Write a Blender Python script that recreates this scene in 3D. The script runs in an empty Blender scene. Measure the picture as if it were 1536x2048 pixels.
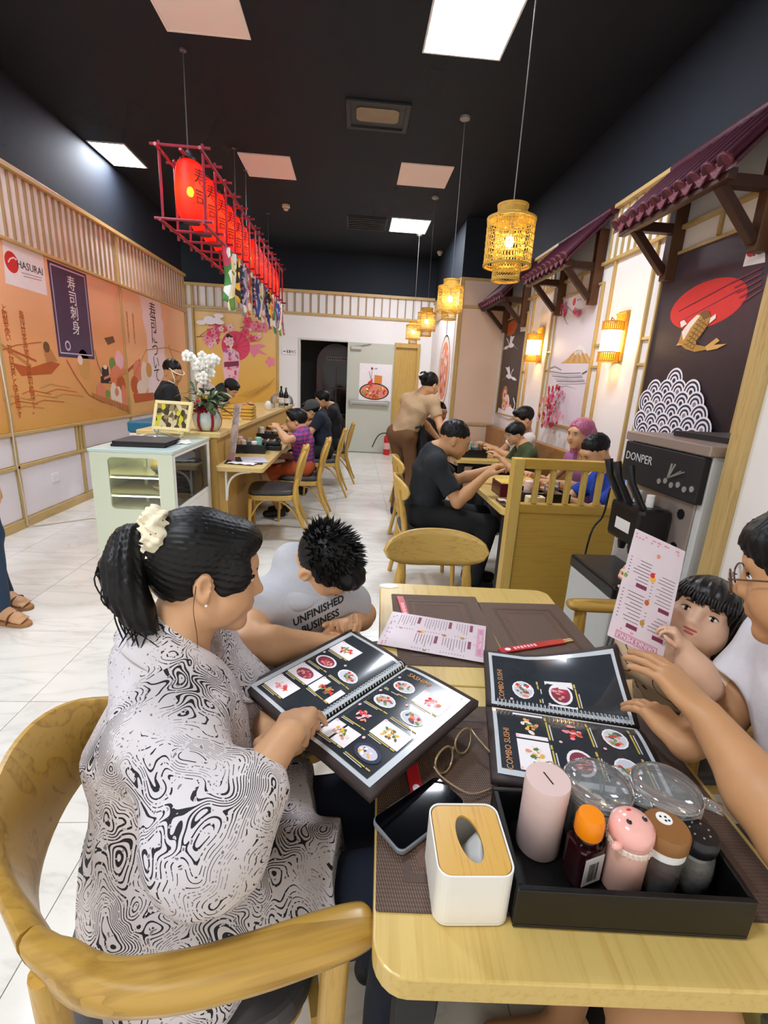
import bpy, bmesh, math, random
import numpy as np
from mathutils import Vector, Matrix, Euler
random.seed(7)
SC = bpy.context.scene
COL = SC.collection
PI = math.pi

# ------------------------------------------------------------------ camera
CAM_H, F_PX = 1.45, 950.0
def _unit(v):
    v = np.array(v, float); return v / np.linalg.norm(v)
_fw = _unit([710 - 768, 760 - 1024, F_PX])
_nd = np.array([580 - 768, 4500 - 1024, F_PX], float)
_dn = _unit(_nd - np.dot(_nd, _fw) * _fw)
_rt = _unit(np.cross(_dn, _fw))
CM = np.array([_rt, _fw, -_dn])            # rows: world X, Y, Z expressed in camera axes
CAM = np.array([0, 0, CAM_H])
def ray(x, y): return CM @ np.array([x - 768, y - 1024, F_PX])
def atZ(x, y, z): r = ray(x, y); return Vector(CAM + r * ((z - CAM_H) / r[2]))
def atY(x, y, yy): r = ray(x, y); return Vector(CAM + r * (yy / r[1]))
def atX(x, y, xx): r = ray(x, y); return Vector(CAM + r * (xx / r[0]))
def atD(x, y, d): r = ray(x, y); return Vector(CAM + r / np.linalg.norm(r) * d)

cam_d = bpy.data.cameras.new('camera'); cam = bpy.data.objects.new('camera', cam_d); COL.objects.link(cam)
cam_d.sensor_fit = 'VERTICAL'; cam_d.sensor_height = 36.0; cam_d.sensor_width = 27.0
cam_d.lens = F_PX / 2048 * 36.0; cam_d.clip_start = 0.02
_r, _u, _b = CM @ np.array([1, 0, 0]), CM @ np.array([0, -1, 0]), CM @ np.array([0, 0, -1])
cam.matrix_world = Matrix(((_r[0], _u[0], _b[0], 0), (_r[1], _u[1], _b[1], 0), (_r[2], _u[2], _b[2], CAM_H), (0, 0, 0, 1)))
SC.camera = cam

# ------------------------------------------------------------------ light
w = bpy.data.worlds.new('world'); SC.world = w; w.use_nodes = True
w.node_tree.nodes['Background'].inputs[0].default_value = (1.0, 0.97, 0.93, 1)
w.node_tree.nodes['Background'].inputs[1].default_value = 0.6
SC.view_settings.view_transform = 'Standard'; SC.view_settings.look = 'None'
SC.view_settings.exposure = 1.0; SC.view_settings.gamma = 1.0; SC.view_settings.use_curve_mapping = False
SC.cycles.use_denoising = True; SC.cycles.max_bounces = 6; SC.cycles.diffuse_bounces = 3; SC.cycles.glossy_bounces = 3; SC.cycles.transmission_bounces = 6
SC.cycles.use_adaptive_sampling = True; SC.cycles.adaptive_threshold = 0.045; SC.cycles.adaptive_min_samples = 12; SC.cycles.use_light_tree = False; SC.cycles.caustics_reflective = False; SC.cycles.caustics_refractive = False
SC.cycles.transparent_max_bounces = 16
PANEL_STRENGTH = 34.0

# ------------------------------------------------------------------ materials
def lin(h):
    if isinstance(h, str):
        h = h.lstrip('#'); c = [int(h[i:i + 2], 16) / 255 for i in (0, 2, 4)]
    else: c = h
    return tuple((v / 12.92 if v <= .04045 else ((v + .055) / 1.055) ** 2.4) for v in c) + (1.0,)
MATS = {}
class NT:
    """small node-tree helper"""
    def __init__(s, m):
        s.t = m.node_tree; s.bsdf = s.t.nodes['Principled BSDF']
    def n(s, typ, **kw):
        nd = s.t.nodes.new(typ)
        for k, v in kw.items():
            if k in nd.inputs: nd.inputs[k].default_value = v
            else: setattr(nd, k, v)
        return nd
    def l(s, a, b): s.t.links.new(a, b)
    def coords(s, scale=(1, 1, 1), rot=(0, 0, 0), kind='Object', loc=(0, 0, 0)):
        tc = s.n('ShaderNodeTexCoord'); mp = s.n('ShaderNodeMapping')
        mp.inputs['Scale'].default_value = scale; mp.inputs['Rotation'].default_value = rot; mp.inputs['Location'].default_value = loc
        s.l(tc.outputs[kind], mp.inputs[0]); return mp.outputs[0]
    def ramp(s, fac, stops, interp='LINEAR'):
        r = s.n('ShaderNodeValToRGB'); cr = r.color_ramp; cr.interpolation = interp
        while len(cr.elements) < len(stops): cr.elements.new(.5)
        for e, (p, c) in zip(cr.elements, stops): e.position = p; e.color = lin(c)
        s.l(fac, r.inputs[0]); return r.outputs[0]
    def math(s, op, a, b=None, c=None):
        m = s.n('ShaderNodeMath', operation=op)
        for i, v in enumerate((a, b, c)):
            if v is None: continue
            if isinstance(v, (int, float)): m.inputs[i].default_value = v
            else: s.l(v, m.inputs[i])
        return m.outputs[0]
    def mix(s, fac, a, b):
        m = s.n('ShaderNodeMix', data_type='RGBA')
        for sock, v in ((m.inputs[0], fac), (m.inputs[6], a), (m.inputs[7], b)):
            if isinstance(v, (int, float)): sock.default_value = v
            elif isinstance(v, (tuple, str)): sock.default_value = lin(v) if isinstance(v, str) else v
            else: s.l(v, sock)
        return m.outputs[2]
    def bump(s, h, strength=.3, dist=.01):
        b = s.n('ShaderNodeBump'); b.inputs['Strength'].default_value = strength; b.inputs['Distance'].default_value = dist
        s.l(h, b.inputs['Height']); s.l(b.outputs[0], s.bsdf.inputs['Normal'])
def newmat(name):
    m = bpy.data.materials.new(name); m.use_nodes = True; MATS[name] = m; return m, NT(m)
def pmat(name, col, rough=.5, var=.06, scale=12, metal=0, bump=0, coat=0, trans=0, ior=1.45, emit=None, estr=0, sss=0, sheen=0, alpha=1):
    """plain surface: base colour with a little procedural mottling"""
    if name in MATS: return MATS[name]
    m, t = newmat(name); b = t.bsdf
    no = t.n('ShaderNodeTexNoise', Scale=scale, Detail=3.0); t.l(t.coords(), no.inputs['Vector'])
    c = lin(col); d = tuple(max(0, v * (1 - var * 1.5)) for v in c[:3]) + (1,); e = tuple(min(1, v * (1 + var)) for v in c[:3]) + (1,)
    t.l(t.mix(no.outputs[0], d, e), b.inputs['Base Color'])
    b.inputs['Roughness'].default_value = rough; b.inputs['Metallic'].default_value = metal
    b.inputs['Coat Weight'].default_value = coat; b.inputs['Transmission Weight'].default_value = trans; b.inputs['IOR'].default_value = ior
    if sss: b.inputs['Subsurface Weight'].default_value = sss; b.inputs['Subsurface Radius'].default_value = (.012, .005, .003)
    if sheen: b.inputs['Sheen Weight'].default_value = sheen
    if emit: b.inputs['Emission Color'].default_value = lin(emit); b.inputs['Emission Strength'].default_value = estr
    if bump: t.bump(no.outputs[0], bump)
    if alpha < 1: b.inputs['Alpha'].default_value = alpha
    return m
def wood(name, c1, c2, axis=0, scale=1.0, rough=.38, rings=9.0, rw=.25):
    """straight grained veneer; the grain runs along object axis `axis`"""
    if name in MATS: return MATS[name]
    m, t = newmat(name); s = [rings * 2.2 * scale] * 3; s[axis] = 1.1 * scale
    v = t.coords(tuple(s))
    n1 = t.n('ShaderNodeTexNoise', Scale=1.0, Detail=2.0, Distortion=1.6); t.l(v, n1.inputs['Vector'])
    s2 = [70 * scale] * 3; s2[axis] = 3.0 * scale
    n2 = t.n('ShaderNodeTexNoise', Scale=1.4, Detail=3.0); t.l(t.coords(tuple(s2)), n2.inputs['Vector'])
    rg = t.math('FRACT', t.math('MULTIPLY', n1.outputs[0], 7.0))
    f = t.math('ADD', t.math('MULTIPLY', rg, rw), t.math('MULTIPLY', n2.outputs[0], 1 - rw))
    t.l(t.ramp(f, [(.2, c2), (.5, c1), (.85, c1)]), t.bsdf.inputs['Base Color'])
    t.bsdf.inputs['Roughness'].default_value = rough
    t.bump(f, .08, .002)
    return m

# ------------------------------------------------------------------ mesh builder
class MB:
    def __init__(s): s.v = []; s.f = []; s.mi = []; s._m = 0
    def mat(s, i): s._m = i; return s
    def add(s, vs, fs, M=None):
        o = len(s.v)
        s.v += [tuple(M @ Vector(p)) for p in vs] if M else [tuple(p) for p in vs]
        for f in fs: s.f.append(tuple(o + i for i in f)); s.mi.append(s._m)
        return s
    def box(s, lo, hi, M=None):
        x0, y0, z0 = lo; x1, y1, z1 = hi
        return s.add([(x0, y0, z0), (x1, y0, z0), (x1, y1, z0), (x0, y1, z0), (x0, y0, z1), (x1, y0, z1), (x1, y1, z1), (x0, y1, z1)],
                     [(0, 3, 2, 1), (4, 5, 6, 7), (0, 1, 5, 4), (1, 2, 6, 5), (2, 3, 7, 6), (3, 0, 4, 7)], M)
    def cbox(s, c, size, M=None):
        c = Vector(c); h = Vector(size) / 2; return s.box(c - h, c + h, M)
    def bar(s, a, b, w, h=None, up=(0, 0, 1)):
        """rectangular bar from a to b, width w (sideways) and height h (along up)"""
        a, b = Vector(a), Vector(b); h = h or w; d = (b - a); L = d.length; d.normalize()
        upv = Vector(up)
        if abs(d.dot(upv)) > .98: upv = Vector((0, 1, 0)) if abs(d.y) < .9 else Vector((1, 0, 0))
        sx = d.cross(upv).normalized(); uz = sx.cross(d)
        M = Matrix(((sx.x, d.x, uz.x, a.x), (sx.y, d.y, uz.y, a.y), (sx.z, d.z, uz.z, a.z), (0, 0, 0, 1)))
        return s.box((-w / 2, 0, -h / 2), (w / 2, L, h / 2), M)
    def tube(s, pts, r, n=8, cap=True, flat=1.0, up=(0, 0, 1)):
        """swept tube; r number or list; flat squashes along the local second axis"""
        pts = [Vector(p) for p in pts]; N = len(pts)
        rr = r if isinstance(r, (list, tuple)) else [r] * N
        ff = flat if isinstance(flat, (list, tuple)) else [flat] * N
        vs = []; prev = None
        for i, p in enumerate(pts):
            d = (pts[min(i + 1, N - 1)] - pts[max(i - 1, 0)]).normalized()
            if prev is None:
                u = Vector(up); u = u if abs(u.dot(d)) < .95 else Vector((1, 0, 0))
                a = d.cross(u).normalized()
            else:
                a = (prev - d * prev.dot(d)).normalized()
            prev = a; b = a.cross(d).normalized()
            for k in range(n):
                t = 2 * PI * k / n; vs.append(p + a * (math.cos(t) * rr[i]) + b * (math.sin(t) * rr[i] * ff[i]))
        fs = [(i * n + k, i * n + (k + 1) % n, (i + 1) * n + (k + 1) % n, (i + 1) * n + k) for i in range(N - 1) for k in range(n)]
        if cap: fs += [tuple(range(n))[::-1], tuple((N - 1) * n + k for k in range(n))]
        return s.add(vs, fs)
    def lathe(s, prof, n=24, M=None, c=(0, 0, 0), cap=True):
        c = Vector(c); vs = []; fs = []
        for (r, z) in prof:
            for k in range(n):
                t = 2 * PI * k / n; vs.append((c.x + r * math.cos(t), c.y + r * math.sin(t), c.z + z))
        P = len(prof)
        for i in range(P - 1):
            for k in range(n): fs.append((i * n + k, i * n + (k + 1) % n, (i + 1) * n + (k + 1) % n, (i + 1) * n + k))
        if cap:
            if prof[0][0] > 1e-5: fs.append(tuple(range(n))[::-1])
            if prof[-1][0] > 1e-5: fs.append(tuple((P - 1) * n + k for k in range(n)))
        return s.add(vs, fs, M)
    def prism(s, poly, z0, z1, M=None):
        """extrude a 2d outline (x, y) between z0 and z1"""
        n = len(poly); vs = [(x, y, z0) for x, y in poly] + [(x, y, z1) for x, y in poly]
        fs = [tuple(range(n))[::-1], tuple(range(n, 2 * n))] + [(i, (i + 1) % n, n + (i + 1) % n, n + i) for i in range(n)]
        return s.add(vs, fs, M)
    def ball(s, c, r, n=12, m=8, M=None):
        r = (r, r, r) if isinstance(r, (int, float)) else r; vs = []; fs = []
        for i in range(m + 1):
            p = PI * i / m
            for k in range(n):
                t = 2 * PI * k / n
                vs.append((c[0] + r[0] * math.sin(p) * math.cos(t), c[1] + r[1] * math.sin(p) * math.sin(t), c[2] - r[2] * math.cos(p)))
        for i in range(m):
            for k in range(n): fs.append((i * n + k, i * n + (k + 1) % n, (i + 1) * n + (k + 1) % n, (i + 1) * n + k))
        return s.add(vs, fs, M)
    def grid(s, fn, nu, nv, closed_u=False):
        vs = [fn(i / nu, j / nv) for j in range(nv + 1) for i in range(nu + (0 if closed_u else 1))]
        w = nu if closed_u else nu + 1
        fs = [(j * w + i, j * w + (i + 1) % w, (j + 1) * w + (i + 1) % w, (j + 1) * w + i) for j in range(nv) for i in range(nu)]
        return s.add(vs, fs)
    def mesh(s, name):
        me = bpy.data.meshes.new(name); me.from_pydata(s.v, [], s.f); me.update(); return me
    def build(s, name, m, parent=None, smooth=False, bevel=0, world=False, seg=2, solid=0, sub=0, weld=False):
        me = bpy.data.meshes.new(name)
        vs = s.v
        if world and parent is not None:
            inv = parent.matrix_basis.inverted()
            if parent.parent: inv = (parent.parent.matrix_basis @ parent.matrix_basis).inverted()
            vs = [tuple(inv @ Vector(p)) for p in vs]
        me.from_pydata(vs, [], s.f)
        ms = m if isinstance(m, (list, tuple)) else [m]
        for q in ms: me.materials.append(q)
        if len(ms) > 1: me.polygons.foreach_set('material_index', s.mi)
        if smooth: me.polygons.foreach_set('use_smooth', [True] * len(me.polygons))
        if smooth and smooth != True: me.set_sharp_from_angle(angle=math.radians(smooth))
        me.update()
        return link(name, me, parent, bevel, seg, solid, sub)
def link(name, me, parent=None, bevel=0, seg=2, solid=0, sub=0):
    o = bpy.data.objects.new(name, me); COL.objects.link(o); o.parent = parent
    if solid: md = o.modifiers.new('solid', 'SOLIDIFY'); md.thickness = solid; md.offset = 0
    if sub: md = o.modifiers.new('sub', 'SUBSURF'); md.levels = md.render_levels = sub
    if bevel:
        md = o.modifiers.new('bevel', 'BEVEL'); md.width = bevel; md.segments = seg; md.limit_method = 'ANGLE'; md.angle_limit = math.radians(40)
    return o
def tag(o, label, cat=None, group=None, kind=None):
    if label: o['label'] = label
    if cat: o['category'] = cat
    if group: o['group'] = group
    if kind: o['kind'] = kind
    return o
def thing(name, label, cat, loc=(0, 0, 0), rz=0, group=None):
    o = bpy.data.objects.new(name, None); COL.objects.link(o); o.empty_display_size = .05
    o.matrix_basis = Matrix.Translation(Vector(loc)) @ Matrix.Rotation(rz, 4, 'Z')
    return tag(o, label, cat, group)
def struct(o): o['kind'] = 'structure'; return o
def copy_tree(o, parent=None):
    c = o.copy(); COL.objects.link(c); c.parent = parent
    for ch in list(o.children): copy_tree(ch, c)
    return c
def place(o, loc, rz=0, label=None, group=None):
    o.matrix_basis = Matrix.Translation(Vector(loc)) @ Matrix.Rotation(rz, 4, 'Z')
    if label: o['label'] = label
    if group: o['group'] = group
    return o
def text(s, size, m, parent, M, name='lettering', depth=.0006, align='CENTER', line=1.0, bold=0, sx=1.0):
    """flat lettering as a thin mesh; M maps the text plane (x right, y up, z out) into the parent"""
    cu = bpy.data.curves.new(name, 'FONT'); cu.body = s; cu.size = size; cu.align_x = align; cu.align_y = 'CENTER'
    cu.space_line = line; cu.extrude = depth; cu.resolution_u = 2; cu.offset = bold * size
    ob = bpy.data.objects.new(name, cu)
    me = bpy.data.meshes.new_from_object(ob)
    me.name = name
    me.transform(M @ Matrix.Diagonal((sx, 1, 1, 1)))
    bpy.data.objects.remove(ob); bpy.data.curves.remove(cu)
    me.materials.clear(); me.materials.append(m)
    return link(name, me, parent)
def arc(c, r, a0, a1, n, plane='xy'):
    return [(c[0] + r * math.cos(a0 + (a1 - a0) * i / n), c[1] + r * math.sin(a0 + (a1 - a0) * i / n)) for i in range(n + 1)]
def resample(P, n):
    """closed outline with n points at even spacing"""
    L = [0]
    for i in range(len(P)): a, b = P[i], P[(i + 1) % len(P)]; L.append(L[-1] + math.hypot(b[0] - a[0], b[1] - a[1]))
    out = []; j = 0
    for k in range(n):
        d = L[-1] * k / n
        while L[j + 1] < d: j += 1
        a, b = P[j], P[(j + 1) % len(P)]; t = (d - L[j]) / max(1e-9, L[j + 1] - L[j]); out.append((a[0] + (b[0] - a[0]) * t, a[1] + (b[1] - a[1]) * t))
    return out
def rrect(x0, y0, x1, y1, r, n=5):
    return (arc((x1 - r, y1 - r), r, 0, PI / 2, n) + arc((x0 + r, y1 - r), r, PI / 2, PI, n) +
            arc((x0 + r, y0 + r), r, PI, 1.5 * PI, n) + arc((x1 - r, y0 + r), r, 1.5 * PI, 2 * PI, n))
def bez(p0, p1, p2, p3, n=10):
    p0, p1, p2, p3 = map(Vector, (p0, p1, p2, p3))
    return [p0 * (1 - t) ** 3 + p1 * 3 * t * (1 - t) ** 2 + p2 * 3 * t * t * (1 - t) + p3 * t ** 3 for t in (i / n for i in range(n + 1))]
def spline(pts, n=6):
    """Catmull-Rom through points"""
    P = [Vector(p) for p in pts]; P = [P[0] * 2 - P[1]] + P + [P[-1] * 2 - P[-2]]; out = []
    for i in range(1, len(P) - 2):
        a, b, c, d = P[i - 1], P[i], P[i + 1], P[i + 2]
        for k in range(n):
            t = k / n
            out.append(.5 * ((2 * b) + (c - a) * t + (2 * a - 5 * b + 4 * c - d) * t * t + (3 * b - a - 3 * c + d) * t ** 3))
    out.append(P[-2]); return out
def frameM(o, x, y):
    """matrix with origin o and axes x, y (z = x cross y)"""
    x = Vector(x).normalized(); y = Vector(y); y = (y - x * x.dot(y)).normalized(); z = x.cross(y); o = Vector(o)
    return Matrix(((x.x, y.x, z.x, o.x), (x.y, y.y, z.y, o.y), (x.z, y.z, z.z, o.z), (0, 0, 0, 1)))
# ------------------------------------------------------------------ shared materials
def marble():
    m, t = newmat('marble_tile')
    oi = t.n('ShaderNodeObjectInfo')
    tc = t.n('ShaderNodeTexCoord'); va = t.n('ShaderNodeVectorMath', operation='ADD'); sc = t.n('ShaderNodeVectorMath', operation='SCALE')
    cb = t.n('ShaderNodeCombineXYZ'); t.l(oi.outputs['Random'], cb.inputs[0]); t.l(oi.outputs['Random'], cb.inputs[2]); t.l(cb.outputs[0], sc.inputs[0]); sc.inputs['Scale'].default_value = 37
    t.l(tc.outputs['Object'], va.inputs[0]); t.l(sc.outputs[0], va.inputs[1])
    mp = t.n('ShaderNodeMapping'); mp.inputs['Rotation'].default_value = (0, 0, .7); mp.inputs['Scale'].default_value = (1.2, 3.6, 1); t.l(va.outputs[0], mp.inputs[0])
    n1 = t.n('ShaderNodeTexNoise', Scale=1.3, Detail=5.0, Distortion=1.2); t.l(mp.outputs[0], n1.inputs['Vector'])
    n2 = t.n('ShaderNodeTexNoise', Scale=1.1, Detail=5.0, Distortion=1.4); t.l(mp.outputs[0], n2.inputs['Vector'])
    ridge = t.math('ABSOLUTE', t.math('SUBTRACT', n2.outputs[0], .5))
    vein = t.ramp(ridge, [(0, '#cfccc2'), (.03, '#e2dfd6'), (.09, '#e9e6dd')])
    cloud = t.ramp(n1.outputs[0], [(.3, '#dcd9d0'), (.55, '#e9e6dd'), (.8, '#eeebe3')])
    t.l(t.mix(.55, cloud, vein), t.bsdf.inputs['Base Color']); t.bsdf.inputs['Roughness'].default_value = .16
    t.bsdf.inputs['Specular IOR Level'].default_value = .45
    return m
M_TILE = marble()
M_WHITE = pmat('wall_white', '#f1eeea', .6, .02, 3)
M_PANEL = pmat('panel_white', '#ebe6ea', .45, .02, 4)
M_PEACH = pmat('panel_peach', '#e6cdb9', .6, .03, 4)
M_NAVY = pmat('paint_navy', '#141c27', .75, .10, 3)
M_BLACKC = pmat('ceiling_black', '#0a111c', .7, .10, 3)
M_TRIM = wood('trim_wood', '#c4a76c', '#a98a4e', 2, 1.0, .45)
M_TRIMY = wood('trim_wood_y', '#c9ab6e', '#ae8f54', 1, 1.0, .45)
M_TRIMX = wood('trim_wood_x', '#c9ab6e', '#ae8f54', 0, 1.0, .45)
M_FIN = pmat('fin_tan', '#a98a62', .5, .05, 9)
M_GROUT = pmat('grout', '#a7a49b', .8, .05, 30)

# ------------------------------------------------------------------ floor of separate tiles
RX0, RX1, RY0, RY1, RZ = -3.6, 2.3, -1.2, 9.95, 3.75
floor = MB().box((RX0, RY0, -.06), (RX1, 11.6, -.004)).build('floor', M_GROUT); struct(floor)
TS = .605; _tile = MB().box((-TS / 2 + .0015, -TS / 2 + .0015, -.01), (TS / 2 - .0015, TS / 2 - .0015, 0)).mesh('tile'); _tile.materials.append(M_TILE)
nx, ny = int((RX1 - RX0) / TS) + 1, int((11.5 - RY0) / TS) + 1
for i in range(nx):
    for j in range(ny):
        x, y = -2.60 - 2 * TS + TS * (i + .5), .685 - 3 * TS + TS * (j - .5)
        if x + TS / 2 > RX1 + .05 or y - TS / 2 < RY0 - .4: continue
        if y < -.2: continue
        o = link('tile', _tile, floor); o.location = (x, y, 0)
# ------------------------------------------------------------------ ceiling
ceiling = MB().box((RX0, RY0, RZ), (RX1, 10.05, RZ + .1)).build('ceiling', M_BLACKC); struct(ceiling)

# ------------------------------------------------------------------ left wall
LX = -2.96; LYE = 8.95
wl = MB().box((LX - .12, RY0, 0), (LX, LYE, 3.0)).build('wall_left', M_WHITE); struct(wl)
MB().box((LX - .12, RY0, 3.0), (LX, LYE, RZ)).build('upper_wall', M_NAVY, wl)
MB().box((LX - .66, LYE - .1, 0), (LX - .121, LYE, RZ)).build('return_wall', M_NAVY, wl)
LV = [2.10, 4.33, 6.58, 8.92]
for z, h, d in ((3.0, .04, .06), (2.43, .028, .045), (.84, .028, .035), (.55, .03, .03)):
    MB().box((LX, 2.0, z - h / 2), (LX + d, LYE, z + h / 2)).build('rail', M_TRIMY, wl, bevel=.003)
for y in LV: MB().box((LX, y - .014, .08), (LX + .03, y + .014, 2.98)).build('post', M_TRIM, wl, bevel=.002)
for y in (3.2, 5.36, 7.6): MB().box((LX, y - .016, .08), (LX + .028, y + .016, .54)).build('post', M_TRIM, wl, bevel=.002)
for y in (5.30, 5.36, 5.42, 7.54, 7.6, 7.66): MB().box((LX, y - .011, .56), (LX + .026, y + .011, .83)).build('post', M_TRIM, wl, bevel=.002)
_fin = MB().box((0, -.007, -.27), (.02, .007, .27)).mesh('fin'); _fin.materials.append(M_FIN)
k = 0
y = 3.9
while y < 8.9:
    o = link('fin', _fin, wl); o.location = (LX, y, 2.713); y += .1045
_pm = None
for y0, y1, z0, z1 in ((2.12, 3.18, .09, .53), (3.22, 4.31, .09, .53), (4.35, 5.34, .09, .53), (5.38, 6.56, .09, .53), (6.6, 7.58, .09, .53), (7.62, 8.9, .09, .53),
                       (2.12, 4.31, .57, .82), (4.35, 5.28, .57, .82), (5.44, 6.56, .57, .82), (6.6, 7.5, .57, .82), (7.7, 8.9, .57, .82)):
    MB().box((LX, y0, z0), (LX + .008, y1, z1)).build('wall_panel', M_PANEL, wl, bevel=.002)
bl = MB().box((LX, 2.0, 0), (LX + .03, LYE, .08)).build('baseboard_left', M_TRIMY, bevel=.003); struct(bl)

# ------------------------------------------------------------------ back wall with a doorway
BY = 9.95
DX0, DX1, DZ = -1.10, -.16, 2.165
wb = MB().box((-3.6, BY, 0), (DX0, BY + .12, 3.03)).build('wall_back', M_WHITE); struct(wb)
MB().box((DX0, BY, DZ), (DX1, BY + .12, 3.03)).build('lintel', M_WHITE, wb)
MB().box((DX1, BY, 0), (1.6, BY + .12, 3.03)).build('wall_section', M_WHITE, wb)
MB().box((-3.6, BY, 3.03), (1.6, BY + .12, RZ)).build('upper_wall', M_NAVY, wb)
for z, h, d in ((3.03, .05, .05), (2.635, .04, .04)):
    MB().box((-3.5, BY - d, z - h / 2), (1.5, BY, z + h / 2)).build('rail', M_TRIMX, wb, bevel=.003)
_fin2 = MB().box((-.01, -.03, -.18), (.01, 0, .18)).mesh('fin'); _fin2.materials.append(M_FIN)
x = -3.02
while x < 1.4:
    o = link('fin', _fin2, wb); o.location = (x, BY, 2.83); x += .152
for x in (-3.27, -3.13, -1.53): MB().box((x - .02, BY - .03, .1), (x + .02, BY, 3.0 if x < -3 else 2.62)).build('post', M_TRIM, wb, bevel=.002)
# dark corridor behind the doorway
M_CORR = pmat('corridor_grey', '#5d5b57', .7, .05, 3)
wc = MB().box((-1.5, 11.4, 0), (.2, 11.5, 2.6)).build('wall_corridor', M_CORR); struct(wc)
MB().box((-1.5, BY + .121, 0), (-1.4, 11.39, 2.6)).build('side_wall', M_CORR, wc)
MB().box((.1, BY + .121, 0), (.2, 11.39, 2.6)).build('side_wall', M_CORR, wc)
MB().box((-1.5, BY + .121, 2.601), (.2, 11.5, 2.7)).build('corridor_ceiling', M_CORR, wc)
M_FRAMEW = pmat('door_frame_white', '#d9d8cf', .5, .02, 5)
df = MB().box((DX0 - .03, BY - .015, 0), (DX0 + .005, BY + .12, DZ + .03)).box((DX0 + .005, BY - .015, DZ - .005), (DX1, BY + .12, DZ + .03)).build('trim_1', M_FRAMEW, bevel=.003); struct(df)

# steel door leaf with push bar, closer
M_STEEL = pmat('door_steel_green', '#c3c7b8', .45, .03, 4)
M_MET = pmat('bar_steel', '#b9b9b2', .35, .03, 20, metal=.6)
d1 = MB().box((DX1 - .005, BY - .05, .012), (.765, BY - .004, 2.165)).build('door_1', M_STEEL, bevel=.004); struct(d1)
MB().box((-.09, BY - .12, .985), (.68, BY - .075, 1.045)).build('push_bar', M_MET, d1, bevel=.008)
for x in (-.1, .64): MB().box((x, BY - .11, .955), (x + .06, BY - .051, 1.075)).build('bar_bracket', M_MET, d1, bevel=.006)
MB().box((-.1, BY - .10, 2.03), (.11, BY - .051, 2.09)).build('door_closer', M_MET, d1, bevel=.006)
MB().bar((-.06, BY - .09, 2.10), (.3, BY - .07, 2.155), .02, .012).build('closer_arm', M_MET, d1)
# wooden door niche
M_DWOOD = wood('niche_wood', '#c9a558', '#b08a3e', 2, .8, .4)
d2 = MB().box((.79, BY - .02, .01), (1.215, BY - .004, 2.11)).build('door_2', M_DWOOD); struct(d2)
for lo, hi in (((.765, BY - .07, 0), (.79, BY - .002, 2.2)), ((1.215, BY - .07, 0), (1.27, BY - .002, 2.2)), ((.79, BY - .07, 2.115), (1.215, BY - .002, 2.2))):
    MB().box(lo, hi).build('door_frame', M_DWOOD, d2, bevel=.003)

# ------------------------------------------------------------------ column and right wall
CX, CY = 1.5, 7.5
wp = MB().box((CX, CY, 0), (2.3, 10.06, 2.97)).build('wall_column', M_WHITE); struct(wp)
MB().box((CX, CY, 2.971), (2.3, 10.06, RZ)).build('upper_wall', M_NAVY, wp)
for z0, z1 in ((2.6, 2.94), (.9, 2.56), (.12, .84)): MB().box((CX + .05, CY - .012, z0), (2.18, CY, z1)).build('wall_panel', M_PEACH, wp, bevel=.003)
for z in (2.955, 2.58, .87): MB().box((CX, CY - .03, z - .018), (2.2, CY, z + .018)).build('rail', M_TRIMX, wp, bevel=.003)
MB().box((CX - .012, CY - .032, 0), (CX + .045, CY + .03, 2.97)).build('post', M_TRIM, wp, bevel=.004)
for z in (2.95, 2.58): MB().box((CX - .03, CY + .03, z - .018), (CX, BY - .06, z + .018)).build('rail', M_TRIMY, wp, bevel=.003)
y = CY + .2
while y < 9.8:
    o = link('fin', _fin, wp); o.location = (CX - .04, y, 2.76); o.scale = (.8, 1, .62); y += .15

WX = 2.2
wr = MB().box((WX, 1.1, 0), (WX + .1, CY, 2.99)).build('wall_right', M_WHITE); struct(wr)
MB().box((WX, 1.1, 2.991), (WX + .1, CY, RZ)).build('upper_wall', M_NAVY, wr)
for z, h, d in ((2.985, .032, .05), (2.56, .028, .035)):
    MB().box((WX - d, 1.6, z - h / 2), (WX, CY - .03, z + h / 2)).build('rail', M_TRIMY, wr, bevel=.003)
y = 1.9
_fin3 = MB().box((-.018, -.008, -.2), (0, .008, .2)).mesh('fin'); _fin3.materials.append(M_TRIM)
while y < 7.4:
    if not any(abs(y - c) < .5 for c in (3.125, 5.0, 6.88)):
        o = link('fin', _fin3, wr); o.location = (WX, y, 2.772)
    y += .1
PAINT = ((2.63, 3.63), (4.5, 5.49), (6.4, 7.36))
for y0, y1 in PAINT:
    for y in (y0 - .15, y1 + .13):
        if 2.55 < y < 7.45: MB().box((WX - .025, y - .012, .1), (WX, y + .012, 2.55)).build('post', M_TRIM, wr, bevel=.002)
    for ya, yb in ((y0 - .14, y0 - .012), (y1 + .012, y1 + .12)):
        for z in (1.87, 1.68):
            if yb < 7.47 and ya > 2.5: MB().box((WX - .02, ya, z - .011), (WX, yb, z + .011)).build('rail', M_TRIMY, wr, bevel=.002)
    yc = (y0 + y1) / 2
    MB().box((WX - .022, yc - .012, 2.42), (WX, yc + .012, 2.545)).build('post', M_TRIM, wr, bevel=.002)

# projecting screen wall on the near right
SX = 1.37
ws = MB().box((SX, -.6, 0), (SX + .06, 1.6, 3.2)).build('wall_screen', M_WHITE); struct(ws)
MB().box((SX - .03, 1.56, 0), (SX + .062, 1.63, 3.2)).build('post', M_TRIM, ws, bevel=.004)
for z in (.55, 2.0): MB().box((SX - .022, .2, z - .017), (SX, 1.559, z + .017)).build('rail', M_TRIMY, ws, bevel=.003)
for y in (.9, .3): MB().box((SX - .02, y - .015, .1), (SX, y + .015, 3.1)).build('post', M_TRIM, ws, bevel=.003)

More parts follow.
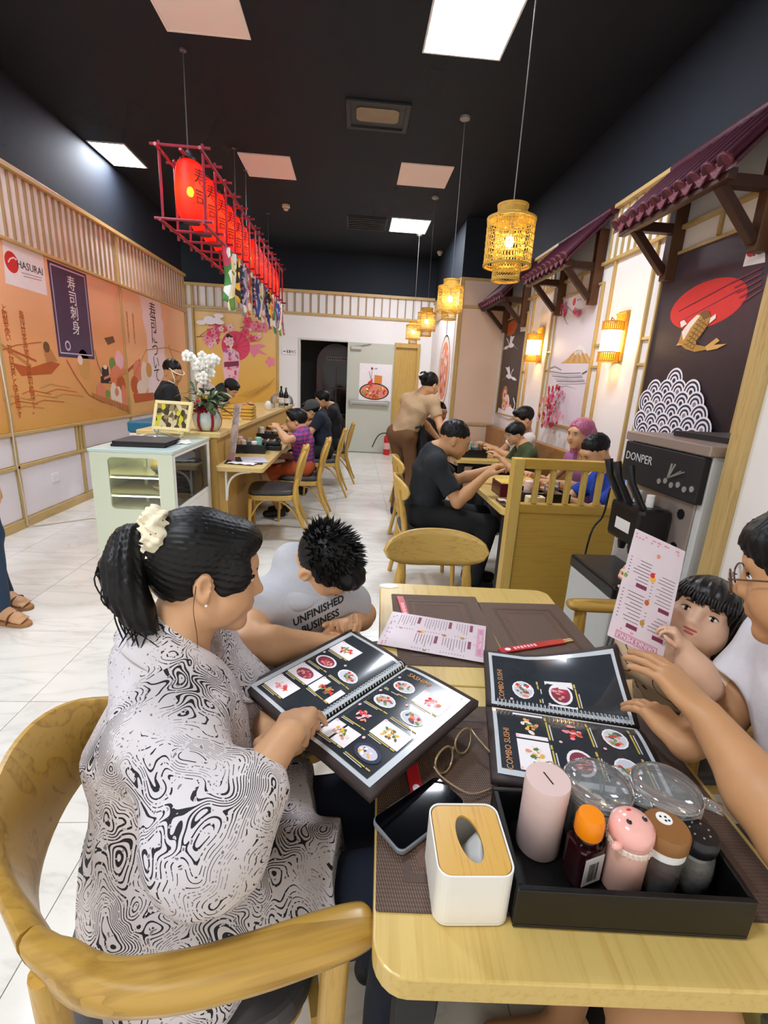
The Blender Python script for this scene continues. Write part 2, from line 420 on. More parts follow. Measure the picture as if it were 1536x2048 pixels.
# ------------------------------------------------------------------ ceiling fittings
M_LED = pmat('led_diffuser', '#ffffff', .5, 0, 1, emit='#eef4ff', estr=PANEL_STRENGTH)
M_BLANK = pmat('blank_panel', '#f6e4dc', .6, .02, 3)
M_FRM = pmat('panel_frame', '#e9e9ea', .4, .02, 6)
def ceil_panel(x0, y0, x1, y1, lit, label, group=None):
    o = thing('ceiling_light' if lit else 'ceiling_panel', label, 'ceiling light' if lit else 'ceiling panel', ((x0 + x1) / 2, (y0 + y1) / 2, RZ), 0, group)
    hx, hy = (x1 - x0) / 2, (y1 - y0) / 2; e = .014
    f = MB()
    for lo, hi in (((-hx, -hy), (hx, -hy + e)), ((-hx, hy - e), (hx, hy)), ((-hx, -hy + e), (-hx + e, hy - e)), ((hx - e, -hy + e), (hx, hy - e))):
        f.box((lo[0], lo[1], -.012), (hi[0], hi[1], -.0005))
    f.build('frame', M_FRM if lit else M_BLANK, o)
    MB().box((-hx + e, -hy + e, -.008), (hx - e, hy - e, -.0008)).build('diffuser' if lit else 'board', M_LED if lit else M_BLANK, o)
    return o
ceil_panel(.40, 3.55, .97, 4.15, True, 'large square white ceiling light nearest the top of the picture')
ceil_panel(.45, 7.75, 1.03, 8.40, True, 'small far lit ceiling light before the dark back wall')
ceil_panel(-2.93, 6.08, -2.54, 6.68, True, 'lit ceiling light close to the left wall above the mural')
for x, y, lb in ((-1.5, -.3, 'added ceiling light, unseen behind the viewer to the left'), (-2.3, 2.6, 'added ceiling light, unseen above the aisle')): ceil_panel(x, y, x + .58, y + .6, True, lb)  # unseen lit panels, added to brighten the foreground
ceil_panel(-1.40, 3.6, -.82, 4.2, False, 'unlit pinkish ceiling panel at the top left edge')
ceil_panel(-1.35, 6.05, -.79, 6.66, False, 'unlit pinkish ceiling panel behind the red lantern rack')
ceil_panel(.42, 5.95, 1.0, 6.54, False, 'unlit pinkish ceiling panel left of the rattan lamp cords')
M_VENT = pmat('vent_dark', '#2a2a2c', .5, .06, 6); M_VENTG = pmat('vent_tan', '#8c8069', .6, .2, 5)  # dark vent body and the mottled tan of its centre baffle
v = thing('ceiling_vent', 'square dark air vent with pale centre beside the near light', 'air vent', (.12, 5.06, RZ))
MB().box((-.28, -.24, -.02), (.28, -.2, -.0005)).box((-.28, .2, -.02), (.28, .24, -.0005)).box((-.28, -.2, -.02), (-.24, .2, -.0005)).box((.24, -.2, -.02), (.28, .2, -.0005)).build('frame', M_VENT, v, bevel=.003)
MB().box((-.24, -.2, -.006), (.24, .2, -.0006)).build('backing', M_VENT, v)
MB().prism(rrect(-.19, -.13, .19, .1, .05), -.012, -.0062).build('baffle', M_VENTG, v, bevel=.003)
v = thing('ceiling_vent', 'small dark slotted air vent left of the far lit panel', 'air vent', (.1, 8.1, RZ))
MB().box((-.3, -.3, -.008), (.3, .3, -.0005)).build('backing', M_VENT, v)
for k in range(7): MB().box((-.28, -.27 + k * .085, -.025), (.28, -.235 + k * .085, -.0082)).build('slat', M_VENT, v)
M_DET = pmat('detector_cream', '#d9c7b2', .5, .03, 10)
def detector(p, lab, r=.055):
    o = thing('smoke_detector', lab, 'smoke detector', (p.x, p.y, RZ))
    MB().lathe([(r, -.0005), (r, -.03), (r * .8, -.036)], 20).build('base', M_DET, o, smooth=40)
    MB().lathe([(r * .62, -.0365), (r * .6, -.06), (r * .35, -.07), (0.001, -.071)], 18).build('sensor', M_DET, o, smooth=40)
detector(atZ(572, 410, RZ), 'round cream smoke detector right of the lantern rack')
detector(atZ(880, 503, RZ), 'round pale smoke detector near the far column', .05)
# ------------------------------------------------------------------ flat prints on the walls
class Art:
    """flat printed shapes on a wall plane; px(...) converts photo pixels to plane coordinates"""
    def __init__(s, side, depth):
        s.side = side; s.d = depth; s.sh = []; s.k = 0
    def p(s, x, y):
        if s.side == 'L': q = atX(x, y, LX); return (q.y, q.z)
        if s.side == 'R': q = atX(x, y, WX); return (-q.y, q.z)
        if s.side == 'C': q = atX(x, y, CX); return (-q.y, q.z)
        q = atY(x, y, BY); return (q.x, q.z)
    def M(s):
        if s.side == 'L': return frameM((LX + s.d, 0, 0), (0, 1, 0), (0, 0, 1))
        if s.side == 'R': return frameM((WX - s.d, 0, 0), (0, -1, 0), (0, 0, 1))
        if s.side == 'C': return frameM((CX - s.d, 0, 0), (0, -1, 0), (0, 0, 1))
        return frameM((0, BY - s.d, 0), (1, 0, 0), (0, 0, 1))
    def poly(s, pts, m, px=True):
        s.k += 1; z = s.k * .00025
        s.sh.append(([s.p(*q) if px else q for q in pts], m, z)); return s
    def disc(s, c, r, m, px=True, ry=None, n=20, rot=0):
        c = s.p(*c) if px else c; ry = ry or r
        pts = []
        for i in range(n):
            a = 2 * PI * i / n; x, y = r * math.cos(a), ry * math.sin(a)
            pts.append((c[0] + x * math.cos(rot) - y * math.sin(rot), c[1] + x * math.sin(rot) + y * math.cos(rot)))
        return s.poly(pts, m, False)
    def stroke(s, pts, wd, m, px=True, taper=False):
        pts = [s.p(*q) if px else q for q in pts]
        N = len(pts); L = []; R = []
        for i, q in enumerate(pts):
            a, b = pts[max(i - 1, 0)], pts[min(i + 1, N - 1)]; dx, dy = b[0] - a[0], b[1] - a[1]; l = math.hypot(dx, dy) or 1
            h = wd / 2 * (1 - .8 * i / (N - 1) if taper else 1); L.append((q[0] - dy / l * h, q[1] + dx / l * h)); R.append((q[0] + dy / l * h, q[1] - dx / l * h))
        s.k += 1; z = s.k * .00025
        for i in range(N - 1): s.sh.append(([L[i], L[i + 1], R[i + 1], R[i]], m, z))
        return s
    def flower(s, c, r, m, m2=None, px=True, rng=random):
        c = s.p(*c) if px else c; a0 = rng.random() * 6
        for k in range(5):
            a = a0 + k * 2 * PI / 5; s.disc((c[0] + r * .55 * math.cos(a), c[1] + r * .55 * math.sin(a)), r * .5, m, False, r * .38, 8, a)
        if m2: s.disc(c, r * .2, m2, False, n=6)
        return s
    def build(s, name, parent):
        ms = []; mb = MB(); M = parent.matrix_basis.inverted() @ s.M()
        for pts, m, z in s.sh:
            if m not in ms: ms.append(m)
            ar = sum(pts[i][0] * pts[(i + 1) % len(pts)][1] - pts[(i + 1) % len(pts)][0] * pts[i][1] for i in range(len(pts)))
            if ar < 0: pts = pts[::-1]
            mb.mat(ms.index(m)).add([(x, y, z) for x, y in pts], [tuple(range(len(pts)))], M)
        s.sh = []; o = mb.build(name, ms, parent)
        if name in ('blossom_print', 'crane_print', 'scallop_print'): o['kind'] = 'stuff'
        return o
def ink(name, c, rough=.55): return pmat('print_' + name, c, rough, .05, 25)
I = {k: ink(k, c) for k, c in dict(white='#f4eff0', cream='#f3e2cf', red='#d8302a', crimson='#c42a3f', black='#2a2426', brown='#7a5230', rust='#c2602c', purple='#54405c', lilac='#d9c9dd',
     pink='#ee8aa0', hot='#e5486b', blush='#f6c3cc', salmon='#e9906c', green='#7d9a4a', dark='#3a2f33', gold='#b8893a', orange='#e08a3c', grey='#8d8a90', navy='#2b2f4a',
     sand='#d9a65c', tan='#c98a4c', wine='#8c2f45', leaf='#4f7a3a', yolk='#f0b53a', cloudy='#f6e9ea', violet='#b06ab8', stone='#5a5a5e', pale='#cfd2da').items()}
def gradient(name, c_low, c_mid, c_top, z0, z1, wob=.25, rough=.5):
    m, t = newmat(name); tc = t.n('ShaderNodeTexCoord'); sp = t.n('ShaderNodeSeparateXYZ'); t.l(tc.outputs['Object'], sp.inputs[0])
    no = t.n('ShaderNodeTexNoise', Scale=2.2, Detail=4.0, Distortion=1.0); t.l(t.coords((1, .6, 2.2)), no.inputs['Vector'])
    f = t.math('ADD', t.math('DIVIDE', t.math('SUBTRACT', sp.outputs[2], z0), z1 - z0), t.math('MULTIPLY', t.math('SUBTRACT', no.outputs[0], .5), wob))
    t.l(t.ramp(f, [(0, c_low), (.5, c_mid), (1, c_top)]), t.bsdf.inputs['Base Color']); t.bsdf.inputs['Roughness'].default_value = rough; return m

# ---- left murals
MUR = gradient('mural_orange', '#dda553', '#f0ad70', '#f5c29a', 0, 1.55)
MUR2 = gradient('mural_orange_far', '#e6b76b', '#f4c08a', '#f5ca9e', 0, 1.55)
def left_mural(y0, y1, m, label):
    o = thing('wall_mural', label, 'mural', (LX, (y0 + y1) / 2, .856))
    h = (y1 - y0) / 2
    MB().box((.002, -h, 0), (.012, h, 1.558)).build('canvas', m, o, bevel=.002)
    return o
mA = left_mural(4.347, 6.563, MUR, 'orange sushi mural with purple banner lettering on left wall')
mB = left_mural(6.597, 8.903, MUR2, 'orange mural with torn white lettering strip, next to the chef')
mC = left_mural(2.12, 4.313, MUR, 'orange mural section cut off by the left edge')
a = Art('L', .0125)
a.poly([(0, 472), (82, 506), (92, 591), (8, 566)], I['white']).disc((20, 524), .085, I['red']).stroke([(13, 524), (17, 517), (24, 515), (30, 520)], .012, I['white'])
a.stroke([(40, 545), (80, 556)], .006, I['grey']).stroke([(44, 552), (80, 561)], .006, I['grey']).build('logo_card', mA)
ML = lambda y, z, d=.0135: mA.matrix_basis.inverted() @ frameM((LX + d, y, z), (0, 1, 0), (0, 0, 1))
text('HASURAI', .088, I['black'], mA, ML(4.885, 2.265, .0137))
a = Art('L', .0125)
a.poly([(5.15, 1.52), (5.83, 1.52), (5.83, 2.4), (5.15, 2.4)], I['purple'], False)
for q in (((5.19, 1.56), (5.79, 1.56)), ((5.79, 1.56), (5.79, 2.37)), ((5.79, 2.37), (5.19, 2.37)), ((5.19, 2.37), (5.19, 1.56))): a.stroke(q, .012, I['lilac'], False)
a.build('banner', mA)
text('寿\n司\n刺\n身', .15, I['white'], mA, ML(5.52, 2.03), line=.95)
a = Art('L', .0135); a.disc((5.33, 1.635), .05, I['lilac'], False).disc((5.33, 1.635), .032, I['purple'], False).build('banner_mark', mA)
text('寿\n司\nは\n日\n本\nを\n代\n表\nす\nる\n伝\n統\n的\nな\n料\n理\nで\nす\n。', .07, I['rust'], mA, ML(4.67, 1.43), line=.66)
text('と\n酢\n飯\nを\n使\nい\n、\n見\nた\n目\nも\n美\nし\nく\n味\nも\n繊\n細\nで\nす', .07, I['rust'], mA, ML(4.46, 1.43), line=.66)
a = Art('L', .0125)   # boats, figures, waves
a.poly([(20, 725), (60, 735), (100, 722), (118, 728), (100, 748), (40, 752)], I['rust']).stroke([(0, 690), (30, 712), (60, 733)], .03, I['tan']).stroke([(20, 700), (70, 722)], .02, I['rust'])
a.poly([(84, 690), (100, 700), (112, 722), (90, 724), (86, 706)], I['tan']).disc((90, 694), .05, I['brown']).stroke([(0, 700), (30, 690), (80, 684)], .008, I['rust'])
for i in range(9): a.stroke([(5 + i * 12, 800 - i * 4 + (i % 3) * 14), (20 + i * 13, 792 - i * 4 + (i % 3) * 14), (60 + i * 13, 800 - i * 4 + (i % 3) * 12)], .007, I['rust' if i % 2 else 'tan'])
a.stroke([(130, 720), (150, 755), (175, 790), (205, 805)], .012, I['rust']).stroke([(186, 700), (194, 730), (206, 760)], .01, I['brown'])
a.build('boat_print', mA)
a = Art('L', .0125)
a.disc((166, 730), .12, I['sand'], ry=.16).disc((158, 720), .05, I['cream']).poly([(206, 676), (224, 672), (228, 684), (214, 690)], I['brown'])
a.disc((205, 752), .06, I['cream'], ry=.05).poly([(201, 735), (214, 733), (216, 752), (202, 754)], I['dark']).poly([(199, 752), (218, 752), (220, 767), (199, 766)], I['dark']).disc((208, 734), .045, I['cream'], ry=.025)
a.disc((223, 728), .08, I['green']).disc((236, 720), .11, I['blush']).disc((232, 757), .16, I['salmon']).disc((240, 770), .12, I['rust']).disc((200, 783), .1, I['salmon']).disc((213, 788), .05, I['green'])
a.disc((226, 790), .09, I['cream'], ry=.15).disc((236, 795), .08, I['cream'], ry=.14).disc((246, 795), .07, I['salmon'], ry=.16).disc((231, 784), .05, I['salmon'])
a.stroke([(205, 757), (250, 738)], .03, I['salmon']).stroke([(215, 765), (250, 745)], .02, I['orange'])
a.poly([(180, 785), (258, 812), (260, 826), (186, 796)], I['tan'])
for i in range(14): a.stroke([(184 + i * 5.2, 788 + i * 1.85), (185 + i * 5.2, 796 + i * 2.1)], .012, I['rust'])
a.build('sushi_print', mA)
a = Art('L', .0125)
rg = random.Random(3); L = []; R = []
for i in range(15):
    t = i / 14; L.append((7.16 + .12 * math.sin(t * 3) + rg.uniform(-.03, .03), 2.41 - t * 1.35)); R.append((7.86 + .08 * math.sin(t * 4) + rg.uniform(-.04, .04), 2.41 - t * 1.42))
a.poly(L + R[::-1], I['cloudy'], False); a.build('paper_strip', mB)
ML2 = lambda y, z, d=.0135: mB.matrix_basis.inverted() @ frameM((LX + d, y, z), (0, 1, 0), (0, 0, 1))
text('寿\n司\nに\nつ\nい\nて', .235, I['dark'], mB, ML2(7.56, 1.80), line=.76)
for y in (6.73, 6.9): text('寿\n司\nは\n日\n本\nを\n代\n表\nす\nる', .05, I['tan'], mB, ML2(y, 1.95), line=.75)
a = Art('L', .0125)
a.stroke([(250, 745), (278, 720)], .04, I['rust']).disc((275, 745), .16, I['salmon']).disc((288, 752), .12, I['cream'], ry=.2).disc((268, 770), .12, I['rust']).disc((296, 740), .1, I['sand'])
a.disc((282, 775), .16, I['cream'], ry=.1).poly([(264, 788), (305, 785), (306, 800), (268, 806)], I['rust']).stroke([(262, 760), (290, 700), (330, 695), (360, 705)], .012, I['tan'])
a.stroke([(335, 690), (345, 720), (352, 740)], .02, I['tan']).build('sushi_print', mB)

# ---- mural on the back wall: lady with a pink parasol
GOLD = gradient('mural_gold', '#e2a93a', '#eebd62', '#f0cd90', 0, 1.68)
mG = thing('wall_mural', 'golden mural of a lady in pink kimono under a pink parasol', 'mural', (-2.33, BY, .88))
MB().box((-.775, -.012, 0), (.775, -.002, 1.68)).build('canvas', GOLD, mG, bevel=.002)
for lo, hi in (((-.80, -.022, -.03), (-.776, -.002, 1.71)), ((.776, -.022, -.03), (.80, -.002, 1.71)), ((-.775, -.022, 1.681), (.775, -.002, 1.71)), ((-.775, -.022, -.03), (.775, -.002, -.001))):
    MB().box(lo, hi).build('frame', M_TRIMX, mG)
a = Art('B', .0125)
a.disc((472, 692), .275, I['hot'], n=28)
for k in range(12): a.stroke([(472, 695), (472 + 25 * math.cos(k * .52), 692 + 25 * math.sin(k * .52))], .008, I['crimson'])
a.poly([(500, 690), (520, 688), (533, 692), (518, 698), (536, 711), (516, 706), (508, 716), (500, 702)], I['pink']).flower((541, 724), .1, I['pink'])
a.build('parasol_print', mG)
a = Art('B', .0135)
a.poly([(447, 706), (455, 697), (467, 697), (478, 706), (481, 730), (476, 760), (474, 790), (452, 790), (450, 760), (445, 730)], I['blush'])
rg = random.Random(5)
for i in range(40): a.disc((450 + rg.random() * 26, 702 + rg.random() * 86), .022 + rg.random() * .015, I[rg.choice(['pink', 'violet', 'lilac', 'hot'])], n=7)
a.disc((462, 686), .055, I['cream'], ry=.075).disc((460, 677), .075, I['black'], ry=.055).disc((457, 672), .04, I['black']).stroke([(462, 694), (463, 700)], .04, I['cream']).poly([(449, 724), (478, 722), (478, 732), (449, 734)], I['wine'])
a.build('lady_print', mG)
a = Art('B', .0125)
a.stroke([(393, 674), (412, 673), (434, 665)], .018, I['brown'], taper=True).stroke([(400, 672), (420, 658), (440, 664), (465, 659)], .014, I['brown'], taper=True).stroke([(480, 656), (500, 650), (530, 645)], .012, I['brown'], taper=True)
for i in range(34):
    q = (rg.uniform(405, 465), rg.uniform(640, 690)) if i < 22 else (rg.uniform(485, 530), rg.uniform(642, 678))
    a.flower(q, rg.uniform(.05, .09), I[rg.choice(['pink', 'hot', 'blush'])], I['crimson'])
for i in range(9): a.disc((rg.uniform(395, 470), rg.uniform(632, 650)), .09, I['white'], ry=.04)
for i in range(7): a.stroke([(478 + i * 8, 790 - i * 3), (500 + i * 7, 793 - i * 4), (520 + i * 5, 786 - i * 5)], .01, I['gold'])
a.build('blossom_print', mG)

# ---- framed pictures on the right wall
def picture(y0, y1, z0, z1, m, label):
    o = thing('wall_picture', label, 'picture', (WX, (y0 + y1) / 2, z0))
    h = (y1 - y0) / 2; H = z1 - z0
    MB().box((-.016, -h + .02, .02), (-.002, h - .02, H - .02)).build('canvas', m, o)
    for lo, hi in (((-.03, -h, 0), (-.002, -h + .02, H)), ((-.03, h - .02, 0), (-.002, h, H)), ((-.03, -h + .02, 0), (-.002, h - .02, .02)), ((-.03, -h + .02, H - .02), (-.002, h - .02, H))):
        MB().box(lo, hi).build('frame', M_TRIM, o, bevel=.002)
    return o
K1 = gradient('canvas_dark', '#241d24', '#3a2f35', '#473b44', 0, 1.3, .1, .35)
pk = picture(2.63, 3.63, 1.09, 2.41, K1, 'dark framed picture of red sun, leaping golden carp and scalloped waves')
a = Art('R', .0165)
a.poly([(1508, 470), (1536, 462), (1536, 525), (1491, 534)], I['white']).disc((1513, 494), .05, I['red']).build('logo_card', pk)
text('HA', .06, I['black'], pk, pk.matrix_basis.inverted() @ frameM((WX - .019, 2.755, 2.245), (0, -1, 0), (0, 0, 1)))
a = Art('R', .0165)
a.poly([(1423 + 77 * math.cos(t) + 12 * math.sin(t), 607 - 18 * math.cos(t) - 49 * math.sin(t)) for t in (2 * PI * i / 40 for i in range(40))], I['red'])
for i in range(16): 
    q = (1362 + (i % 8) * 15, 645 - (i % 8) * 8 - (i // 8) * 22); a.stroke([q, (q[0] + 22, q[1] - 12)], .006, I['wine'])
for i in range(5): a.stroke([(1470 + i * 5, 566 + i * 10), (1530, 536 + i * 11)], .007, I['wine'])
a.build('sun_print', pk)
a = Art('R', .0195)
body = [(1362, 686), (1369, 665), (1384, 645), (1400, 630), (1415, 622), (1424, 622), (1427, 632), (1422, 650), (1410, 668), (1397, 682), (1399, 690), (1420, 694), (1418, 700), (1395, 704), (1376, 698)]
a.poly(body, I['gold']).poly([(1369, 664), (1384, 645), (1400, 630), (1406, 632), (1388, 655), (1372, 682)], I['cream']).poly([(1405, 627), (1416, 621), (1425, 622), (1426, 634), (1414, 640)], I['brown'])
a.poly([(1427, 636), (1438, 628), (1438, 637), (1424, 648)], I['cream']).poly([(1366, 644), (1374, 640), (1380, 648), (1368, 656)], I['cream']).poly([(1416, 694), (1440, 676), (1446, 682), (1434, 690), (1460, 688), (1440, 698), (1420, 702)], I['sand']).poly([(1362, 686), (1358, 692), (1372, 690)], I['sand'])
for i in range(7):
    for j in range(3): a.stroke([(1374 + i * 5 + j * 6, 688 - i * 8 + j * 4), (1380 + i * 5 + j * 6, 690 - i * 8 + j * 4), (1383 + i * 5 + j * 6, 684 - i * 8 + j * 4)], .005, I['brown'])
a.build('carp_print', pk)
a = Art('R', .0165)     # plain rows of overlapping scallops along the lower edge
for row in range(7):
    v = 1.56 - row * .075
    for k in range(8):
        u = -3.53 + k * .135 + (row % 2) * .067
        if v > 1.40 + .17 * math.sin((u + 3.6) * 4.4) or u > -2.80: continue
        for r_, c_ in ((.085, 'white'), (.072, 'navy'), (.058, 'white'), (.044, 'navy'), (.03, 'white'), (.016, 'navy' if (row + k) % 3 else 'grey')): a.disc((u, v), r_, I[c_], False, n=22)
a.build('scallop_print', pk)
K2 = gradient('canvas_pale', '#e4dbe4', '#e9dfe4', '#efe6ea', 0, 1.3, .1, .4)
pf = picture(4.5, 5.49, 1.09, 2.41, K2, 'pale framed picture of a lone mountain and pink blossom branches')
a = Art('R', .0165)
a.poly([(1124, 727), (1140, 716), (1152, 702), (1160, 691), (1168, 690), (1175, 703), (1184, 719), (1184, 727)], I['sand'])
a.poly([(1150, 705), (1160, 691), (1168, 690), (1177, 706), (1172, 709), (1168, 704), (1164, 712), (1160, 705), (1155, 711)], I['white'])
for i in range(9): a.stroke([(1162 + (i - 4) * 1.2, 700), (1158 + (i - 4) * 4.2, 712), (1156 + (i - 4) * 6.4, 725)], .006, I['gold' if i % 2 else 'cream'])
for i in range(6): a.stroke([(1100 + i * 4, 742 + i * 5), (1130 + i * 5, 747 + i * 4), (1165 + i * 2, 746 + i * 4)], .008, I['pale' if i % 2 else 'grey'])
a.stroke([(1103, 737), (1113, 733), (1126, 740)], .01, I['grey']).stroke([(1168, 748), (1178, 742)], .012, I['stone'])
a.build('mountain_print', pf)
a = Art('R', .0165)
for br in ([(1120, 605), (1140, 615), (1150, 626), (1170, 618)], [(1130, 632), (1136, 646), (1140, 650)], [(1092, 845), (1100, 815), (1108, 790), (1118, 775), (1135, 772), (1155, 778)], [(1100, 812), (1112, 826), (1120, 850)]): a.stroke(br, .012, I['stone'], taper=True)
rg = random.Random(8)
for i in range(90):
    q = (rg.uniform(1122, 1148), rg.uniform(606, 630)) if i < 12 else ((rg.uniform(1153, 1168), rg.uniform(615, 628)) if i < 17 else (lambda u: (1096 + (858 - u) * .13 + rg.uniform(0, 14) + (i % 5) * 4, u))(rg.uniform(775, 852)))
    a.flower(q, rg.uniform(.02, .04), I[rg.choice(['pink', 'hot', 'crimson', 'blush'])], I['wine'])
for i in range(8): a.flower((rg.uniform(1135, 1160), rg.uniform(826, 848)), .025, I['pink'])
a.disc((1182, 606), .034, I['red']).stroke([(1188, 603), (1198, 600)], .014, I['grey']).build('blossom_print', pf)
K3 = gradient('canvas_brown', '#3c312f', '#463a38', '#4d403c', 0, 1.3, .1, .4)
pc = picture(6.4, 7.36, 1.07, 2.41, K3, 'dark brown framed picture of white cranes, furthest on the right wall')
a = Art('R', .0165)
def crane(a, c, s, flip=1):
    P = lambda q: (c[0] + q[0] * s * flip, c[1] + q[1] * s)
    a.poly([P(q) for q in ((-8, 0), (-2, -6), (5, -4), (9, 3), (3, 8), (-4, 6))], I['white']).poly([P(q) for q in ((0, -3), (-9, -24), (-3, -22), (2, -26), (4, -6))], I['white']).poly([P(q) for q in ((3, 0), (16, 4), (22, 12), (14, 12), (8, 8))], I['white'])
    a.stroke([P(q) for q in ((6, -3), (9, -12), (13, -18))], .02, I['white']).stroke([P(q) for q in ((-7, 3), (-18, 12))], .012, I['grey'])
a.poly([(1016, 648), (1034, 638), (1038, 650), (1030, 668), (1016, 672)], I['rust']).poly([(1045, 634), (1057, 632), (1055, 662), (1043, 664)], I['white'])
crane(a, (1025, 690), .75, -1); crane(a, (1020, 752), .75)
for c, r, k in (((1012, 790), .13, 'tan'), ((1016, 806), .12, 'cream'), ((1010, 812), .1, 'sand'), ((1022, 822), .09, 'salmon')): a.disc(c, r, I[k], n=16).disc(c, r * .6, I['blush'], n=14).disc(c, r * .25, I['rust'], n=10)
a.poly([(997, 828), (1000, 815), (1012, 822), (1022, 812), (1034, 822), (1040, 834), (1020, 838)], I['white']).stroke([(1030, 822), (1033, 808), (1030, 796)], .03, I['white'])
a.build('crane_print', pc)

# ---- bowl picture on the column side, poster on the steel door, toilet sign
pb = thing('wall_picture', 'tall white picture with a round bowl of raw fish', 'picture', (CX, 8.35, .6))
MB().box((-.016, -.7, 0), (-.002, .75, 2.0)).build('canvas', I['white'], pb, bevel=.003)
a = Art('C', .0165); c = (-8.28, 1.67)
a.disc(c, .50, I['black'], False, .58, 36).disc(c, .47, I['cream'], False, .55, 36).disc(c, .40, I['salmon'], False, .47, 32)
rg = random.Random(2)
for i in range(26): a.disc((c[0] + rg.uniform(-.26, .26), c[1] + rg.uniform(-.32, .32)), .07, I[rg.choice(['blush', 'rust', 'pink', 'cream'])], False, .04, 10, rg.random() * 3)
a.stroke([(-8.27, 2.26), (-8.27, 2.58)], .03, I['black'], False); a.build('bowl_print', pb)
pp = thing('poster', 'white food poster with a sashimi platter on the steel door', 'poster', (.41, BY - .05, 1.06))
MB().box((-.325, -.006, 0), (.325, -.0005, .72)).build('sheet', I['white'], pp)
a = Art('B', .0565)
c = a.p(748, 783); a.disc(c, .3, I['black'], False, .165, 30).disc(c, .275, I['salmon'], False, .145, 28)
for i in range(40):
    an = rg.random() * 6.28; r = rg.random() ** .5; a.disc((c[0] + .24 * r * math.cos(an), c[1] + .12 * r * math.sin(an)), .035, I[rg.choice(['red', 'cream', 'orange', 'pink', 'green', 'salmon', 'rust'])], False, .02, 8, rg.random() * 3)
a.poly([(749, 750), (764, 752), (763, 768), (748, 766)], I['orange']).poly([(735, 765), (745, 757), (744, 775)], I['red']).stroke([(738, 742), (743, 762)], .008, I['grey']).stroke([(744, 742), (742, 760)], .008, I['crimson']).disc((744, 737), .022, I['wine'], n=10).stroke([(749, 737), (755, 737)], .012, I['grey'])
a.build('platter_print', pp)
sg = thing('toilet_sign', 'small white toilet direction sign beside the dark doorway', 'sign', (-1.31, BY, 1.865))
MB().box((-.14, -.012, 0), (.14, -.0005, .11)).build('plate', I['white'], sg, bevel=.002)
text('WC', .075, I['black'], sg, frameM((.075, -.0126, .055), (1, 0, 0), (0, 0, 1)))
a = Art('B', .0125); a.poly([(-1.43, 1.92), (-1.4, 1.935), (-1.4, 1.905)], I['black'], False).stroke([(-1.4, 1.92), (-1.375, 1.92)], .012, I['black'], False)
for x in (-1.345, -1.305): a.disc((x, 1.945), .009, I['black'], False, n=8).stroke([(x, 1.935), (x, 1.895)], .018, I['black'], False)
a.build('symbols', sg)
# ------------------------------------------------------------------ red lantern racks
M_RED = pmat('red_bamboo', '#8e2436', .4, .12, 20)
def paper():
    m, t = newmat('red_lantern_paper')
    tc = t.n('ShaderNodeTexCoord'); sp = t.n('ShaderNodeSeparateXYZ'); t.l(tc.outputs['Object'], sp.inputs[0])
    t.bsdf.inputs['Base Color'].default_value = lin('#e2231a'); t.bsdf.inputs['Roughness'].default_value = .55
    t.bsdf.inputs['Emission Color'].default_value = lin('#ff1c08'); t.bsdf.inputs['Emission Strength'].default_value = .10
    tr = t.n('ShaderNodeBsdfTranslucent'); tr.inputs[0].default_value = lin('#ff3a1c')
    tp = t.n('ShaderNodeBsdfTransparent'); tp.inputs[0].default_value = lin('#ff7a2a')
    m1 = t.n('ShaderNodeMixShader'); m1.inputs[0].default_value = .35; t.l(t.bsdf.outputs[0], m1.inputs[1]); t.l(tr.outputs[0], m1.inputs[2])
    m2 = t.n('ShaderNodeMixShader'); m2.inputs[0].default_value = .10; t.l(m1.outputs[0], m2.inputs[1]); t.l(tp.outputs[0], m2.inputs[2])
    t.l(m2.outputs[0], t.t.nodes['Material Output'].inputs[0]); return m
M_PAPER = paper()
M_BULB = pmat('lantern_bulb', '#ffffff', .5, 0, 1, emit='#ffb060', estr=75)
M_CHAIN = pmat('hanger_grey', '#77777a', .4, .05, 30, metal=.7)
def lantern():
    o = thing('paper_lantern', 'x', 'lantern')
    R, H = .115, .43; prof = [(.062, -H / 2), (.064, -H / 2 + .012)]
    for i in range(53):
        a = PI * (i / 52 - .5); prof.append((.064 + (R - .064) * max(0, math.cos(a)) ** .35 + (.0016 if i % 2 else -.0016), -H / 2 + .012 + (H - .024) * i / 52))
    prof += [(.062, H / 2)]
    MB().lathe(prof, 26, cap=False).build('paper_shade', M_PAPER, o, smooth=True)
    mk = pmat('lantern_rim', '#3a1210', .5)
    MB().lathe([(.066, -H / 2 - .008), (.066, -H / 2 + .008), (.058, -H / 2 + .008), (.058, -H / 2 - .008)], 22).build('rim', mk, o)
    MB().lathe([(.066, H / 2 - .008), (.066, H / 2 + .008), (.058, H / 2 + .008), (.058, H / 2 - .008)], 22).build('rim', mk, o)
    MB().ball((0, 0, .0), (.028, .028, .036), 10, 6).build('bulb', M_BULB, o, smooth=True)
    MB().tube([(0, -.05, H / 2), (0, -.03, H / 2 + .045), (0, .03, H / 2 + .045), (0, .05, H / 2)], .004, 6).build('handle', M_CHAIN, o)
    text('寿\n司', .13, pmat('lantern_ink', '#3a0a08', .6), o, frameM((.119, 0, 0), (0, 1, 0), (0, 0, 1)) , line=1.1)
    return o
LZ0, LZ1, LXA, LXB = 2.55, 3.04, -1.52, -1.2
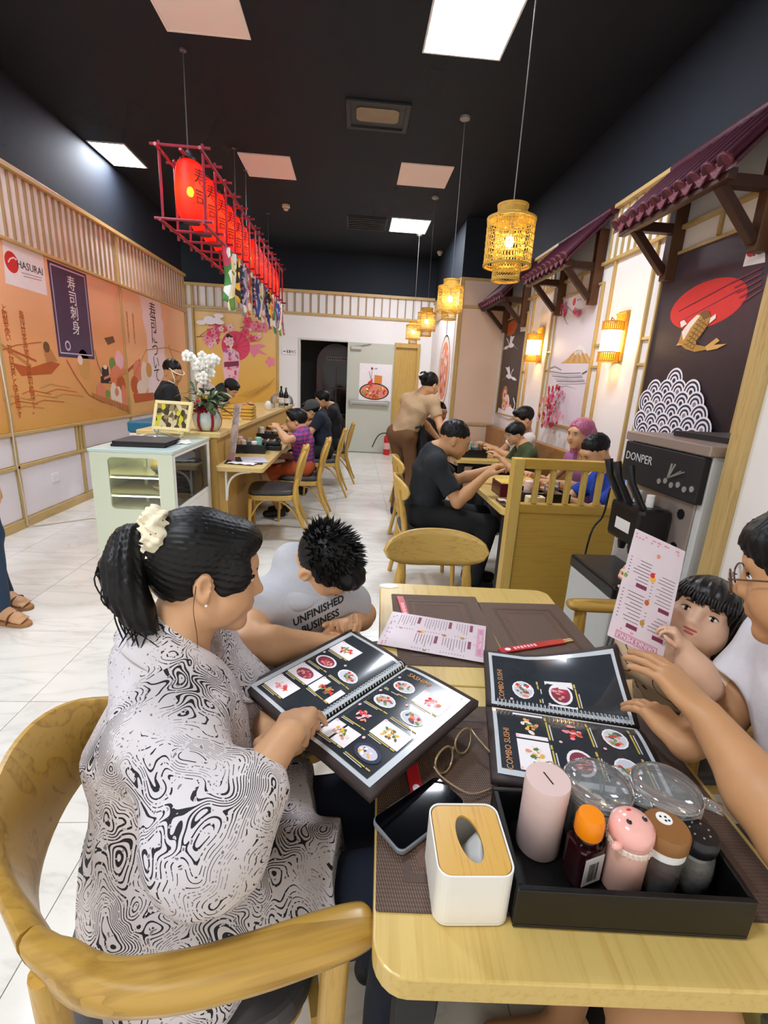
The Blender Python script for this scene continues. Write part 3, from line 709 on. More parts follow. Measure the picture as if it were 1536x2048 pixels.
def rack(y0, y1, hy, label):
    o = thing('lantern_rack', label, 'lantern rack', ((LXA + LXB) / 2, (y0 + y1) / 2, LZ0))
    def pole(a, b, r=.013, nm='pole'): MB().tube([a, b], r, 8).build(nm, M_RED, o, world=True, smooth=40)
    for x in (LXA, LXB):
        for z in (LZ0, LZ1): pole((x, y0 - .06, z), (x, y1 + .06, z))
    n = 7
    for i in range(n):
        y = y0 + (y1 - y0) * i / (n - 1)
        for z in (LZ0, LZ1): pole((LXA - .06, y, z + .02), (LXB + .06, y, z + .02), .011, 'cross_pole')
        for x in (LXA, LXB): pole((x, y + .015, LZ0 - .05), (x, y + .015, LZ1 + .05), .011, 'upright')
    MB().bar(((LXA + LXB) / 2, y0, LZ1 + .005), ((LXA + LXB) / 2, y1, LZ1 + .005), .02).build('centre_pole', M_RED, o, world=True)
    for y in hy:
        MB().tube([((LXA + LXB) / 2, y, LZ1 + .05), ((LXA + LXB) / 2, y, RZ - .012)], .005, 6).lathe([(.025, 0), (.025, .011)], 12, c=((LXA + LXB) / 2, y, RZ - .012)).build('hanger', M_CHAIN, o, world=True)
        MB().lathe([(.018, -.02), (.024, 0), (.018, .02)], 10, c=((LXA + LXB) / 2, y, LZ1 + .04)).build('hook', M_CHAIN, o, world=True)
    return o
rack(4.22, 6.16, (4.4, 5.95), 'red bamboo rack of lanterns nearest the viewer')
rack(6.38, 8.26, (6.5, 8.0), 'red bamboo rack of lanterns further back toward the doors')
l0 = lantern(); ords = 'first second third fourth fifth sixth seventh eighth ninth tenth eleventh twelfth thirteenth fourteenth fifteenth sixteenth seventeenth eighteenth'.split()
for r, (y0, y1) in enumerate(((4.22, 6.16), (6.38, 8.26))):
    for i in range(6):
        o = l0 if (r, i) == (0, 0) else copy_tree(l0)
        y = y0 + (y1 - y0) * (i + .5) / 6
        place(o, ((LXA + LXB) / 2 + .01, y, (LZ0 + LZ1) / 2 + .02), -.55, f'glowing red paper lantern, {ords[i]} from the near end of the {"near" if r == 0 else "far"} rack', 'red paper lanterns in the racks')
# hanging paper streamers
def streamer_mat(name, cols, sc):
    m, t = newmat(name); vo = t.n('ShaderNodeTexVoronoi', Scale=sc); t.l(t.coords((1, 1, .6)), vo.inputs['Vector'])
    sp = t.n('ShaderNodeSeparateColor'); t.l(vo.outputs['Color'], sp.inputs[0])
    t.l(t.ramp(sp.outputs[0], [(i / len(cols), c) for i, c in enumerate(cols)], 'CONSTANT'), t.bsdf.inputs['Base Color']); t.bsdf.inputs['Roughness'].default_value = .7
    return m
SM = [streamer_mat('streamer_%d' % i, c, s) for i, (c, s) in enumerate((
    (('#e9efe8', '#bfe0d5', '#f4f2ee', '#d04a6a', '#4f8f4a'), 16), (('#f2ead2', '#e8e4da', '#6d8f3c', '#f0d9a0'), 18), (('#f0c63a', '#e6a92a', '#f3d873', '#3a3326'), 22),
    (('#5a68b0', '#c65a8a', '#d9d3ea', '#3f74b5'), 20), (('#d98aa0', '#8a2f45', '#efe2e2', '#9a8f93'), 24), (('#d8a86a', '#efe0c0', '#b5582f'), 22), (('#c2335a', '#efd0d8', '#f4eef0', '#4a5fb0'), 20), (('#3f5fb0', '#b9c7e8', '#2f3f7a'), 18)))]
wd = ['mint green and white', 'cream and leaf green', 'bright yellow fringed', 'blue and pink', 'rose and wine patterned', 'tan and ochre', 'crimson and white', 'deep blue']
for i in range(18):
    y = 4.75 + i * .2; H = (.44, .46, .42, .38)[i % 4] + .03 * math.sin(i * 2.1); x = LXB + .02; k = i % 8 if i < 8 else (i * 3 + 1) % 8
    o = thing('paper_streamer', f'{wd[k]} paper streamer, {ords[i]} from the near end under the racks', 'streamer', (x, y, LZ0), 0, 'paper streamers under the lantern racks')
    W = .075 if i < 4 else .05; ph = i * 1.7
    g = MB().grid(lambda u, v: ((u - .5) * W * (1 - .25 * v) + .025 * math.sin(v * 4 + ph) * v, (u - .5) * .05 * math.sin(ph) + .02 * math.sin(v * 5 + ph * 2) * v, -.03 - H * v - .03 * abs(u - .5) * (v > .98)), 4, 12)
    g.build('strip', SM[k], o, smooth=True, solid=.002)
    MB().tube([(0, 0, 0), (0, 0, -.032)], .003, 5).build('tie', M_CHAIN, o)
    if i in (2, 5, 9): 
        f = MB()
        for j in range(6): f.add([(W * .4, .004, -.08 - j * .055), (W * .4 + .035, .004, -.1 - j * .055), (W * .4, .004, -.13 - j * .055)], [(0, 1, 2)])
        f.build('fringe', pmat('fringe_dark', '#3a3020', .7), o, solid=.002)

# ------------------------------------------------------------------ rattan pendant lamps
M_RAT = pmat('rattan', '#dfbd55', .5, .22, 30, bump=.2)
M_RATR = pmat('rattan_rim', '#caa040', .5, .15, 30)
M_WARM = pmat('warm_bulb', '#ffffff', .5, 0, 1, emit='#ffdc94', estr=70)
M_CORD = pmat('lamp_cord', '#8f8d88', .5, .05, 30)
def weave(mb, r, z0, z1, n, w=.0045, rings=6, zig=0):
    for k in range(n):
        pts = []; S = 8
        for j in range(S + 1):
            a = 2 * PI * (k + (zig * (j % 2 - .5))) / n; pts.append((r * math.cos(a), r * math.sin(a), z0 + (z1 - z0) * j / S))
        mb.tube(pts, w, 4, cap=False, flat=.5)
    for j in range(rings):
        z = z0 + (z1 - z0) * (j + .5) / rings
        mb.lathe([(r + .003, z - .0025), (r + .003, z + .0025)], 32, cap=False)
def rim(mb, r, z, h=.01): mb.lathe([(r - .004, z), (r + .005, z), (r + .005, z + h), (r - .004, z + h), (r - .004, z)], 32, cap=False)
def pendant():
    o = thing('pendant_lamp', 'x', 'pendant lamp')        # origin at the bottom of the lamp, 0.36 m tall
    a = MB(); weave(a, .122, .075, .295, 44, .0034, 7, .5); a.build('outer_shade', M_RAT, o, smooth=True)
    b = MB(); weave(b, .075, .06, .33, 30, .0034, 8, .4); b.build('inner_shade', M_RAT, o, smooth=True)
    c = MB(); weave(c, .07, .0, .085, 30, .0036, 3, .9); c.build('lower_shade', M_RAT, o, smooth=True)
    for q in o.children: q['kind'] = 'stuff'
    for r_, z_, h_ in ((.122, .29, .01), (.122, .07, .01), (.07, 0, .01), (.075, .35, .012), (.075, .318, .01), (.07, .082, .008)): d = MB(); rim(d, r_, z_, h_); d.build('rim', M_RATR, o, smooth=40)
    MB().lathe([(.121, .297), (.08, .316)], 32, cap=False).build('shoulder', M_RATR, o, smooth=True); MB().lathe([(.076, .329), (.076, .349)], 32, cap=False).build('top_band', M_RATR, o, smooth=True)
    MB().ball((0, 0, .19), (.024, .024, .03), 12, 8).build('bulb', M_WARM, o, smooth=True)
    MB().tube([(0, 0, .215), (0, 0, .36)], .012, 8).build('socket', M_CORD, o)
    return o
p0 = pendant()
for i, ((px, py), yy, lab) in enumerate((((1010, 563), 2.75, 'large glowing rattan pendant lamp nearest the viewer'), ((897, 640), 4.95, 'second rattan pendant lamp, left of the peach column'), ((851, 673), 6.85, 'third rattan pendant lamp, above the waitress'), ((825, 688), 8.45, 'smallest rattan pendant lamp, before the wooden door frame'))):
    q = atY(px, py, yy); o = p0 if i == 0 else copy_tree(p0)
    place(o, q, 0, lab, 'rattan pendant lamps')
    c = MB().tube([(0, 0, .36), (0, 0, RZ - q.z - .03)], .0028, 6).lathe([(.012, RZ - q.z - .035), (.045, RZ - q.z - .02), (.045, RZ - q.z - .0005)], 16)
    c.build('cord', M_CORD, o)

# ------------------------------------------------------------------ wall sconces
M_SHADE = pmat('sconce_paper', '#fff4dc', .6, .03, 6, emit='#ffd58a', estr=9)
M_BAMB = pmat('bamboo_band', '#d29a2f', .5, .15, 40)
for (px, py), y, s, lab in (((1067, 690), 6.1, 1.0, 'bamboo wall lamp beside the crane picture'), ((1222, 675), 4.25, 1.0, 'bamboo wall lamp between the mountain and carp pictures')):
    q = atX(px, py, WX - .09); o = thing('wall_lamp', lab, 'wall lamp', (WX - .09, q.y, q.z - .19), 0, 'bamboo wall lamps')
    MB().box((.07, -.075, .0), (.089, .075, .40)).build('back_board', M_BAMB, o, bevel=.004)
    MB().lathe([(.075, .07), (.075, .25)], 28, cap=False).build('paper_shade', M_SHADE, o, smooth=True)
    for z0, z1 in ((0, .072), (.248, .31)): 
        b = MB()
        for k in range(30): a = 2 * PI * k / 30; b.tube([(.078 * math.cos(a), .078 * math.sin(a), z0), (.078 * math.cos(a), .078 * math.sin(a), z1)], .0062, 4)
        for z in (z0, z1): b.lathe([(.079, z - .005), (.085, z - .005), (.085, z + .005), (.079, z + .005), (.079, z - .005)], 28, cap=False)
        b.build('bamboo_band', M_BAMB, o)['kind'] = 'stuff'
    b = MB()
    for k in range(9): b.tube([(.06, -.07 + k * .0175, .31), (.06, -.07 + k * .0175, .375)], .004, 4)
    b.bar((.06, -.078, .38), (.06, .078, .38), .014).build('top_rail', M_BAMB, o)
    MB().tube([(-.05, -.06, .31), (-.02, 0, .345), (.05, .07, .33), (.06, .085, .25)], .004, 6).build('handle', pmat('sconce_handle', '#5a3a1a', .5), o)
# ------------------------------------------------------------------ tiled awnings
M_ROOF = pmat('roof_tile_wine', '#4a1c2b', .5, .25, 60, bump=.3)
M_DISC = pmat('roof_disc', '#70303f', .6, .35, 110, bump=.5)
M_DKW = wood('bracket_wood', '#5d3a22', '#41240f', 2, 1.0, .5)
M_DKR = pmat('bracket_dark', '#3a1c14', .5, .1, 10)
def awning(yc, half, label):
    o = thing('tiled_awning', label, 'awning', (WX, yc, 2.25))
    tp, bt = Vector((-.05, 0, .70)), Vector((-.40, 0, .34)); dv = (bt - tp); L = dv.length; ang = math.atan2(-dv.z, -dv.x)
    MB().add([(tp.x, -half + .05, tp.z - .045), (bt.x, -half - .01, bt.z - .045), (bt.x, half + .01, bt.z - .045), (tp.x, half - .05, tp.z - .045), (tp.x, -half + .05, tp.z - .02), (bt.x, -half - .01, bt.z - .02), (bt.x, half + .01, bt.z - .02), (tp.x, half - .05, tp.z - .02)],
             [(0, 1, 2, 3), (7, 6, 5, 4), (0, 4, 5, 1), (1, 5, 6, 2), (2, 6, 7, 3), (3, 7, 4, 0)]).build('roof_deck', M_ROOF, o)
    n = 10
    for i in range(n):
        y = -half + (2 * half) * (i + .5) / n
        a, b = Vector((tp.x, y * .93, tp.z)), Vector((bt.x - .02, y, bt.z - .01))
        MB().tube([a, a.lerp(b, .5), b], [.026, .031, .034], 10).build('roof_tile', M_ROOF, o, smooth=50)
        dn = (b - a).normalized()
        MB().lathe([(.001, 0), (.042, 0), (.046, .004), (.046, .014), (.001, .014)], 16, frameM(b, (0, 1, 0), Vector((0, 1, 0)).cross(dn))).build('end_disc', M_DISC, o)
        if i < n - 1:
            y2 = y + half / n
            q = Vector((bt.x - .005, y2, bt.z - .018))
            MB().prism([(-.055, .03), (-.045, -.005), (-.02, -.03), (.0, -.045), (.02, -.03), (.045, -.005), (.055, .03)], 0, .01, frameM(q, (0, -1, 0), (0, 0, 1))).build('drip_tile', M_DISC, o, bevel=.002)
    MB().tube([(-.045, -half + .02, .715), (-.045, half - .02, .715)], .04, 10).build('ridge', M_ROOF, o, smooth=50)
    for i in range(4):
        y = -half + .03 + i * .015
    for k, t in ((.25, .3), (.5, .6), (.75, .85)):
        pass
    for y in (-half + .17, half - .17):
        b = MB(); b.box((-.09, y - .035, -.02), (-.001, y + .035, .60)).build('wall_post', M_DKW, o, bevel=.004)
        MB().bar((-.38, y, .30), (-.09, y, .30), .06, .06).build('arm', M_DKR, o, bevel=.004)
        MB().bar((-.09, y, .03), (-.34, y, .28), .05, .05).build('strut', M_DKR, o, bevel=.004)
    MB().box((-.39, -half + .05, .265), (-.34, half - .05, .315)).build('eave_beam', M_DKR, o, bevel=.004)
    return o
awning(3.125, .56, 'wine red tiled awning above the carp picture, nearest')
awning(5.0, .56, 'wine red tiled awning above the mountain picture')
awning(6.88, .56, 'wine red tiled awning above the crane picture, furthest')
# ------------------------------------------------------------------ counter, display case and what stands on them
M_OAK = wood('oak_y', '#c9a45a', '#b48b42', 1, 1.0, .38); M_OAKX = wood('oak_x', '#cfae66', '#b8924c', 0, 1.0, .38); M_OAKZ = wood('oak_z', '#bf9850', '#a67f3a', 2, 1.0, .4)
M_BARTOP = wood('bar_top', '#dcbf80', '#c7a15c', 1, 1.0, .3)
M_BLK = pmat('plastic_black', '#17171a', .3, .08, 20); M_BLKM = pmat('matt_black', '#1d1c1e', .6, .08, 20)
M_GREYLEA = pmat('grey_leather', '#4c4a4b', .45, .08, 40, bump=.05)
M_CREAMP = pmat('case_cream', '#dfe6cd', .35, .02, 4); M_CASETOP = pmat('case_top', '#c9dcd6', .15, .02, 4)
M_WHT = pmat('white_paint', '#eeede8', .4, .02, 8); M_PORC = pmat('porcelain', '#f1efe9', .2, .02, 10)
def glassmat(name, col='#ffffff', rough=.02, a=.22, milk=.02):
    m, t = newmat(name); gl = t.n('ShaderNodeBsdfGlossy'); gl.inputs['Roughness'].default_value = rough
    tp = t.n('ShaderNodeBsdfTransparent'); tp.inputs[0].default_value = lin(col); fr = t.n('ShaderNodeFresnel', IOR=1.28)
    ad = t.math('ADD', fr.outputs[0], a * .2); mx = t.n('ShaderNodeMixShader'); t.l(ad, mx.inputs[0]); t.l(tp.outputs[0], mx.inputs[1]); t.l(gl.outputs[0], mx.inputs[2])
    df = t.n('ShaderNodeBsdfDiffuse'); df.inputs[0].default_value = lin('#e8ecec'); m2 = t.n('ShaderNodeMixShader'); m2.inputs[0].default_value = milk; t.l(mx.outputs[0], m2.inputs[1]); t.l(df.outputs[0], m2.inputs[2])
    t.l(m2.outputs[0], t.t.nodes['Material Output'].inputs[0]); return m
M_PANE = glassmat('case_glass', '#d5ddd6')
M_LENS = glassmat('lens_glass', '#f4f4f0', .02, .2, 0)
M_CLEAR = glassmat('clear_plastic', '#f4f6f6', .03, .3, .10)

ct = thing('counter', 'long pale oak sushi counter with raised bar and dining ledge', 'counter', (-1.3, 6.1, 0))
MB().box((-1.60, 3.80, .10), (-1.06, 8.45, .955)).build('body', M_OAKZ, ct, world=True, bevel=.003)
MB().box((-1.52, 3.86, 0), (-1.12, 8.4, .10)).build('plinth', M_BLKM, ct, world=True)
MB().box((-1.66, 3.775, .958), (-1.03, 8.5, .998)).build('bar_top', M_BARTOP, ct, world=True, bevel=.006)
MB().prism(rrect(-1.058, 3.70, -.69, 8.5, .03), .712, .75).build('dining_ledge', M_BARTOP, ct, world=True, bevel=.004)
MB().box((-1.059, 3.79, .0), (-.99, 3.85, .71)).box((-1.059, 3.9, .1), (-1.0, 8.4, .70)).build('front_panel', M_OAKZ, ct, world=True, bevel=.003)
for y in (3.76, 5.3, 6.9):
    MB().tube(bez((-.985, y, .50), (-.985, y, .63), (-.95, y, .70), (-.80, y, .705), 10), .009, 8).bar((-.988, y, .47), (-.988, y, .71), .03, .012, (1, 0, 0)).build('bracket', M_WHT, ct, world=True)
# display case
dc = thing('display_case', 'cream refrigerated display case with rounded window on wooden plinth', 'display case', (-1.36, 3.39, 0))
X0, X1, Y0, Y1, Z0, Z1 = -1.61, -1.11, 3.0, 3.775, .255, .965
MB().box((X0 + .03, Y0 + .03, 0), (X1 - .03, Y1, .25)).build('plinth', wood('plinth_wood', '#d9a440', '#c08a2a', 0, 1, .4), dc, world=True, bevel=.004)
def holed(outer, hole, z0, z1, M):
    """plate with a rounded hole: outer and hole are outlines with the same point count"""
    n = len(outer); vs = [(x, y, z) for z in (z0, z1) for P in (outer, hole) for x, y in P]; fs = []
    for i in range(n):
        j = (i + 1) % n
        fs += [(i, n + i, n + j, j), (2 * n + i, 2 * n + j, 3 * n + j, 3 * n + i), (i, j, 2 * n + j, 2 * n + i), (n + i, 3 * n + i, 3 * n + j, n + j)]
    return MB().add(vs, fs, M)
out = rrect(X0, Z0, X1 - .004, Z1 - .02, .004, 6); hol = rrect(-1.505, .585, -1.205, .915, .03, 6)
holed(out, hol, 0, .018, frameM((0, Y0 + .018, 0), (1, 0, 0), (0, 0, 1))).build('front_panel', M_CREAMP, dc, world=True)
MB().prism(rrect(-1.507, .583, -1.203, .917, .03, 6), 0, .004, frameM((0, Y0 + .0145, 0), (1, 0, 0), (0, 0, 1))).build('window_pane', M_PANE, dc, world=True)
MB().box((X0, Y0 + .019, Z0), (X0 + .018, Y1, Z1 - .02)).build('side_panel', M_CREAMP, dc, world=True)
MB().box((X0 + .019, Y1 - .018, Z0), (X1 - .004, Y1, Z1 - .02)).build('back_panel', M_WHT, dc, world=True)
MB().box((X0 + .019, Y0 + .019, Z0), (X1 - .004, Y1 - .019, .56)).build('lower_body', M_WHT, dc, world=True)
MB().prism(rrect(X0 - .008, Y0 - .008, X1 + .004, Y1 + .004, .01), Z1 - .019, Z1).build('top', M_CASETOP, dc, world=True, bevel=.003)
f = MB().box((X1 - .03, Y0 + .019, .561), (X1 - .004, Y0 + .05, Z1 - .021)).box((X1 - .03, Y1 - .05, .561), (X1 - .004, Y1 - .019, Z1 - .021)).box((X1 - .03, Y0 + .05, .561), (X1 - .004, Y1 - .05, .59)).box((X1 - .03, Y0 + .05, .92), (X1 - .004, Y1 - .05, Z1 - .021))
f.build('door_frame', M_WHT, dc, world=True, bevel=.002)
MB().box((X1 - .02, Y0 + .048, .588), (X1 - .012, Y1 - .048, .922)).build('door_pane', M_PANE, dc, world=True)
for z in (.67, .79): MB().box((X0 + .03, Y0 + .03, z), (X1 - .035, Y1 - .03, z + .012)).build('shelf', pmat('case_shelf', '#d2c8a8', .35), dc, world=True, bevel=.002)
for sx in (-1.42, -1.3):
    MB().box((sx, Y0 + .3, .561), (sx + .02, Y0 + .32, .92)).build('upright', M_WHT, dc, world=True)
MB().box((X0 + .03, Y0 + .03, .93), (X1 - .05, Y0 + .05, .942)).box((X0 + .03, Y1 - .05, .925), (X1 - .05, Y1 - .03, .942)).build('strip_light', pmat('case_led', '#ffffff', .5, 0, 1, emit='#ffe9c4', estr=8), dc, world=True)
for z in (.784, .664): MB().box((X0 + .05, Y0 + .032, z - .006), (X1 - .06, Y0 + .042, z)).build('strip_light', MATS['case_led'], dc, world=True)
# dishes in the case
def bowl(name, lab, cat, p, r, h, m, food=None, fm=None, group=None):
    o = thing(name, lab, cat, p, 0, group)
    MB().lathe([(r * .45, 0), (r * .5, .004), (r * .85, h * .55), (r, h), (r - .005, h), (r * .8, h * .6), (r * .4, .01), (.001, .01)], 22).build('dish', m, o, smooth=50)
    if food == 'mound': MB().lathe([(r * .86, h * .72), (r * .75, h * 1.35), (r * .45, h * 1.9), (.001, h * 2.1)], 16).build('food', fm, o, smooth=True)
    if food == 'flat': MB().lathe([(r * .86, h * .7), (r * .5, h * .95), (.001, h)], 16).build('food', fm, o, smooth=True)
    return o
bowl('bowl', 'glass bowl of yellow fruit on the top shelf of the case', 'bowl', (-1.24, 3.13, .8025), .065, .045, M_CLEAR, 'mound', pmat('food_yellow', '#c9a02c', .35, .3, 40))
bowl('bowl', 'white bowl of brown food on the middle shelf of the case', 'bowl', (-1.235, 3.14, .6825), .065, .035, M_PORC, 'mound', pmat('food_brown', '#7a5226', .5, .3, 60))
rg = random.Random(4)
for i, (y, z, c, lab) in enumerate(((3.3, .8025, '#c7b9a4', 'plate of wrapped pastries'), (3.5, .8025, '#b5483a', 'plate of red meat slices'), (3.3, .6825, '#d6cfc2', 'plate of pale rolls'), (3.55, .6825, '#c98a68', 'plate of salmon pieces'), (3.3, .5625, '#cdb89c', 'bottom plate of dumplings'), (3.56, .5625, '#bfb6a8', 'bottom plate of wrapped buns'))):
    o = bowl('plate', lab + ' inside the display case', 'plate', (-1.25, y, z), .085, .02, M_PORC, None, None, 'plates in the display case')
    for k in range(5):
        a = k * 1.256; MB().ball((.042 * math.cos(a), .042 * math.sin(a), .032), (.03, .022, .02), 9, 6).build('piece', pmat('case_food_%d' % i, c, .5, .35, 50), o, smooth=True)

# things on top of the case
M_BIND = pmat('binder_black', '#2a2627', .5, .1, 30)
def folder(p, rz, w, d, lab, cat='menu', nm='menu_folder', grp=None, h=.017):
    o = thing(nm, lab, cat, p, rz, grp)
    MB().prism(rrect(-w / 2, -d / 2, w / 2, d / 2, .006, 3), 0, .004).prism(rrect(-w / 2, -d / 2, w / 2, d / 2, .006, 3), h - .004, h).box((-w / 2, -d / 2, .004), (-w / 2 + .006, d / 2, h - .004)).build('cover', M_BIND, o)
    MB().box((-w / 2 + .007, -d / 2 + .008, .0042), (w / 2 - .008, d / 2 - .008, h - .0042)).build('pages', pmat('page_edges', '#4a4648', .6), o); return o
folder((-1.37, 3.26, .9655), .05, .33, .30, 'lower dark menu folder on the display case', grp='menu folders on the case')
folder((-1.36, 3.265, .983), .02, .33, .30, 'upper dark menu folder stacked on the display case', grp='menu folders on the case')
o = thing('glass_cloche', 'round glass cloche with knob behind the dark menu folders', 'cloche', (-1.42, 3.56, .9655))
MB().lathe([(.115, 0), (.118, .004), (.112, .012), (.07, .028), (.02, .034), (.001, .034)], 28).build('dome', M_CLEAR, o, smooth=True)
MB().lathe([(.006, .0345), (.006, .045), (.016, .052), (.016, .066), (.001, .07)], 14).build('knob', M_CLEAR, o, smooth=True)
o = thing('picture_stand', 'cream picture frame with flower photo on a small easel', 'picture frame', (-1.335, 3.60, .9655), -.25)
Mt = Matrix.Translation((0, 0, .055)) @ Matrix.Rotation(-.32, 4, 'X')
M_CRM = pmat('frame_cream', '#ead9a0', .4, .03, 8)
for lo, hi in (((-.15, -.012, 0), (.15, .012, .025)), ((-.15, -.012, .195), (.15, .012, .22)), ((-.15, -.012, .025), (-.125, .012, .195)), ((.125, -.012, .025), (.15, .012, .195))): MB().box(lo, hi, Mt).build('frame', M_CRM, o, bevel=.003)
def leafy():
    m, t = newmat('leaf_photo'); vo = t.n('ShaderNodeTexVoronoi', Scale=34.0); t.l(t.coords((1, 1, .7)), vo.inputs['Vector']); sp = t.n('ShaderNodeSeparateColor'); t.l(vo.outputs['Color'], sp.inputs[0])
    t.l(t.ramp(sp.outputs[1], [(0, '#3a3323'), (.3, '#8d8055'), (.5, '#c9bf9a'), (.7, '#5d5633'), (.86, '#c6c22c')], 'CONSTANT'), t.bsdf.inputs['Base Color']); t.bsdf.inputs['Roughness'].default_value = .3; return m
MB().box((-.125, -.008, .025), (.125, .008, .195), Mt).build('photo', leafy(), o)
for x in (-.1, .1): MB().tube([(x * .9, -.04, .004), (x, 0, .05), (x * .8, .05, .13)], .006, 6).tube([(x, -.05, .06), (x, -.005, .045), (x * .5, .08, .004)], .005, 6).build('easel_leg', M_CRM, o)
MB().bar((-.12, -.03, .05), (.12, -.03, .05), .014).build('easel_bar', M_CRM, o)
o = thing('paper_sheet', 'loose white paper sheet on the case beside the easel', 'paper', (-1.19, 3.42, .9655), .4)
MB().grid(lambda u, v: ((u - .5) * .1, (v - .5) * .2, .002 + .006 * math.sin(u * 5) ** 2), 6, 6).build('sheet', M_WHT, o, smooth=True, solid=.001)

# potted orchid
pot = thing('orchid_pot', 'white round pot with red ribbon, foliage and white orchids', 'potted plant', (-1.165, 3.92, .9985))
MB().lathe([(.05, 0), (.075, .004), (.10, .045), (.108, .09), (.095, .135), (.08, .155), (.073, .155), (.085, .13), (.06, .12), (.001, .12)], 30).build('pot', pmat('pot_white', '#d7e2dc', .35, .1, 18), pot, smooth=60)
M_RIB = pmat('ribbon_wine', '#9c1632', .4, .12, 15)
for a in (-1.9, -.9, .2, 1.6): MB().tube([(.078 * math.cos(a), .078 * math.sin(a), .158), (.1 * math.cos(a), .1 * math.sin(a), .135), (.113 * math.cos(a), .113 * math.sin(a), .09), (.106 * math.cos(a), .106 * math.sin(a), .045), (.082 * math.cos(a), .082 * math.sin(a), .006)], .012, 6, flat=.25).build('ribbon', M_RIB, pot)
for k in range(10):
    a = k * .63; c = Vector((.0 - .02, -.09, .185)); d = Vector((math.cos(a), .3 * math.sin(k), math.sin(a)))
    MB().tube([c, c + d * .03 + Vector((0, -.012, 0)), c + d * .055, c + d * .03 + Vector((0, .014, 0)), c], [.004, .012, .014, .012, .004], 6, flat=.4).build('bow_loop', M_RIB, pot, smooth=True)
M_LF = [pmat('leaf_%d' % i, c, .45, .25, 20) for i, c in enumerate(('#2f4a2c', '#4a6a3a', '#6d8a5a', '#8fa383'))]
rg = random.Random(9)
def leaf(mb, base, d, L, W, droop=.3):
    d = Vector(d).normalized(); sd = d.cross(Vector((0, 0, 1))); sd = sd.normalized() if sd.length > .1 else Vector((1, 0, 0)); P = []
    for i in range(5):
        t = i / 4; c = Vector(base) + d * (L * t) + Vector((0, 0, -droop * L * t * t)); wv = W * math.sin(PI * (t * .92 + .04)) ** .8
        P += [c - sd * wv + Vector((0, 0, .15 * wv)), c, c + sd * wv + Vector((0, 0, .15 * wv))]
    mb.add(P, [(i * 3 + k, i * 3 + k + 1, i * 3 + k + 4, i * 3 + k + 3) for i in range(4) for k in range(2)])
for i in range(110):
    a = rg.random() * 6.28; el = rg.uniform(-.2, 1.2); r = rg.uniform(.02, .12); b = (r * math.cos(a) * 1.2, r * math.sin(a), .15 + rg.uniform(0, .16))
    mb = MB(); leaf(mb, b, (math.cos(a) * math.cos(el), math.sin(a) * math.cos(el), math.sin(el)), rg.uniform(.06, .12), rg.uniform(.012, .026)); mb.build('leaf', M_LF[rg.randrange(4)], pot, smooth=True)
M_ORC = pmat('orchid_white', '#f4f4ee', .5, .04, 20, sss=.1); M_ORCC = pmat('orchid_centre', '#d9cf8a', .5)
M_STEMG = pmat('orchid_stem', '#5a6b3a', .5)
for s, (ex, ey) in enumerate(((-.06, .0), (.03, .02), (-.01, -.03))):
    path = bez((ex * .3, ey * .3, .15), (ex * .6, ey, .35), (ex - .02, ey, .58), (ex + .05 * (1 if s else -1), ey - .03, .56), 12)
    MB().tube(path, .0035, 6).build('stem', M_STEMG, pot)
    for k in range(8):
        c = path[5 + k] + Vector((rg.uniform(-.03, .03), rg.uniform(-.03, .01), rg.uniform(-.02, .02))) if 5 + k < len(path) else path[-1]
        fl = MB(); yaw = rg.uniform(-.6, .6)
        Mf = Matrix.Translation(c) @ Matrix.Rotation(yaw, 4, 'Z')
        for q in range(5):
            a = q * 1.2566 + .3; fl.ball((.022 * math.cos(a), -.004, .022 * math.sin(a)), (.019 if q % 2 else .015, .004, .017), 8, 5, Mf)
        o2 = fl.build('flower', M_ORC, pot, smooth=True)
        MB().ball((0, -.012, 0), .007, 6, 4, Mf).build('flower_centre', M_ORCC, o2)
tagp = MB().prism([(.07 * math.cos(i * .4) + .012 * math.cos(i * .8), .05 * math.sin(i * .4)) for i in range(16)], 0, .003, frameM((.0, -.02, .33), (1, 0, 0), (0, 0, 1))).build('gift_card', pmat('gift_card', '#e6ccc9', .5, .08, 20), pot)
for z, w_ in ((.012, .028), (-.004, .04), (-.018, .034)): MB().box((-w_, -.0242, .33 + z), (w_, -.0232, .335 + z)).build('faint_line', I['grey'], tagp)

# wooden trays, bottles and small jars on the bar
M_TRAYW = wood('tray_wood', '#d7a844', '#b98a2c', 0, 2, .4)
for i in range(4):
    o = thing('wooden_tray', ('lowest', 'second lowest', 'third', 'topmost')[i] + ' yellow wooden tray of the stack on the bar', 'tray', (-1.2, 5.15, .9985 + i * .034), .03 * (i % 2), 'wooden trays stacked on the bar')
    MB().prism(rrect(-.15, -.11, .15, .11, .02), 0, .006).build('base', M_TRAYW, o)
    oo, ii = rrect(-.16, -.12, .16, .12, .024), rrect(-.148, -.108, .148, .108, .018); holed(oo, ii, .0061, .031, Matrix()).build('rim', M_TRAYW, o)
M_BOT = pmat('bottle_black', '#15110f', .15, .05, 10); M_LBL = pmat('label_white', '#e6e4e0', .5)
for i, (px, lab) in enumerate(((564, 'taller dark sake bottle at the far end of the bar'), (573, 'shorter dark sake bottle with white label on the bar'))):
    q = atZ(px, 811, .9985); o = thing('sake_bottle', lab, 'bottle', (q.x, 7.75 + i * .08, .9985), 0, 'sake bottles on the bar'); H = .30 - i * .02
    MB().lathe([(.034, 0), (.038, .006), (.038, H * .55), (.03, H * .68), (.014, H * .8), (.013, H * .94)], 18).build('body', M_BOT, o, smooth=50)
    MB().lathe([(.0155, H * .9), (.0155, H), (.001, H)], 12).build('cap', M_BOT if i == 0 else M_CHAIN, o, smooth=50)
    MB().lathe([(.0388, H * .14), (.0388, H * .42)], 18, cap=False).build('label', M_LBL, o, smooth=True)
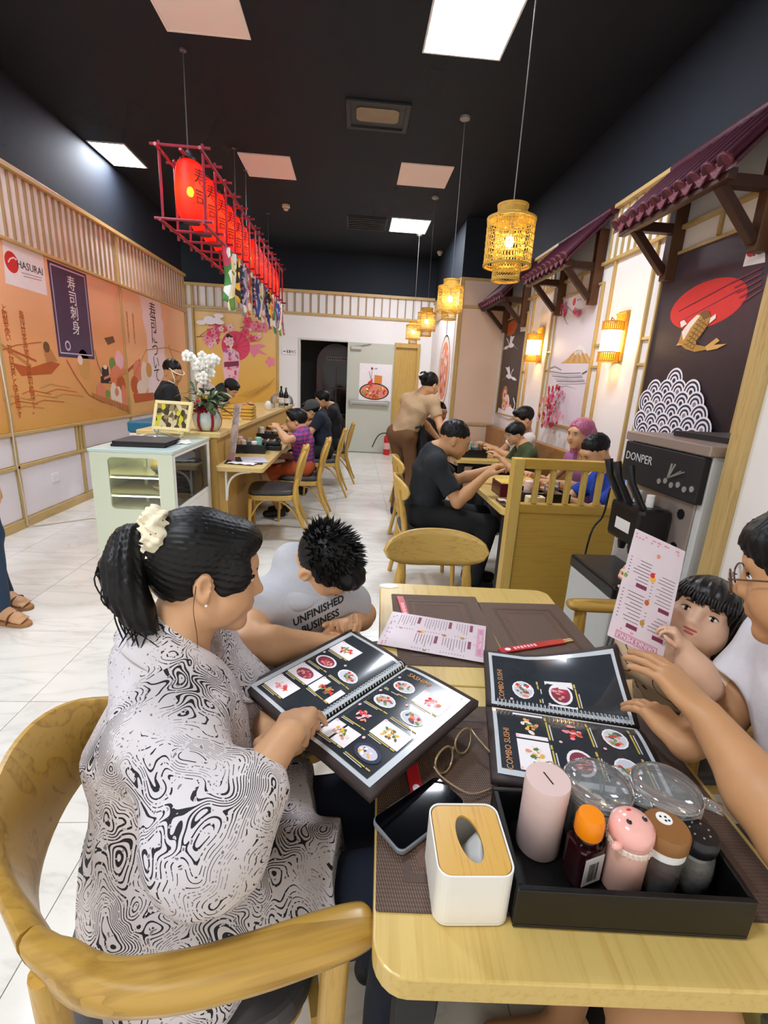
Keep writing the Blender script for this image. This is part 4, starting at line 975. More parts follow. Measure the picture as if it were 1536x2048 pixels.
def jar(name, lab, cat, p, r, h, mb, ml, lid=.3, grp=None):
    o = thing(name, lab, cat, p, 0, grp)
    MB().lathe([(r * .9, 0), (r, .004), (r, h * (1 - lid)), (r * .85, h * (1 - lid) + .003)], 18).build('body', mb, o, smooth=50)
    MB().lathe([(r * .95, h * (1 - lid) + .0035), (r * .95, h * .95), (r * .6, h), (.001, h)], 18).build('lid', ml, o, smooth=50)
    return o
M_AMB = pmat('sauce_amber', '#6b3514', .25); M_TEAL = pmat('teal_plastic', '#8fcabb', .4); M_PINKP = pmat('shaker_pink', '#e4c9c0', .45, .03, 10)
jar('sauce_pot', 'small brown sauce pot behind the stacked wooden trays', 'jar', (-1.3, 6.3, .9985), .035, .085, M_AMB, M_BLK)
o = bowl('rice_bowl', 'upturned white bowls on the bar near the mural', 'bowl', (-1.15, 6.6, .9985), .06, .06, M_PORC, 'mound', M_PORC)
jar('glass_cup', 'clear glass cup with lid on the far bar', 'cup', (-1.2, 7.2, .9985), .045, .07, M_CLEAR, M_CLEAR)
jar('glass_cup', 'second clear glass cup beside the sake bottles', 'cup', (-1.08, 7.35, .9985), .045, .075, M_CLEAR, M_CLEAR)
o = thing('cake_dome', 'clear domed cover behind the man in the cap', 'food cover', (-1.2, 8.15, .9985)); MB().lathe([(.19, 0), (.19, .06), (.17, .12), (.11, .165), (.04, .18), (.001, .18)], 28).build('dome', M_CLEAR, o, smooth=True); MB().lathe([(.2, 0), (.2, .003), (.001, .0035)], 28).build('base', M_WHT, o)
o = bowl('dipping_dish', 'small white dish on the bar edge by the trays', 'dish', (-1.13, 4.75, .9985), .05, .03, M_PORC)

# dining ledge: pink menu standing, papers, condiment boxes
def printed(name, base, cols, scx=1, lines=60.0, dens=.5):
    """printed sheet: rows of small type"""
    m, t = newmat(name); tc = t.n('ShaderNodeTexCoord'); sp = t.n('ShaderNodeSeparateXYZ'); t.l(tc.outputs['Object'], sp.inputs[0])
    row = t.math('GREATER_THAN', t.math('FRACT', t.math('MULTIPLY', sp.outputs[0], lines)), .55)
    no = t.n('ShaderNodeTexNoise', Scale=1.0, Detail=2.0); t.l(t.coords((lines, 260 * scx, 1)), no.inputs['Vector'])
    blk = t.n('ShaderNodeTexNoise', Scale=1.0, Detail=0.0); t.l(t.coords((13, 9, 1)), blk.inputs['Vector'])
    f = t.math('MULTIPLY', t.math('MULTIPLY', row, t.math('GREATER_THAN', no.outputs[0], .44)), t.math('GREATER_THAN', blk.outputs[0], 1 - dens))
    tint = t.n('ShaderNodeTexNoise', Scale=6.0); t.l(t.coords(), tint.inputs['Vector'])
    t.l(t.mix(t.math('MULTIPLY', f, .75), t.ramp(tint.outputs[0], [(.35, base), (.7, cols[1])]), cols[0]), t.bsdf.inputs['Base Color']); t.bsdf.inputs['Roughness'].default_value = .35; return m
M_PMENU = printed('pink_menu_print', '#ecdfe2', ('#5a4650', '#e8d2d8'), 1, 90.0, .62)
o = thing('standing_menu', 'tall pale pink menu card leaning upright on the ledge', 'menu', (-.98, 3.99, .7505), 0)
Ms = frameM((-.02, -.01, 0), Vector((.09, -.08, 0)), Vector((-.30, .35, .36))); MB().box((-.045, 0, 0), (.045, .46, .003), Ms).build('sheet', M_PMENU, o)
MB().box((-.045, 0, .0031), (.045, .07, .0036), Ms).build('pink_foot', pmat('menu_pink', '#d9a9b4', .4), o)
o = thing('black_placemat', 'dark placemat under the loose menus on the ledge', 'placemat', (-.88, 4.0, .7505), .12); MB().prism(rrect(-.16, -.16, .14, .18, .01), 0, .003).build('mat', M_BLKM, o)
o = thing('paper_menu', 'pale grey paper menu lying on the counter ledge', 'menu', (-.83, 4.05, .754), .3); MB().prism(rrect(-.1, -.14, .1, .14, .004, 2), 0, .003).build('sheet', pmat('grey_sheet', '#cfccd6', .4), o); MB().box((-.02, -.02, .0031), (.02, -.012, .0034)).build('mark', M_BLK, o)
o = thing('paper_slip', 'crumpled white receipt on the ledge corner', 'paper', (-.88, 3.84, .754), -.2); MB().grid(lambda u, v: ((u - .5) * .22, (v - .5) * .09, .004 + .006 * math.sin(u * 9 + v * 4) ** 2), 12, 5).build('slip', M_WHT, o, smooth=True, solid=.001)
def condiments(loc, rz, lab, grp=None):
    o = thing('condiment_box', lab, 'condiment box', loc, rz, grp)
    W, D, H = .15, .11, .08
    for lo, hi in (((-W, -D, 0), (W, D, .008)), ((-W, -D, .008), (W, -D + .01, H)), ((-W, D - .01, .008), (W, D, H)), ((-W, -D + .01, .008), (-W + .01, D - .01, H)), ((W - .01, -D + .01, .008), (W, D - .01, H))): MB().box(lo, hi).build('panel', M_BLK, o, bevel=.002)
    return o
def fill(box, lay, where, grp):
    for i, (x, y, r, h, mb, ml, lab) in enumerate(lay):
        p = box.matrix_basis @ Vector((x, y, .0085)); jar('condiment_jar', lab + ' in the ' + where, 'jar', p, r, h, mb, ml, .3, grp)
M_CLRSPICE = pmat('spice_brown', '#8a6a45', .4, .3, 60)
b = condiments((-.96, 4.5, .7505), .1, 'black condiment box behind the standing pink menu')
fill(b, ((-.09, .04, .032, .13, M_PORC, M_PINKP, 'white jar'), (0, .04, .033, .12, M_CLEAR, M_CLEAR, 'clear jar'), (.08, .03, .032, .13, M_TEAL, M_TEAL, 'teal shaker'), (-.05, -.05, .028, .11, M_PINKP, M_PINKP, 'pink shaker'), (.05, -.05, .028, .1, M_CLRSPICE, M_WHT, 'spice jar')), 'box behind the standing menu', 'jars on the counter ledge')
b = condiments((-.95, 5.45, .7505), 0, 'black condiment box before the boy in plaid')
fill(b, ((-.08, .03, .032, .13, M_PORC, M_WHT, 'white jar'), (0, .03, .033, .14, M_CLEAR, M_AMB, 'sauce jar'), (.08, .03, .032, .12, M_CLRSPICE, M_WHT, 'spice jar')), 'box before the plaid boy', 'jars on the counter ledge')
o = thing('grill_box', 'black lidded dining box on the ledge by the plaid boy', 'food box', (-.83, 4.74, .7505), .1)
MB().box((-.13, -.1, 0), (.13, .1, .045)).build('base', M_BLK, o, bevel=.008); MB().box((-.12, -.09, .0455), (.12, .09, .085)).build('lid', M_BLK, o, bevel=.012)
for x in (-.06, 0, .06): MB().bar((x, -.085, .088), (x, .085, .088), .02, .006).build('rib', M_MET, o, bevel=.002)
MB().tube([(.09, -.06, .085), (.09, -.04, .11), (.09, .04, .11), (.09, .06, .085)], .008, 6).build('handle', M_BLK, o)
o = bowl('noodle_bowl', 'dark steaming bowl on the ledge before the cap man', 'bowl', (-.86, 5.75, .7505), .085, .07, M_BLK, 'flat', M_CLRSPICE)
o = bowl('soup_bowl', 'clear soup bowl further along the counter ledge', 'bowl', (-.88, 6.25, .7505), .08, .065, M_CLEAR, 'flat', M_AMB)
# cooler box in the kitchen
o = thing('cooler_box', 'white cooler box with blue lid behind the display case', 'cooler', (-2.08, 5.3, 0))
MB().box((-.19, -.3, 0), (.19, .3, .82)).build('body', M_WHT, o, bevel=.015); MB().box((-.2, -.31, .821), (.2, .31, .93)).build('lid', pmat('cooler_blue', '#1f6f8f', .4), o, bevel=.02)
# outlet on left wall and cable
o = thing('wall_outlet', 'white double socket plate low on the left wall', 'socket', (LX + .008, 4.85, .36)); MB().box((.0005, -.06, -.045), (.009, .06, .045)).build('plate', M_WHT, o, bevel=.003); 
for y in (-.027, .027): MB().box((.0091, y - .018, -.018), (.0105, y + .018, .018)).build('socket_face', M_PANEL, o)
o = thing('power_cable', 'pale cable running down the left wall onto the floor', 'cable', (LX + .035, 4.3, 0)); MB().tube([(.006, -.02, 1.5), (.006, .0, 1.0), (.006, -.01, .6), (.006, .012, .3), (.01, .0, .03), (.05, .05, .006), (.4, .35, .006), (1.15, .05, .006)], .006, 6).build('cable', pmat('cable_cream', '#cdbfae', .5), o, smooth=True)
# fire extinguisher
q = atZ(771, 906, 0); o = thing('fire_extinguisher', 'red fire extinguisher standing beside the steel door', 'extinguisher', (q.x, 9.72, 0))
MB().lathe([(.06, 0), (.066, .01), (.066, .34), (.05, .385), (.025, .4), (.02, .42)], 20).build('cylinder', pmat('ext_red', '#c81e24', .3, .05, 10), o, smooth=50)
MB().lathe([(.0665, .12), (.0665, .25)], 20, cap=False).build('label', pmat('ext_label', '#e8b8b4', .5, .3, 60), o)
MB().box((-.03, -.02, .421), (.03, .02, .45)).bar((0, 0, .45), (.11, -.02, .475), .02, .008).bar((0, 0, .455), (.1, -.02, .50), .02, .008).build('valve', M_BLKM, o)
MB().tube(bez((-.03, 0, .44), (-.2, 0, .46), (-.24, -.04, .3), (-.3, -.04, .15), 10), .011, 6).build('hose', M_BLKM, o, smooth=True)
# cabinet in the corridor
ca = thing('glass_cabinet', 'dark brown arched glass cabinet inside the doorway', 'cabinet', (-.40, 10.55, 0))
M_CAB = wood('cabinet_wood', '#3a1b18', '#241010', 2, 1, .3)
arch = [(-.42, 0), (.42, 0), (.42, 1.75)] + arc((0, 1.75), .42, 0, PI, 12) [1:]
MB().prism(arch, 0, .4, frameM((0, .4, 0), (1, 0, 0), (0, 0, 1))).build('case', M_CAB, ca, bevel=.006)
MB().prism([(-.30, .12), (.30, .12), (.30, 1.6)] + arc((0, 1.6), .30, 0, PI, 10)[1:], 0, .01, frameM((0, -.005, 0), (1, 0, 0), (0, 0, 1))).build('glass_door', pmat('cabinet_glass', '#1e1614', .08, .3, 4), ca)
for x in (-.3, 0, .3): MB().box((x - .012, -.03, .12), (x + .012, -.0155, 1.7)).build('muntin', M_CAB, ca)
for z in (.12, .7, 1.25): MB().box((-.288, -.028, z), (.288, -.0155, z + .024)).build('muntin_bar', M_CAB, ca)
MB().box((-.22, -.035, 1.82), (.26, -.0005, 1.9)).build('sign_plate', pmat('sign_grey', '#8a8078', .5), ca, bevel=.004)
for k in range(9): MB().box((-.19 + k * .046, -.0362, 1.842), (-.19 + k * .046 + .03, -.0352, 1.878)).build('worn_letter', I['dark'], ca)
# ------------------------------------------------------------------ chairs
M_CH = wood('chair_wood', '#c9a14c', '#ab7f34', 2, 1.4, .35); M_CHX = wood('chair_wood_x', '#cfab5e', '#b58c42', 0, 1.1, .33, 5)
M_CHARM = wood('armchair_wood', '#bd9544', '#96702c', 1, 1.0, .3, 2.2, .35)
M_RTN = pmat('woven_back', '#d3ab5a', .5, .18, 60, bump=.2)
def superel(a, b, n=28, e=2.6): return [(a * abs(math.cos(t)) ** (2 / e) * (1 if math.cos(t) >= 0 else -1), b * abs(math.sin(t)) ** (2 / e) * (1 if math.sin(t) >= 0 else -1)) for t in (2 * PI * i / n for i in range(n))]
def dining_chair():
    """faces +Y; wide oval bent backrest on two posts"""
    o = thing('dining_chair', 'x', 'chair')
    MB().prism(superel(.22, .21, 28, 4), .435, .465).build('seat', M_GREYLEA, o, bevel=.012)
    MB().prism(superel(.215, .205, 28, 4), .405, .434).build('seat_frame', M_CHX, o, bevel=.004)
    for s in (-1, 1):
        MB().tube([(s * .18, .17, .41), (s * .195, .19, 0)], [.021, .015], 10).build('leg', M_CH, o, smooth=50)
        MB().tube(spline([(s * .20, -.235, 0), (s * .18, -.19, .25), (s * .165, -.175, .43), (s * .15, -.2, .6), (s * .15, -.235, .74)], 4), [.017] * 5 + [.022] * 8 + [.018] * 4, 10).build('leg', M_CH, o, smooth=50)
    def back(u, v):
        a = (u - .5) * 2; w = math.sqrt(max(0, 1 - abs(a) ** 2.6)); z = .735 + (v - .5) * .17 * w; return (a * .235, -.245 + .075 * a * a - .12 * (z - .735), z)
    MB().grid(back, 26, 6).build('backrest', M_CHX, o, smooth=True, solid=.02)
    MB().bar((-.17, -.18, .3), (.17, -.18, .3), .018, .03).build('stretcher', M_CHX, o)
    return o
def counter_chair():
    """faces +Y; grey seat, oval ribbed back, splayed legs, bentwood arcs"""
    o = thing('counter_chair', 'x', 'chair')
    MB().prism(superel(.215, .21, 28, 4), .43, .475).build('seat', M_GREYLEA, o, bevel=.018, seg=3)
    MB().prism(superel(.225, .22, 28, 4), .385, .429).build('seat_frame', M_CHX, o, bevel=.006)
    for s in (-1, 1):
        MB().tube([(s * .195, .185, .40), (s * .205, .20, 0)], [.02, .013], 10).build('leg', M_CH, o, smooth=50)
        MB().tube(spline([(s * .215, -.34, 0), (s * .195, -.25, .22), (s * .175, -.205, .42), (s * .15, -.235, .62), (s * .11, -.29, .84)], 4), [.013] * 3 + [.018] * 4 + [.024] * 4 + [.019] * 6, 10).build('leg', M_CH, o, smooth=50)
        MB().tube(spline([(s * .20, .19, .22), (s * .19, .10, .36), (s * .185, -.02, .385), (s * .185, -.14, .33), (s * .2, -.27, .16)], 4), .009, 8).build('bent_arc', M_CH, o, smooth=50)
    def back(u, v):
        a = (u - .5) * 2; w = max(0, 1 - abs(a) ** 2.4) ** .45; z = .665 + (v - .5) * .38 * w; return (a * .175, -.225 - .34 * (z - .5) * .75 + .035 * a * a, z)
    MB().grid(back, 20, 10).build('backrest', M_RTN, o, smooth=True, solid=.03)
    for k in range(-3, 4):
        x = k * .042; h = .185 * max(0, 1 - abs(x / .175) ** 2.4) ** .45
        for sgn in (-1, 1): MB().tube([(x, -.225 - .34 * (z - .5) * .75 + .035 * (x / .175) ** 2 + sgn * .017, z) for z in (.665 - h * .95, .665, .665 + h * .95)], .006, 6).build('rib', M_RTN, o, smooth=True)
    MB().tube(spline([(math.copysign(abs(math.cos(t)) ** .85, math.cos(t)) * .175, -.225 - .34 * (.665 + .19 * math.sin(t) - .5) * .75 + .035 * math.cos(t) ** 2, .665 + .19 * math.sin(t)) for t in (i * PI / 8 for i in range(17))], 2), .016, 8).build('back_hoop', M_CH, o, smooth=50)
    return o
c0 = counter_chair()
for i, (x, y, rz, lab) in enumerate(((-.72, 4.33, PI / 2 + .10, 'empty grey-seated counter chair nearest the display case'), (-.55, 4.98, PI / 2 + .06, 'counter chair under the boy in plaid'), (-.40, 6.12, PI / 2, 'counter chair behind the man in the cap'), (-.30, 6.95, PI / 2, 'furthest counter chair, under the man in black beside the cap'))):
    place(c0 if i == 0 else copy_tree(c0), (x, y, 0), rz, lab, 'chairs at the sushi counter')
d0 = dining_chair()
for i, (x, y, rz, lab) in enumerate(((.39, 1.79, PI, 'dining chair at the far end of the near table'), (.56, 3.32, -PI / 2, 'dining chair under the man in the black shirt'), (.62, 4.25, -PI / 2, 'empty dining chair beside the waitress'))):
    place(d0 if i == 0 else copy_tree(d0), (x, y, 0), rz, lab, 'oval backed dining chairs')

def armchair(name, lab):
    """faces +Y; bent wood rail sweeps from the arms up into the back"""
    o = thing(name, lab, 'armchair')
    MB().prism(superel(.245, .215, 30, 4), .42, .465).build('seat', M_GREYLEA, o, bevel=.016, seg=3)
    MB().prism(superel(.235, .205, 30, 4), .385, .419).build('seat_frame', M_CHX, o, bevel=.005)
    # rail cross-sections: (x, y, z, height, thickness)
    S = [(-.2845, .268, .705, .012, .024), (-.2845, .264, .705, .022, .044), (-.285, .25, .705, .032, .060), (-.287, .20, .703, .038, .068), (-.29, .10, .70, .040, .068), (-.287, .0, .70, .044, .062), (-.27, -.085, .705, .058, .050), (-.225, -.16, .722, .10, .036), (-.15, -.215, .748, .15, .026), (-.055, -.242, .762, .175, .022)]
    P = S + [(-x, y, z, h, t) for x, y, z, h, t in S[::-1]]
    for lo, hi, nm in ((0, 8, 'armrest'), (7, 13, 'backrest'), (12, 20, 'armrest')):
        Q = P[lo:hi]; n = 4; ring = 14; vs = []; C = spline([q[:3] for q in Q], n); HT = spline([(q[3], q[4], 0) for q in Q], n)
        for i, c in enumerate(C):
            d = (C[min(i + 1, len(C) - 1)] - C[max(i - 1, 0)]); d.z = 0; d.normalize(); nrm = Vector((-d.y, d.x, 0)); h, t = HT[i].x / 2, HT[i].y / 2
            for x, y in superel(t, h, ring, 2.8): vs.append(c + nrm * x + Vector((0, 0, y)) + nrm * (-.22 * y if h > .04 else 0))
        N = len(C); fs = [(i * ring + k, i * ring + (k + 1) % ring, (i + 1) * ring + (k + 1) % ring, (i + 1) * ring + k) for i in range(N - 1) for k in range(ring)] + [tuple(range(ring))[::-1], tuple((N - 1) * ring + k for k in range(ring))]
        MB().add(vs, fs).build(nm, M_CHARM, o, smooth=50)
    for s in (-1, 1):
        MB().tube([(s * .285, .215, .695), (s * .27, .21, .42), (s * .285, .23, 0)], [.021, .022, .015], 12).build('leg', M_CH, o, smooth=50)
        MB().tube([(s * .235, -.155, .70), (s * .22, -.16, .42), (s * .245, -.22, 0)], [.019, .022, .015], 12).build('leg', M_CH, o, smooth=50)
    MB().bar((-.22, .2, .40), (.22, .2, .40), .02, .04).build('front_rail', M_CHX, o)
    return o
a0 = armchair('armchair', 'x')
ARM = [((-.27, .717, 0), -PI / 2 + .22, 'bent wood armchair the woman in the patterned shirt sits on'),
       ((-.23, 1.335, 0), -PI / 2 + .12, 'bent wood armchair under the boy in the grey hooded vest'),
       ((1.065, 1.245, 0), PI / 2, 'bent wood armchair behind the toddler, arm beside the table corner'),
       ((1.05, .62, 0), PI / 2, 'bent wood armchair of the man in the white shirt')]
for i, (p, rz, lab) in enumerate(ARM): place(a0 if i == 0 else copy_tree(a0), p, rz, lab, 'bent wood armchairs around the near table')

# ------------------------------------------------------------------ tables
M_TOP = wood('table_top', '#d2b56a', '#c09c50', 1, 1.0, .32, 9, .08); M_EDGE = wood('table_edge', '#c9a75e', '#b48e46', 0, 1.0, .4)
def table(name, lab, O, rz, W, L, grp=None):
    """O is the near left corner; top at 0.75"""
    o = thing(name, lab, 'table', (O[0], O[1], 0), rz, grp)
    MB().prism(rrect(0, 0, W, L, .045, 6), .712, .75).build('tabletop', M_TOP, o, bevel=.003)
    for x in (.07, W - .07):
        for y in (.1, L - .1): MB().box((x - .03, y - .03, .02), (x + .03, y + .03, .711)).build('leg', M_BLKM, o, bevel=.004)
    for x in (.07, W - .07): MB().box((x - .035, .03, 0), (x + .035, L - .03, .019)).build('foot', M_BLKM, o, bevel=.004)
    MB().box((.1, .13, .66), (W - .1, L - .13, .70)).build('apron', M_BLKM, o)
    return o
TR = -math.radians(3.4)
TO = Vector((.046, .405, 0)); tx = Vector((math.cos(TR), math.sin(TR), 0)); ty = Vector((-math.sin(TR), math.cos(TR), 0))
def T1(u, v, z=.7505): return Vector((TO.x, TO.y, z)) + tx * u + ty * v
table('dining_table', 'near pale wood dining table in the foreground with the condiment tray', TO, TR, .62, .588, 'the two tables pushed together')
q = TO + ty * .592; table('dining_table', 'pale wood dining table pushed against the far side of the near table', q, TR, .60, .59, 'the two tables pushed together')
table('dining_table', 'pale wood table behind the slatted partition', (.905, 2.69), 0, .62, 1.15); table('dining_table', 'pale wood table by the boy in green', (1.03, 4.6), 0, .6, 1.1)

# ------------------------------------------------------------------ slatted partition
pa = thing('slatted_partition', 'oak booth partition with short vertical slats at the top', 'partition', (1.25, 2.61, 0))
M_PT = wood('partition_oak', '#cfae5c', '#b9954a', 2, 1, .4); M_PB = wood('partition_board', '#b8923a', '#a8822c', 0, 1, .4)
def pb_(lo, hi, nm, m): MB().box(lo, hi).build(nm, m, pa, world=True, bevel=.003)
ax, bx = .905, 1.75; pb_((ax, 2.575, 0), (ax + .06, 2.645, 1.075), 'post', M_PT); pb_((bx, 2.575, 0), (bx + .06, 2.645, 1.075), 'post', M_PT)
pb_((ax + .061, 2.58, 1.02), (bx - .001, 2.64, 1.075), 'top_rail', M_PB); pb_((ax + .061, 2.58, .765), (bx - .001, 2.64, .815), 'mid_rail', M_PB); pb_((ax + .061, 2.595, .0), (bx - .001, 2.625, .764), 'board', M_PB)
for i in range(7): x = ax + .15 + i * .093; pb_((x - .014, 2.595, .816), (x + .014, 2.625, 1.019), 'slat', M_PT)

# ------------------------------------------------------------------ bench along the right wall
be = thing('bench', 'long brown wooden bench along the right wall', 'bench', (1.93, 5.05, 0)); M_BN = wood('bench_wood', '#a9763c', '#8c5c2a', 1, 1, .4); M_BNS = pmat('bench_pad', '#5d4a3c', .5)
MB().box((1.62, 2.67, .0), (2.08, 7.44, .40)).build('base', M_BN, be, world=True, bevel=.005); MB().box((1.60, 2.67, .401), (2.08, 7.44, .46)).build('seat_pad', M_BNS, be, world=True, bevel=.012)
MB().box((2.081, 2.67, .0), (2.165, 7.44, .88)).build('backrest', M_BN, be, world=True, bevel=.006)

# ------------------------------------------------------------------ soft ice cream machine
im = thing('ice_cream_machine', 'steel and black soft ice cream machine against the right side', 'machine', (1.68, 1.93, 0))
M_MST = pmat('machine_steel', '#c3c5c4', .35, .04, 5, metal=.35); M_MTOP = pmat('machine_top', '#a3958c', .35, .06, 6, metal=.4); M_MG = pmat('machine_grey', '#c9ccca', .4, .03, 4)
mx0, mx1, my0, my1 = 1.31, 2.02, 1.665, 2.20
def ib(lo, hi, nm, m, bv=.004): return MB().box(lo, hi).build(nm, m, im, world=True, bevel=bv)
ib((mx0 + .02, my0, .10), (mx1, my1, 1.245), 'cabinet', M_MG); ib((mx0 - .01, my0 - .012, 1.246), (mx1 + .01, my1 + .01, 1.285), 'top', M_MTOP)
ib((mx0 - .012, my0 + .005, 1.06), (mx0 + .019, my1 - .005, 1.24), 'control_panel', M_BLKM); ib((mx0 + .012, my0 + .03, .80), (mx0 + .0195, my1 - .03, 1.055), 'dispenser_plate', M_MTOP)
ib((mx0 + .005, my0 + .03, .12), (mx0 + .0195, my1 - .03, .79), 'front_door', M_MST)
for y in (my0 + .06, my1 - .06):
    for x in (mx0 + .1, mx1 - .08): MB().lathe([(.035, 0), (.035, .03), (.01, .03), (.01, .1)], 14, c=(x, y, 0)).build('caster', M_BLK, im, world=True)
Mi = im.matrix_basis.inverted() @ frameM((mx0 - .0125, 2.075, 1.175), (0, -1, 0), (0, 0, 1)); text('DONPER', .052, pmat('logo_silver', '#c9cbc9', .4), im, Mi)
for k in range(2): MB().tube([(mx0 - .013, 1.84 + k * .04 - .06 * k, 1.19), (mx0 - .013, 1.85, 1.13)], .004, 5).tube([(mx0 - .013, 1.78 - .02 * k, 1.17), (mx0 - .013, 1.85, 1.128)], .003, 5).build('panel_dial', M_MET, im, world=True)
for k in range(6): MB().lathe([(.012, 0), (.012, .003)], 12, frameM((mx0 - .012, 1.9 - k * .04, 1.105 + .01 * (k % 2)), (0, -1, 0), (0, 0, 1))).build('button', M_MET, im, world=True)
ib((mx0 - .13, my0 + .13, .83), (mx0 + .011, my0 + .37, 1.0), 'dispenser_head', M_BLK, .02)
for y in (1.83, 1.93, 2.0): MB().tube([(mx0 - .10, y, .99), (mx0 - .16, y + .02, 1.10), (mx0 - .17, y + .04, 1.17)], [.016, .014, .018], 8).build('lever', M_BLK, im, world=True, smooth=50)
for y in (1.86, 1.95): MB().lathe([(.016, 0), (.016, .05)], 12, c=(mx0 - .06, y, 1.001)).build('valve_cap', M_WHT, im, world=True)
for y, z in ((2.08, 1.0), (2.08, .86), (1.76, .86), (1.76, 1.0)): MB().lathe([(.022, 0), (.016, .02), (.022, .04)], 8, frameM((mx0 + .01, y, z), (0, 0, 1), (0, -1, 0))).build('star_knob', M_BLK, im, world=True)
for y in (1.82, 1.92, 2.0): MB().lathe([(.014, 0), (.02, .03), (.018, .06)], 10, c=(mx0 - .06, y, .77)).build('nozzle', M_BLK, im, world=True)
MB().box((mx0 - .131, my0 + .19, .88), (mx0 - .1305, my0 + .3, .93)).build('sticker', M_LBL, im, world=True)
folder((1.65, 1.93, 1.2855), .1, .42, .30, 'black menu folder lying on the ice cream machine', h=.022)
o = thing('marker_pen', 'white pen on the machine top beside the folder', 'pen', (1.47, 1.70, 1.2935), .2); MB().tube([(-.05, 0, 0), (.05, 0, 0)], .007, 8).build('barrel', M_WHT, o); MB().tube([(.0502, 0, 0), (.07, 0, 0)], .008, 8).build('cap', M_WHT, o)
bn = thing('grey_bin', 'grey box with black lid and side vents before the partition', 'bin', (1.22, 1.95, 0))
MB().box((-.12, -.2, 0), (.16, .2, .62)).build('body', pmat('bin_grey', '#c2c6c3', .45, .03, 6), bn, bevel=.01); MB().box((-.125, -.205, .621), (.165, .205, .68)).build('lid', M_BLK, bn, bevel=.012)
for k in range(6): MB().bar((-.11 + k * .022, -.2045, .40), (-.10 + k * .022, -.2045, .47), .006, .006, (0, 1, 0)).build('vent', M_CHAIN, bn)
o = thing('black_cable', 'black cable hanging down beside the machine', 'cable', (1.285, 2.24, 0)); MB().tube(spline([(0, 0, 1.0), (.0, .02, .85), (-.06, 0, .75), (-.05, .04, .4), (-.02, .03, .01)], 5), .005, 6).build('cord', M_BLK, o, smooth=True)

# ------------------------------------------------------------------ things on the booth tables
def rests(o): return o
b = condiments((1.22, 2.92, .7505), 0, 'black condiment box on the table behind the partition')
fill(b, ((-.1, -.04, .03, .14, M_PINKP, M_PINKP, 'pink lidded jar'), (-.03, .04, .035, .13, M_CLEAR, pmat('lid_orange', '#e8781c', .4), 'orange capped jar'), (.04, -.03, .034, .11, M_CLRSPICE, M_CLEAR, 'glass spice jar'), (.1, .04, .034, .13, M_CLEAR, M_CLEAR, 'clear jar')), 'box behind the partition', 'jars on the booth table')
b = condiments((1.22, 4.85, .7505), 0, 'black condiment box on the table of the boy in green')
fill(b, ((-.1, 0, .035, .14, M_PINKP, M_PINKP, 'pink jar'), (-.02, .03, .033, .14, M_TEAL, M_TEAL, 'teal jar'), (.05, 0, .035, .13, M_CLEAR, M_CLEAR, 'clear jar'), (.11, .04, .03, .12, M_CLRSPICE, M_CLRSPICE, 'spice jar')), 'box by the boy in green', 'jars on the booth table')
o = thing('bento_box', 'dark red lacquer bento box full of yellow corn', 'food box', (1.045, 3.12, .7505), 0)
M_LAC = pmat('lacquer_red', '#5a1420', .25, .1, 10)
for lo, hi in (((-.06, -.1, 0), (.06, .1, .008)), ((-.06, -.1, .008), (.06, -.092, .09)), ((-.06, .092, .008), (.06, .1, .09)), ((-.06, -.092, .008), (-.052, .092, .09)), ((.052, -.092, .008), (.06, .092, .09))): MB().box(lo, hi).build('panel', M_LAC, o, bevel=.002)
MB().grid(lambda u, v: ((u - .5) * .1, (v - .5) * .18, .08 + .012 * abs(math.sin(u * 19) * math.sin(v * 31))), 14, 22).build('corn_filling', pmat('corn_yellow', '#e8c64a', .5, .2, 60), o, smooth=True, solid=.01)
o = thing('tissue_holder', 'small cream tissue holder on the booth table', 'tissue box', (1.12, 2.755, .7505)); MB().prism(rrect(-.055, -.035, .055, .035, .012), 0, .075).build('box', pmat('cream_box', '#e9e0b8', .4), o, bevel=.004); MB().prism(superel(.03, .014, 18, 2), .0751, .077).build('slot', M_DKW, o)
o = thing('black_tray', 'small black tray with yellow card at the booth table corner', 'tray', (.99, 2.84, .7505)); MB().prism(rrect(-.06, -.1, .06, .1, .02), 0, .01).build('tray', M_BLK, o); MB().box((-.02, -.07, .0102), (.05, .02, .012)).build('card', pmat('card_yellow', '#e3c767', .5), o); MB().box((-.05, .03, .0102), (.0, .09, .012)).build('pink_card', M_PINKP, o)
o = bowl('sauce_bowl', 'small white bowl on the booth table before the blue shirt boy', 'bowl', (1.36, 3.2, .7505), .06, .04, M_PORC, 'flat', M_AMB)
# ------------------------------------------------------------------ things on the near table
def matmat():
    m, t = newmat('woven_placemat'); tc = t.n('ShaderNodeTexCoord'); sp = t.n('ShaderNodeSeparateXYZ'); t.l(tc.outputs['Object'], sp.inputs[0])
    a = t.math('SINE', t.math('MULTIPLY', t.math('ADD', sp.outputs[0], t.math('MULTIPLY', sp.outputs[1], .25)), 1700.0)); b = t.math('SINE', t.math('MULTIPLY', sp.outputs[1], 1100.0))
    f = t.math('ADD', t.math('MULTIPLY', a, .35), t.math('ADD', t.math('MULTIPLY', b, .15), .5))
    t.l(t.ramp(f, [(.1, '#3a2a22'), (.6, '#5f483a'), (.95, '#775d4b')]), t.bsdf.inputs['Base Color']); t.bsdf.inputs['Roughness'].default_value = .55; t.bump(f, .4, .002); return m
M_MAT = matmat(); M_MAT2 = pmat('placemat_band', '#4f3a2e', .5, .12, 60); M_MAT3 = pmat('placemat_centre', '#64483a', .6, .12, 90, bump=.2)
